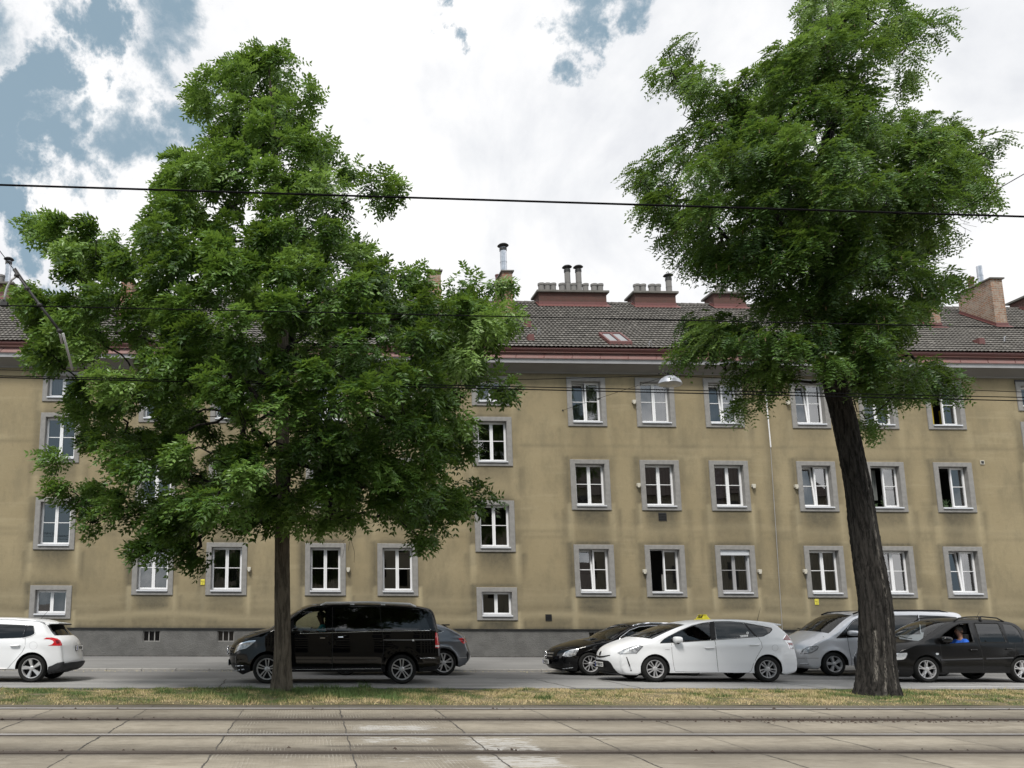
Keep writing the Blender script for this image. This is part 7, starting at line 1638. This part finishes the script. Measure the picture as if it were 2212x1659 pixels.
c.patch('tail_light', [('7', 912, 634), ('7', 975, 602), ('7', 1085, 600), ('7', 1200, 622), ('7', 1262, 662), ('7', 1302, 740), ('7', 1290, 772), ('7', 1180, 774), ('7', 1010, 770), ('7', 1095, 745), ('7', 1132, 700), ('7', 1100, 660), ('7', 1040, 640)], 'tail_red', .006); c.patch('tail_light_lens', [('7', 1160, 665), ('7', 1230, 655), ('7', 1260, 720), ('7', 1190, 735)], 'tail_dark', .010)
c.patch('bumper_corner', [('7', 992, 1225), ('7', 1090, 1192), ('7', 1210, 1132), ('7', 1330, 1110), ('7', 1345, 1300), ('7', 1200, 1318), ('7', 1005, 1338)], 'grey_plastic', .03, thick=.05)
c.band('bumper', 'rear', [(0, c.zof('7', 1560, 1215), c.zof('7', 1560, 1075)), (.75, c.zof('7', 1450, 1260), c.zof('7', 1450, 1085)), (1.0, c.zof('7', 1330, 1300), c.zof('7', 1330, 1105))], 'grey_plastic', .035, .05)
c.patch('side_cladding', [('7', -1150, 1270), ('7', 300, 1262), ('7', 300, 1400), ('7', -1150, 1400)], 'grey_plastic', .012, thick=.02); c.ribbon('chrome_strip', [('7', -900, 1262), ('7', 0, 1258), ('7', 140, 1256)], 'white_plate', .03, .016, thick=.01)
c.plate('rear', 'W 30A', '7', 1470, 800, dep=.0); c.wheels(.232, 'seven'); c.mirror('7', -1150, 600, 110, 70, 'paint_white')
p0 = c.solid('7', 930, 300)[0]; m = MB(); hw = .58; m.add([(p0[0]-.04, -hw, p0[2]+.045), (p0[0]-.04, hw, p0[2]+.045), (p0[0]+.30, hw*.86, p0[2]+.01), (p0[0]+.30, -hw*.86, p0[2]+.01), (p0[0]+.02, -hw, p0[2]-.02), (p0[0]+.02, hw, p0[2]-.02), (p0[0]+.29, hw*.86, p0[2]-.012), (p0[0]+.29, -hw*.86, p0[2]-.012)], [(0, 3, 2, 1), (4, 5, 6, 7), (3, 7, 6, 2), (0, 4, 7, 3), (1, 2, 6, 5)]); so = m.build('spoiler', MATS['paint_white'], c.root, bevel=.012)
m = MB(); m.box((p0[0]+.12, -hw*.83, p0[2]-.035), (p0[0]+.315, hw*.83, p0[2]-.011)); m.build('spoiler_lip', MATS['black_plastic'], so)
for sg in (-1, 1):
    pa, pb = c.solid('7', -700, 255)[0], c.solid('7', 860, 272)[0]; yy = sg*(c.W-.19); m = MB(); m.tube([(pa[0]-.05, yy, pa[2]-.02), (pa[0]+.2, yy, pa[2]+.045), (pb[0]-.6, yy, pb[2]+.06), (pb[0]-.15, yy, pb[2]+.03), (pb[0]+.1, yy, pb[2]-.025)], .02, 8); m.build('roof_rail', MATS['sill_metal'], c.root, True)
a = c.loc(at(*zp('7', 845, 205), c.Yc)); m = MB(); m.tube([(a[0], 0, a[2]-.05), (a[0]+.02, 0, a[2]+.02), (a[0]+.2, 0, a[2]+.24)], [.01, .006, .003], 6); m.build('antenna', MATS['black_plastic'], c.root, True)
m = MB(); q = c.loc(at(*zp('7', 1440, 545), c.Yc)); m.tube([(q[0]-.12, .06, q[2]-.02), (q[0]+.03, -.02, q[2]-.01), (q[0]-.06, -.25, q[2]-.02)], [.02, .016, .01], 6); m.build('wiper', MATS['black_plastic'], c.root, True)
q = c.loc(at(*zp('7', 1482, 650), c.Yc)); m = MB(); m.tube([(q[0]+.03, -.02, q[2]+.06), (q[0]+.035, .0, q[2]), (q[0]+.035, -.015, q[2]-.05)], .012, 5); m.box((q[0]+.0, -.06, q[2]-.10), (q[0]+.06, .02, q[2]-.085)); m.build('badge', MATS['ink'], c.root)
# ================================================================== people in the cars
def skinbody(name, joints, edges, m, parent, sub=2):
    me = bpy.data.meshes.new(name); keys = list(joints); me.from_pydata([joints[k][0] for k in keys], [(keys.index(a), keys.index(b)) for a, b in edges], [])
    o = link(name, me, m, parent); md = o.modifiers.new('skin', 'SKIN'); md.use_smooth_shade = True
    lay = me.skin_vertices[0] if len(me.skin_vertices) else None
    if lay is None:
        bm = bmesh.new(); bm.from_mesh(me); bm.verts.layers.skin.verify(); bm.to_mesh(me); bm.free(); lay = me.skin_vertices[0]
    for i, k in enumerate(keys):
        r = joints[k][1]; lay.data[i].radius = r if hasattr(r, '__len__') else (r, r); lay.data[i].use_root = (i == 0)
    s = o.modifiers.new('subsurf', 'SUBSURF'); s.levels = sub; s.render_levels = sub
    return o
def person(car, hip, label, shirt, skin, hair, head_r=1.0, arm='wheel', bald=False):
    """seated driver; hip in the car's frame (x forward is negative), facing -x"""
    hx, hy, hz = hip; root = empty('person', car.root.matrix_basis @ Vector((hx, hy, hz)), label, 'person', 'drivers')
    root.rotation_euler.x = car.root.rotation_euler.x
    J = {}; E_ = []
    def j(k, x, y, z, r, par=None):
        J[k] = ((x, y, z), r)
        if par: E_.append((par, k))
    j('pelvis', 0, 0, .10, (.15, .12)); j('belly', .03, 0, .24, (.145, .115), 'pelvis'); j('chest', .07, 0, .42, (.165, .12), 'belly'); j('neck0', .075, 0, .55, (.075, .07), 'chest'); j('neck1', .055, 0, .62, (.055, .055), 'neck0')
    j('head0', .035, 0, .69, (.075, .085), 'neck1'); j('head1', .03, 0, .76, (.078, .098), 'head0'); j('head2', .045, 0, .825, (.06, .075), 'head1')
    for s, n in ((-1, 'l'), (1, 'r')):
        j('sh'+n, .07, s*.175, .50, .062, 'chest')
        if arm == 'window' and s < 0: el, wr = (-.12, -.30, .30), (-.32, -.16, .36)
        else: el, wr = (-.12, s*.23, .28), (-.34, s*.13, .40)
        j('el'+n, *el, .043, 'sh'+n); j('wr'+n, *wr, .030, 'el'+n)
        d = np.array(wr)-np.array(el); d = d/np.linalg.norm(d); pm = np.array(wr)+d*.06; j('pa'+n, *pm, (.036, .02), 'wr'+n)
        for f in range(4):
            b = pm+d*.04+np.array([0, (f-1.5)*.021, .004]); j('f%d%s' % (f, n), *b, .0095, 'pa'+n); e = b+d*.030+np.array([0, 0, -.02]); j('g%d%s' % (f, n), *e, .0085, 'f%d%s' % (f, n)); h = e+np.array([.012, 0, -.024]); j('h%d%s' % (f, n), *h, .007, 'g%d%s' % (f, n))
        t = pm+np.array([-.01, -s*.04, .012]); j('t'+n, *t, .011, 'pa'+n); t2 = t+d*.03+np.array([0, -s*.008, 0]); j('u'+n, *t2, .009, 't'+n)
        j('hi'+n, -.03, s*.10, .07, .088, 'pelvis'); j('kn'+n, -.44, s*.15, .12, .06, 'hi'+n); j('an'+n, -.60, s*.13, -.13, .042, 'kn'+n); j('to'+n, -.74, s*.13, -.15, (.045, .03), 'an'+n)
    body = skinbody('body', J, E_, MATS[skin], root)
    # face: nose, brow, mouth, eyes, ears (part of the head)
    fm = MB(); hc = Vector((.03, 0, .755))
    fm.add([(-.072, -.016, -.02), (-.072, .016, -.02), (-.078, 0, .035), (-.106, 0, -.018), (-.074, 0, -.03)], [(0, 3, 2), (3, 1, 2), (0, 4, 3), (4, 1, 3)]); fm.v = [tuple(Vector(p)+hc) for p in fm.v]; fm.build('nose', MATS[skin], body, True)
    ey = MB()
    for s in (-1, 1): ey.lathe([(0, .012), (.010, .006), (.012, 0), (.010, -.006), (0, -.012)], 8, c=Vector((-.066, s*.034, .012))+hc)
    ey.build('eyes', MATS['ink'], body, True)
    er = MB()
    for s in (-1, 1): er.lathe([(0, 0), (.022, .004), (.030, .0), (.024, -.008)], 10, axis='y', c=Vector((.012, s*.094, -.005))+hc)
    er.build('ears', MATS[skin], body, True)
    mo = MB(); mo.box(tuple(Vector((-.080, -.024, -.062))+hc), tuple(Vector((-.070, .024, -.054))+hc)); mat('lip', (.22, .08, .07), .6) if 'lip' not in MATS else 0; mo.build('mouth', MATS['lip'], body, bevel=.003)
    # hair: cap over the top and back of the head
    vs = []; fs = []; n1, n2 = 10, 20; rg = np.random.RandomState(5)
    for i in range(n1+1):
        th = (PI*.62)*i/n1
        for k in range(n2):
            ph = 2*PI*k/n2; front = max(0, -math.cos(ph)); t = th*(1-.42*front); r = 1+rg.normal(0, .012)
            vs.append(Vector((.04+.107*r*math.sin(t)*math.cos(ph), .094*r*math.sin(t)*math.sin(ph), .762+.118*r*math.cos(t))))
    fs = [(i*n2+k, i*n2+(k+1) % n2, (i+1)*n2+(k+1) % n2, (i+1)*n2+k) for i in range(n1) for k in range(n2)]
    hm = MB(); hm.add(vs, fs); hm.build('hair', MATS[hair], body, True)
    # shirt with short sleeves follows the torso
    K = {}; E2 = []
    def g(k, x, y, z, r, par=None):
        K[k] = ((x, y, z), r)
        if par: E2.append((par, k))
    g('p', 0, 0, .10, (.162, .132)); g('b', .03, 0, .24, (.160, .130), 'p'); g('c', .07, 0, .42, (.180, .134), 'b'); g('n', .075, 0, .545, (.085, .08), 'c')
    for s, n in ((-1, 'l'), (1, 'r')):
        sh = np.array(J['sh'+n][0]); el = np.array(J['el'+n][0]); g('s'+n, *sh, .078, 'c'); g('e'+n, *(sh*.42+el*.58), .062, 's'+n)
    skinbody('shirt', K, E2, MATS[shirt], root)
    K.clear(); E2.clear(); g('p', 0, 0, .10, (.158, .126)); g('w', .01, 0, .15, (.155, .125), 'p')
    for s, n in ((-1, 'l'), (1, 'r')):
        g('hi'+n, *J['hi'+n][0], .096, 'p'); g('kn'+n, *J['kn'+n][0], .068, 'hi'+n); g('an'+n, *J['an'+n][0], .052, 'kn'+n)
    skinbody('trousers', K, E2, MATS['trousers'], root)
    return root
def hip_for(car, k, x, y, yin):
    """hip point so that the head centre falls at this pixel, yin metres inside the near side"""
    q = car.loc(at(*zp(k, x, y), car.Yn+yin)); return (q[0]-.03, q[1], q[2]-.755)
person(MINI, hip_for(MINI, '6', 1140, 470, .40), 'grey haired driver in a blue polo shirt at the open minivan window', 'shirt_blue', 'skin', 'hair_grey', arm='window')
person(VAN, hip_for(VAN, 'A', 1590, 330, .58), 'dark haired driver in a turquoise shirt inside the black people carrier', 'shirt_turquoise', 'skin_dark', 'hair_black')
person(TAXI, hip_for(TAXI, '4', 470, 350, .52), 'dimly seen driver in dark clothes behind the taxi window', 'shirt_dark', 'skin_dark', 'hair_black')
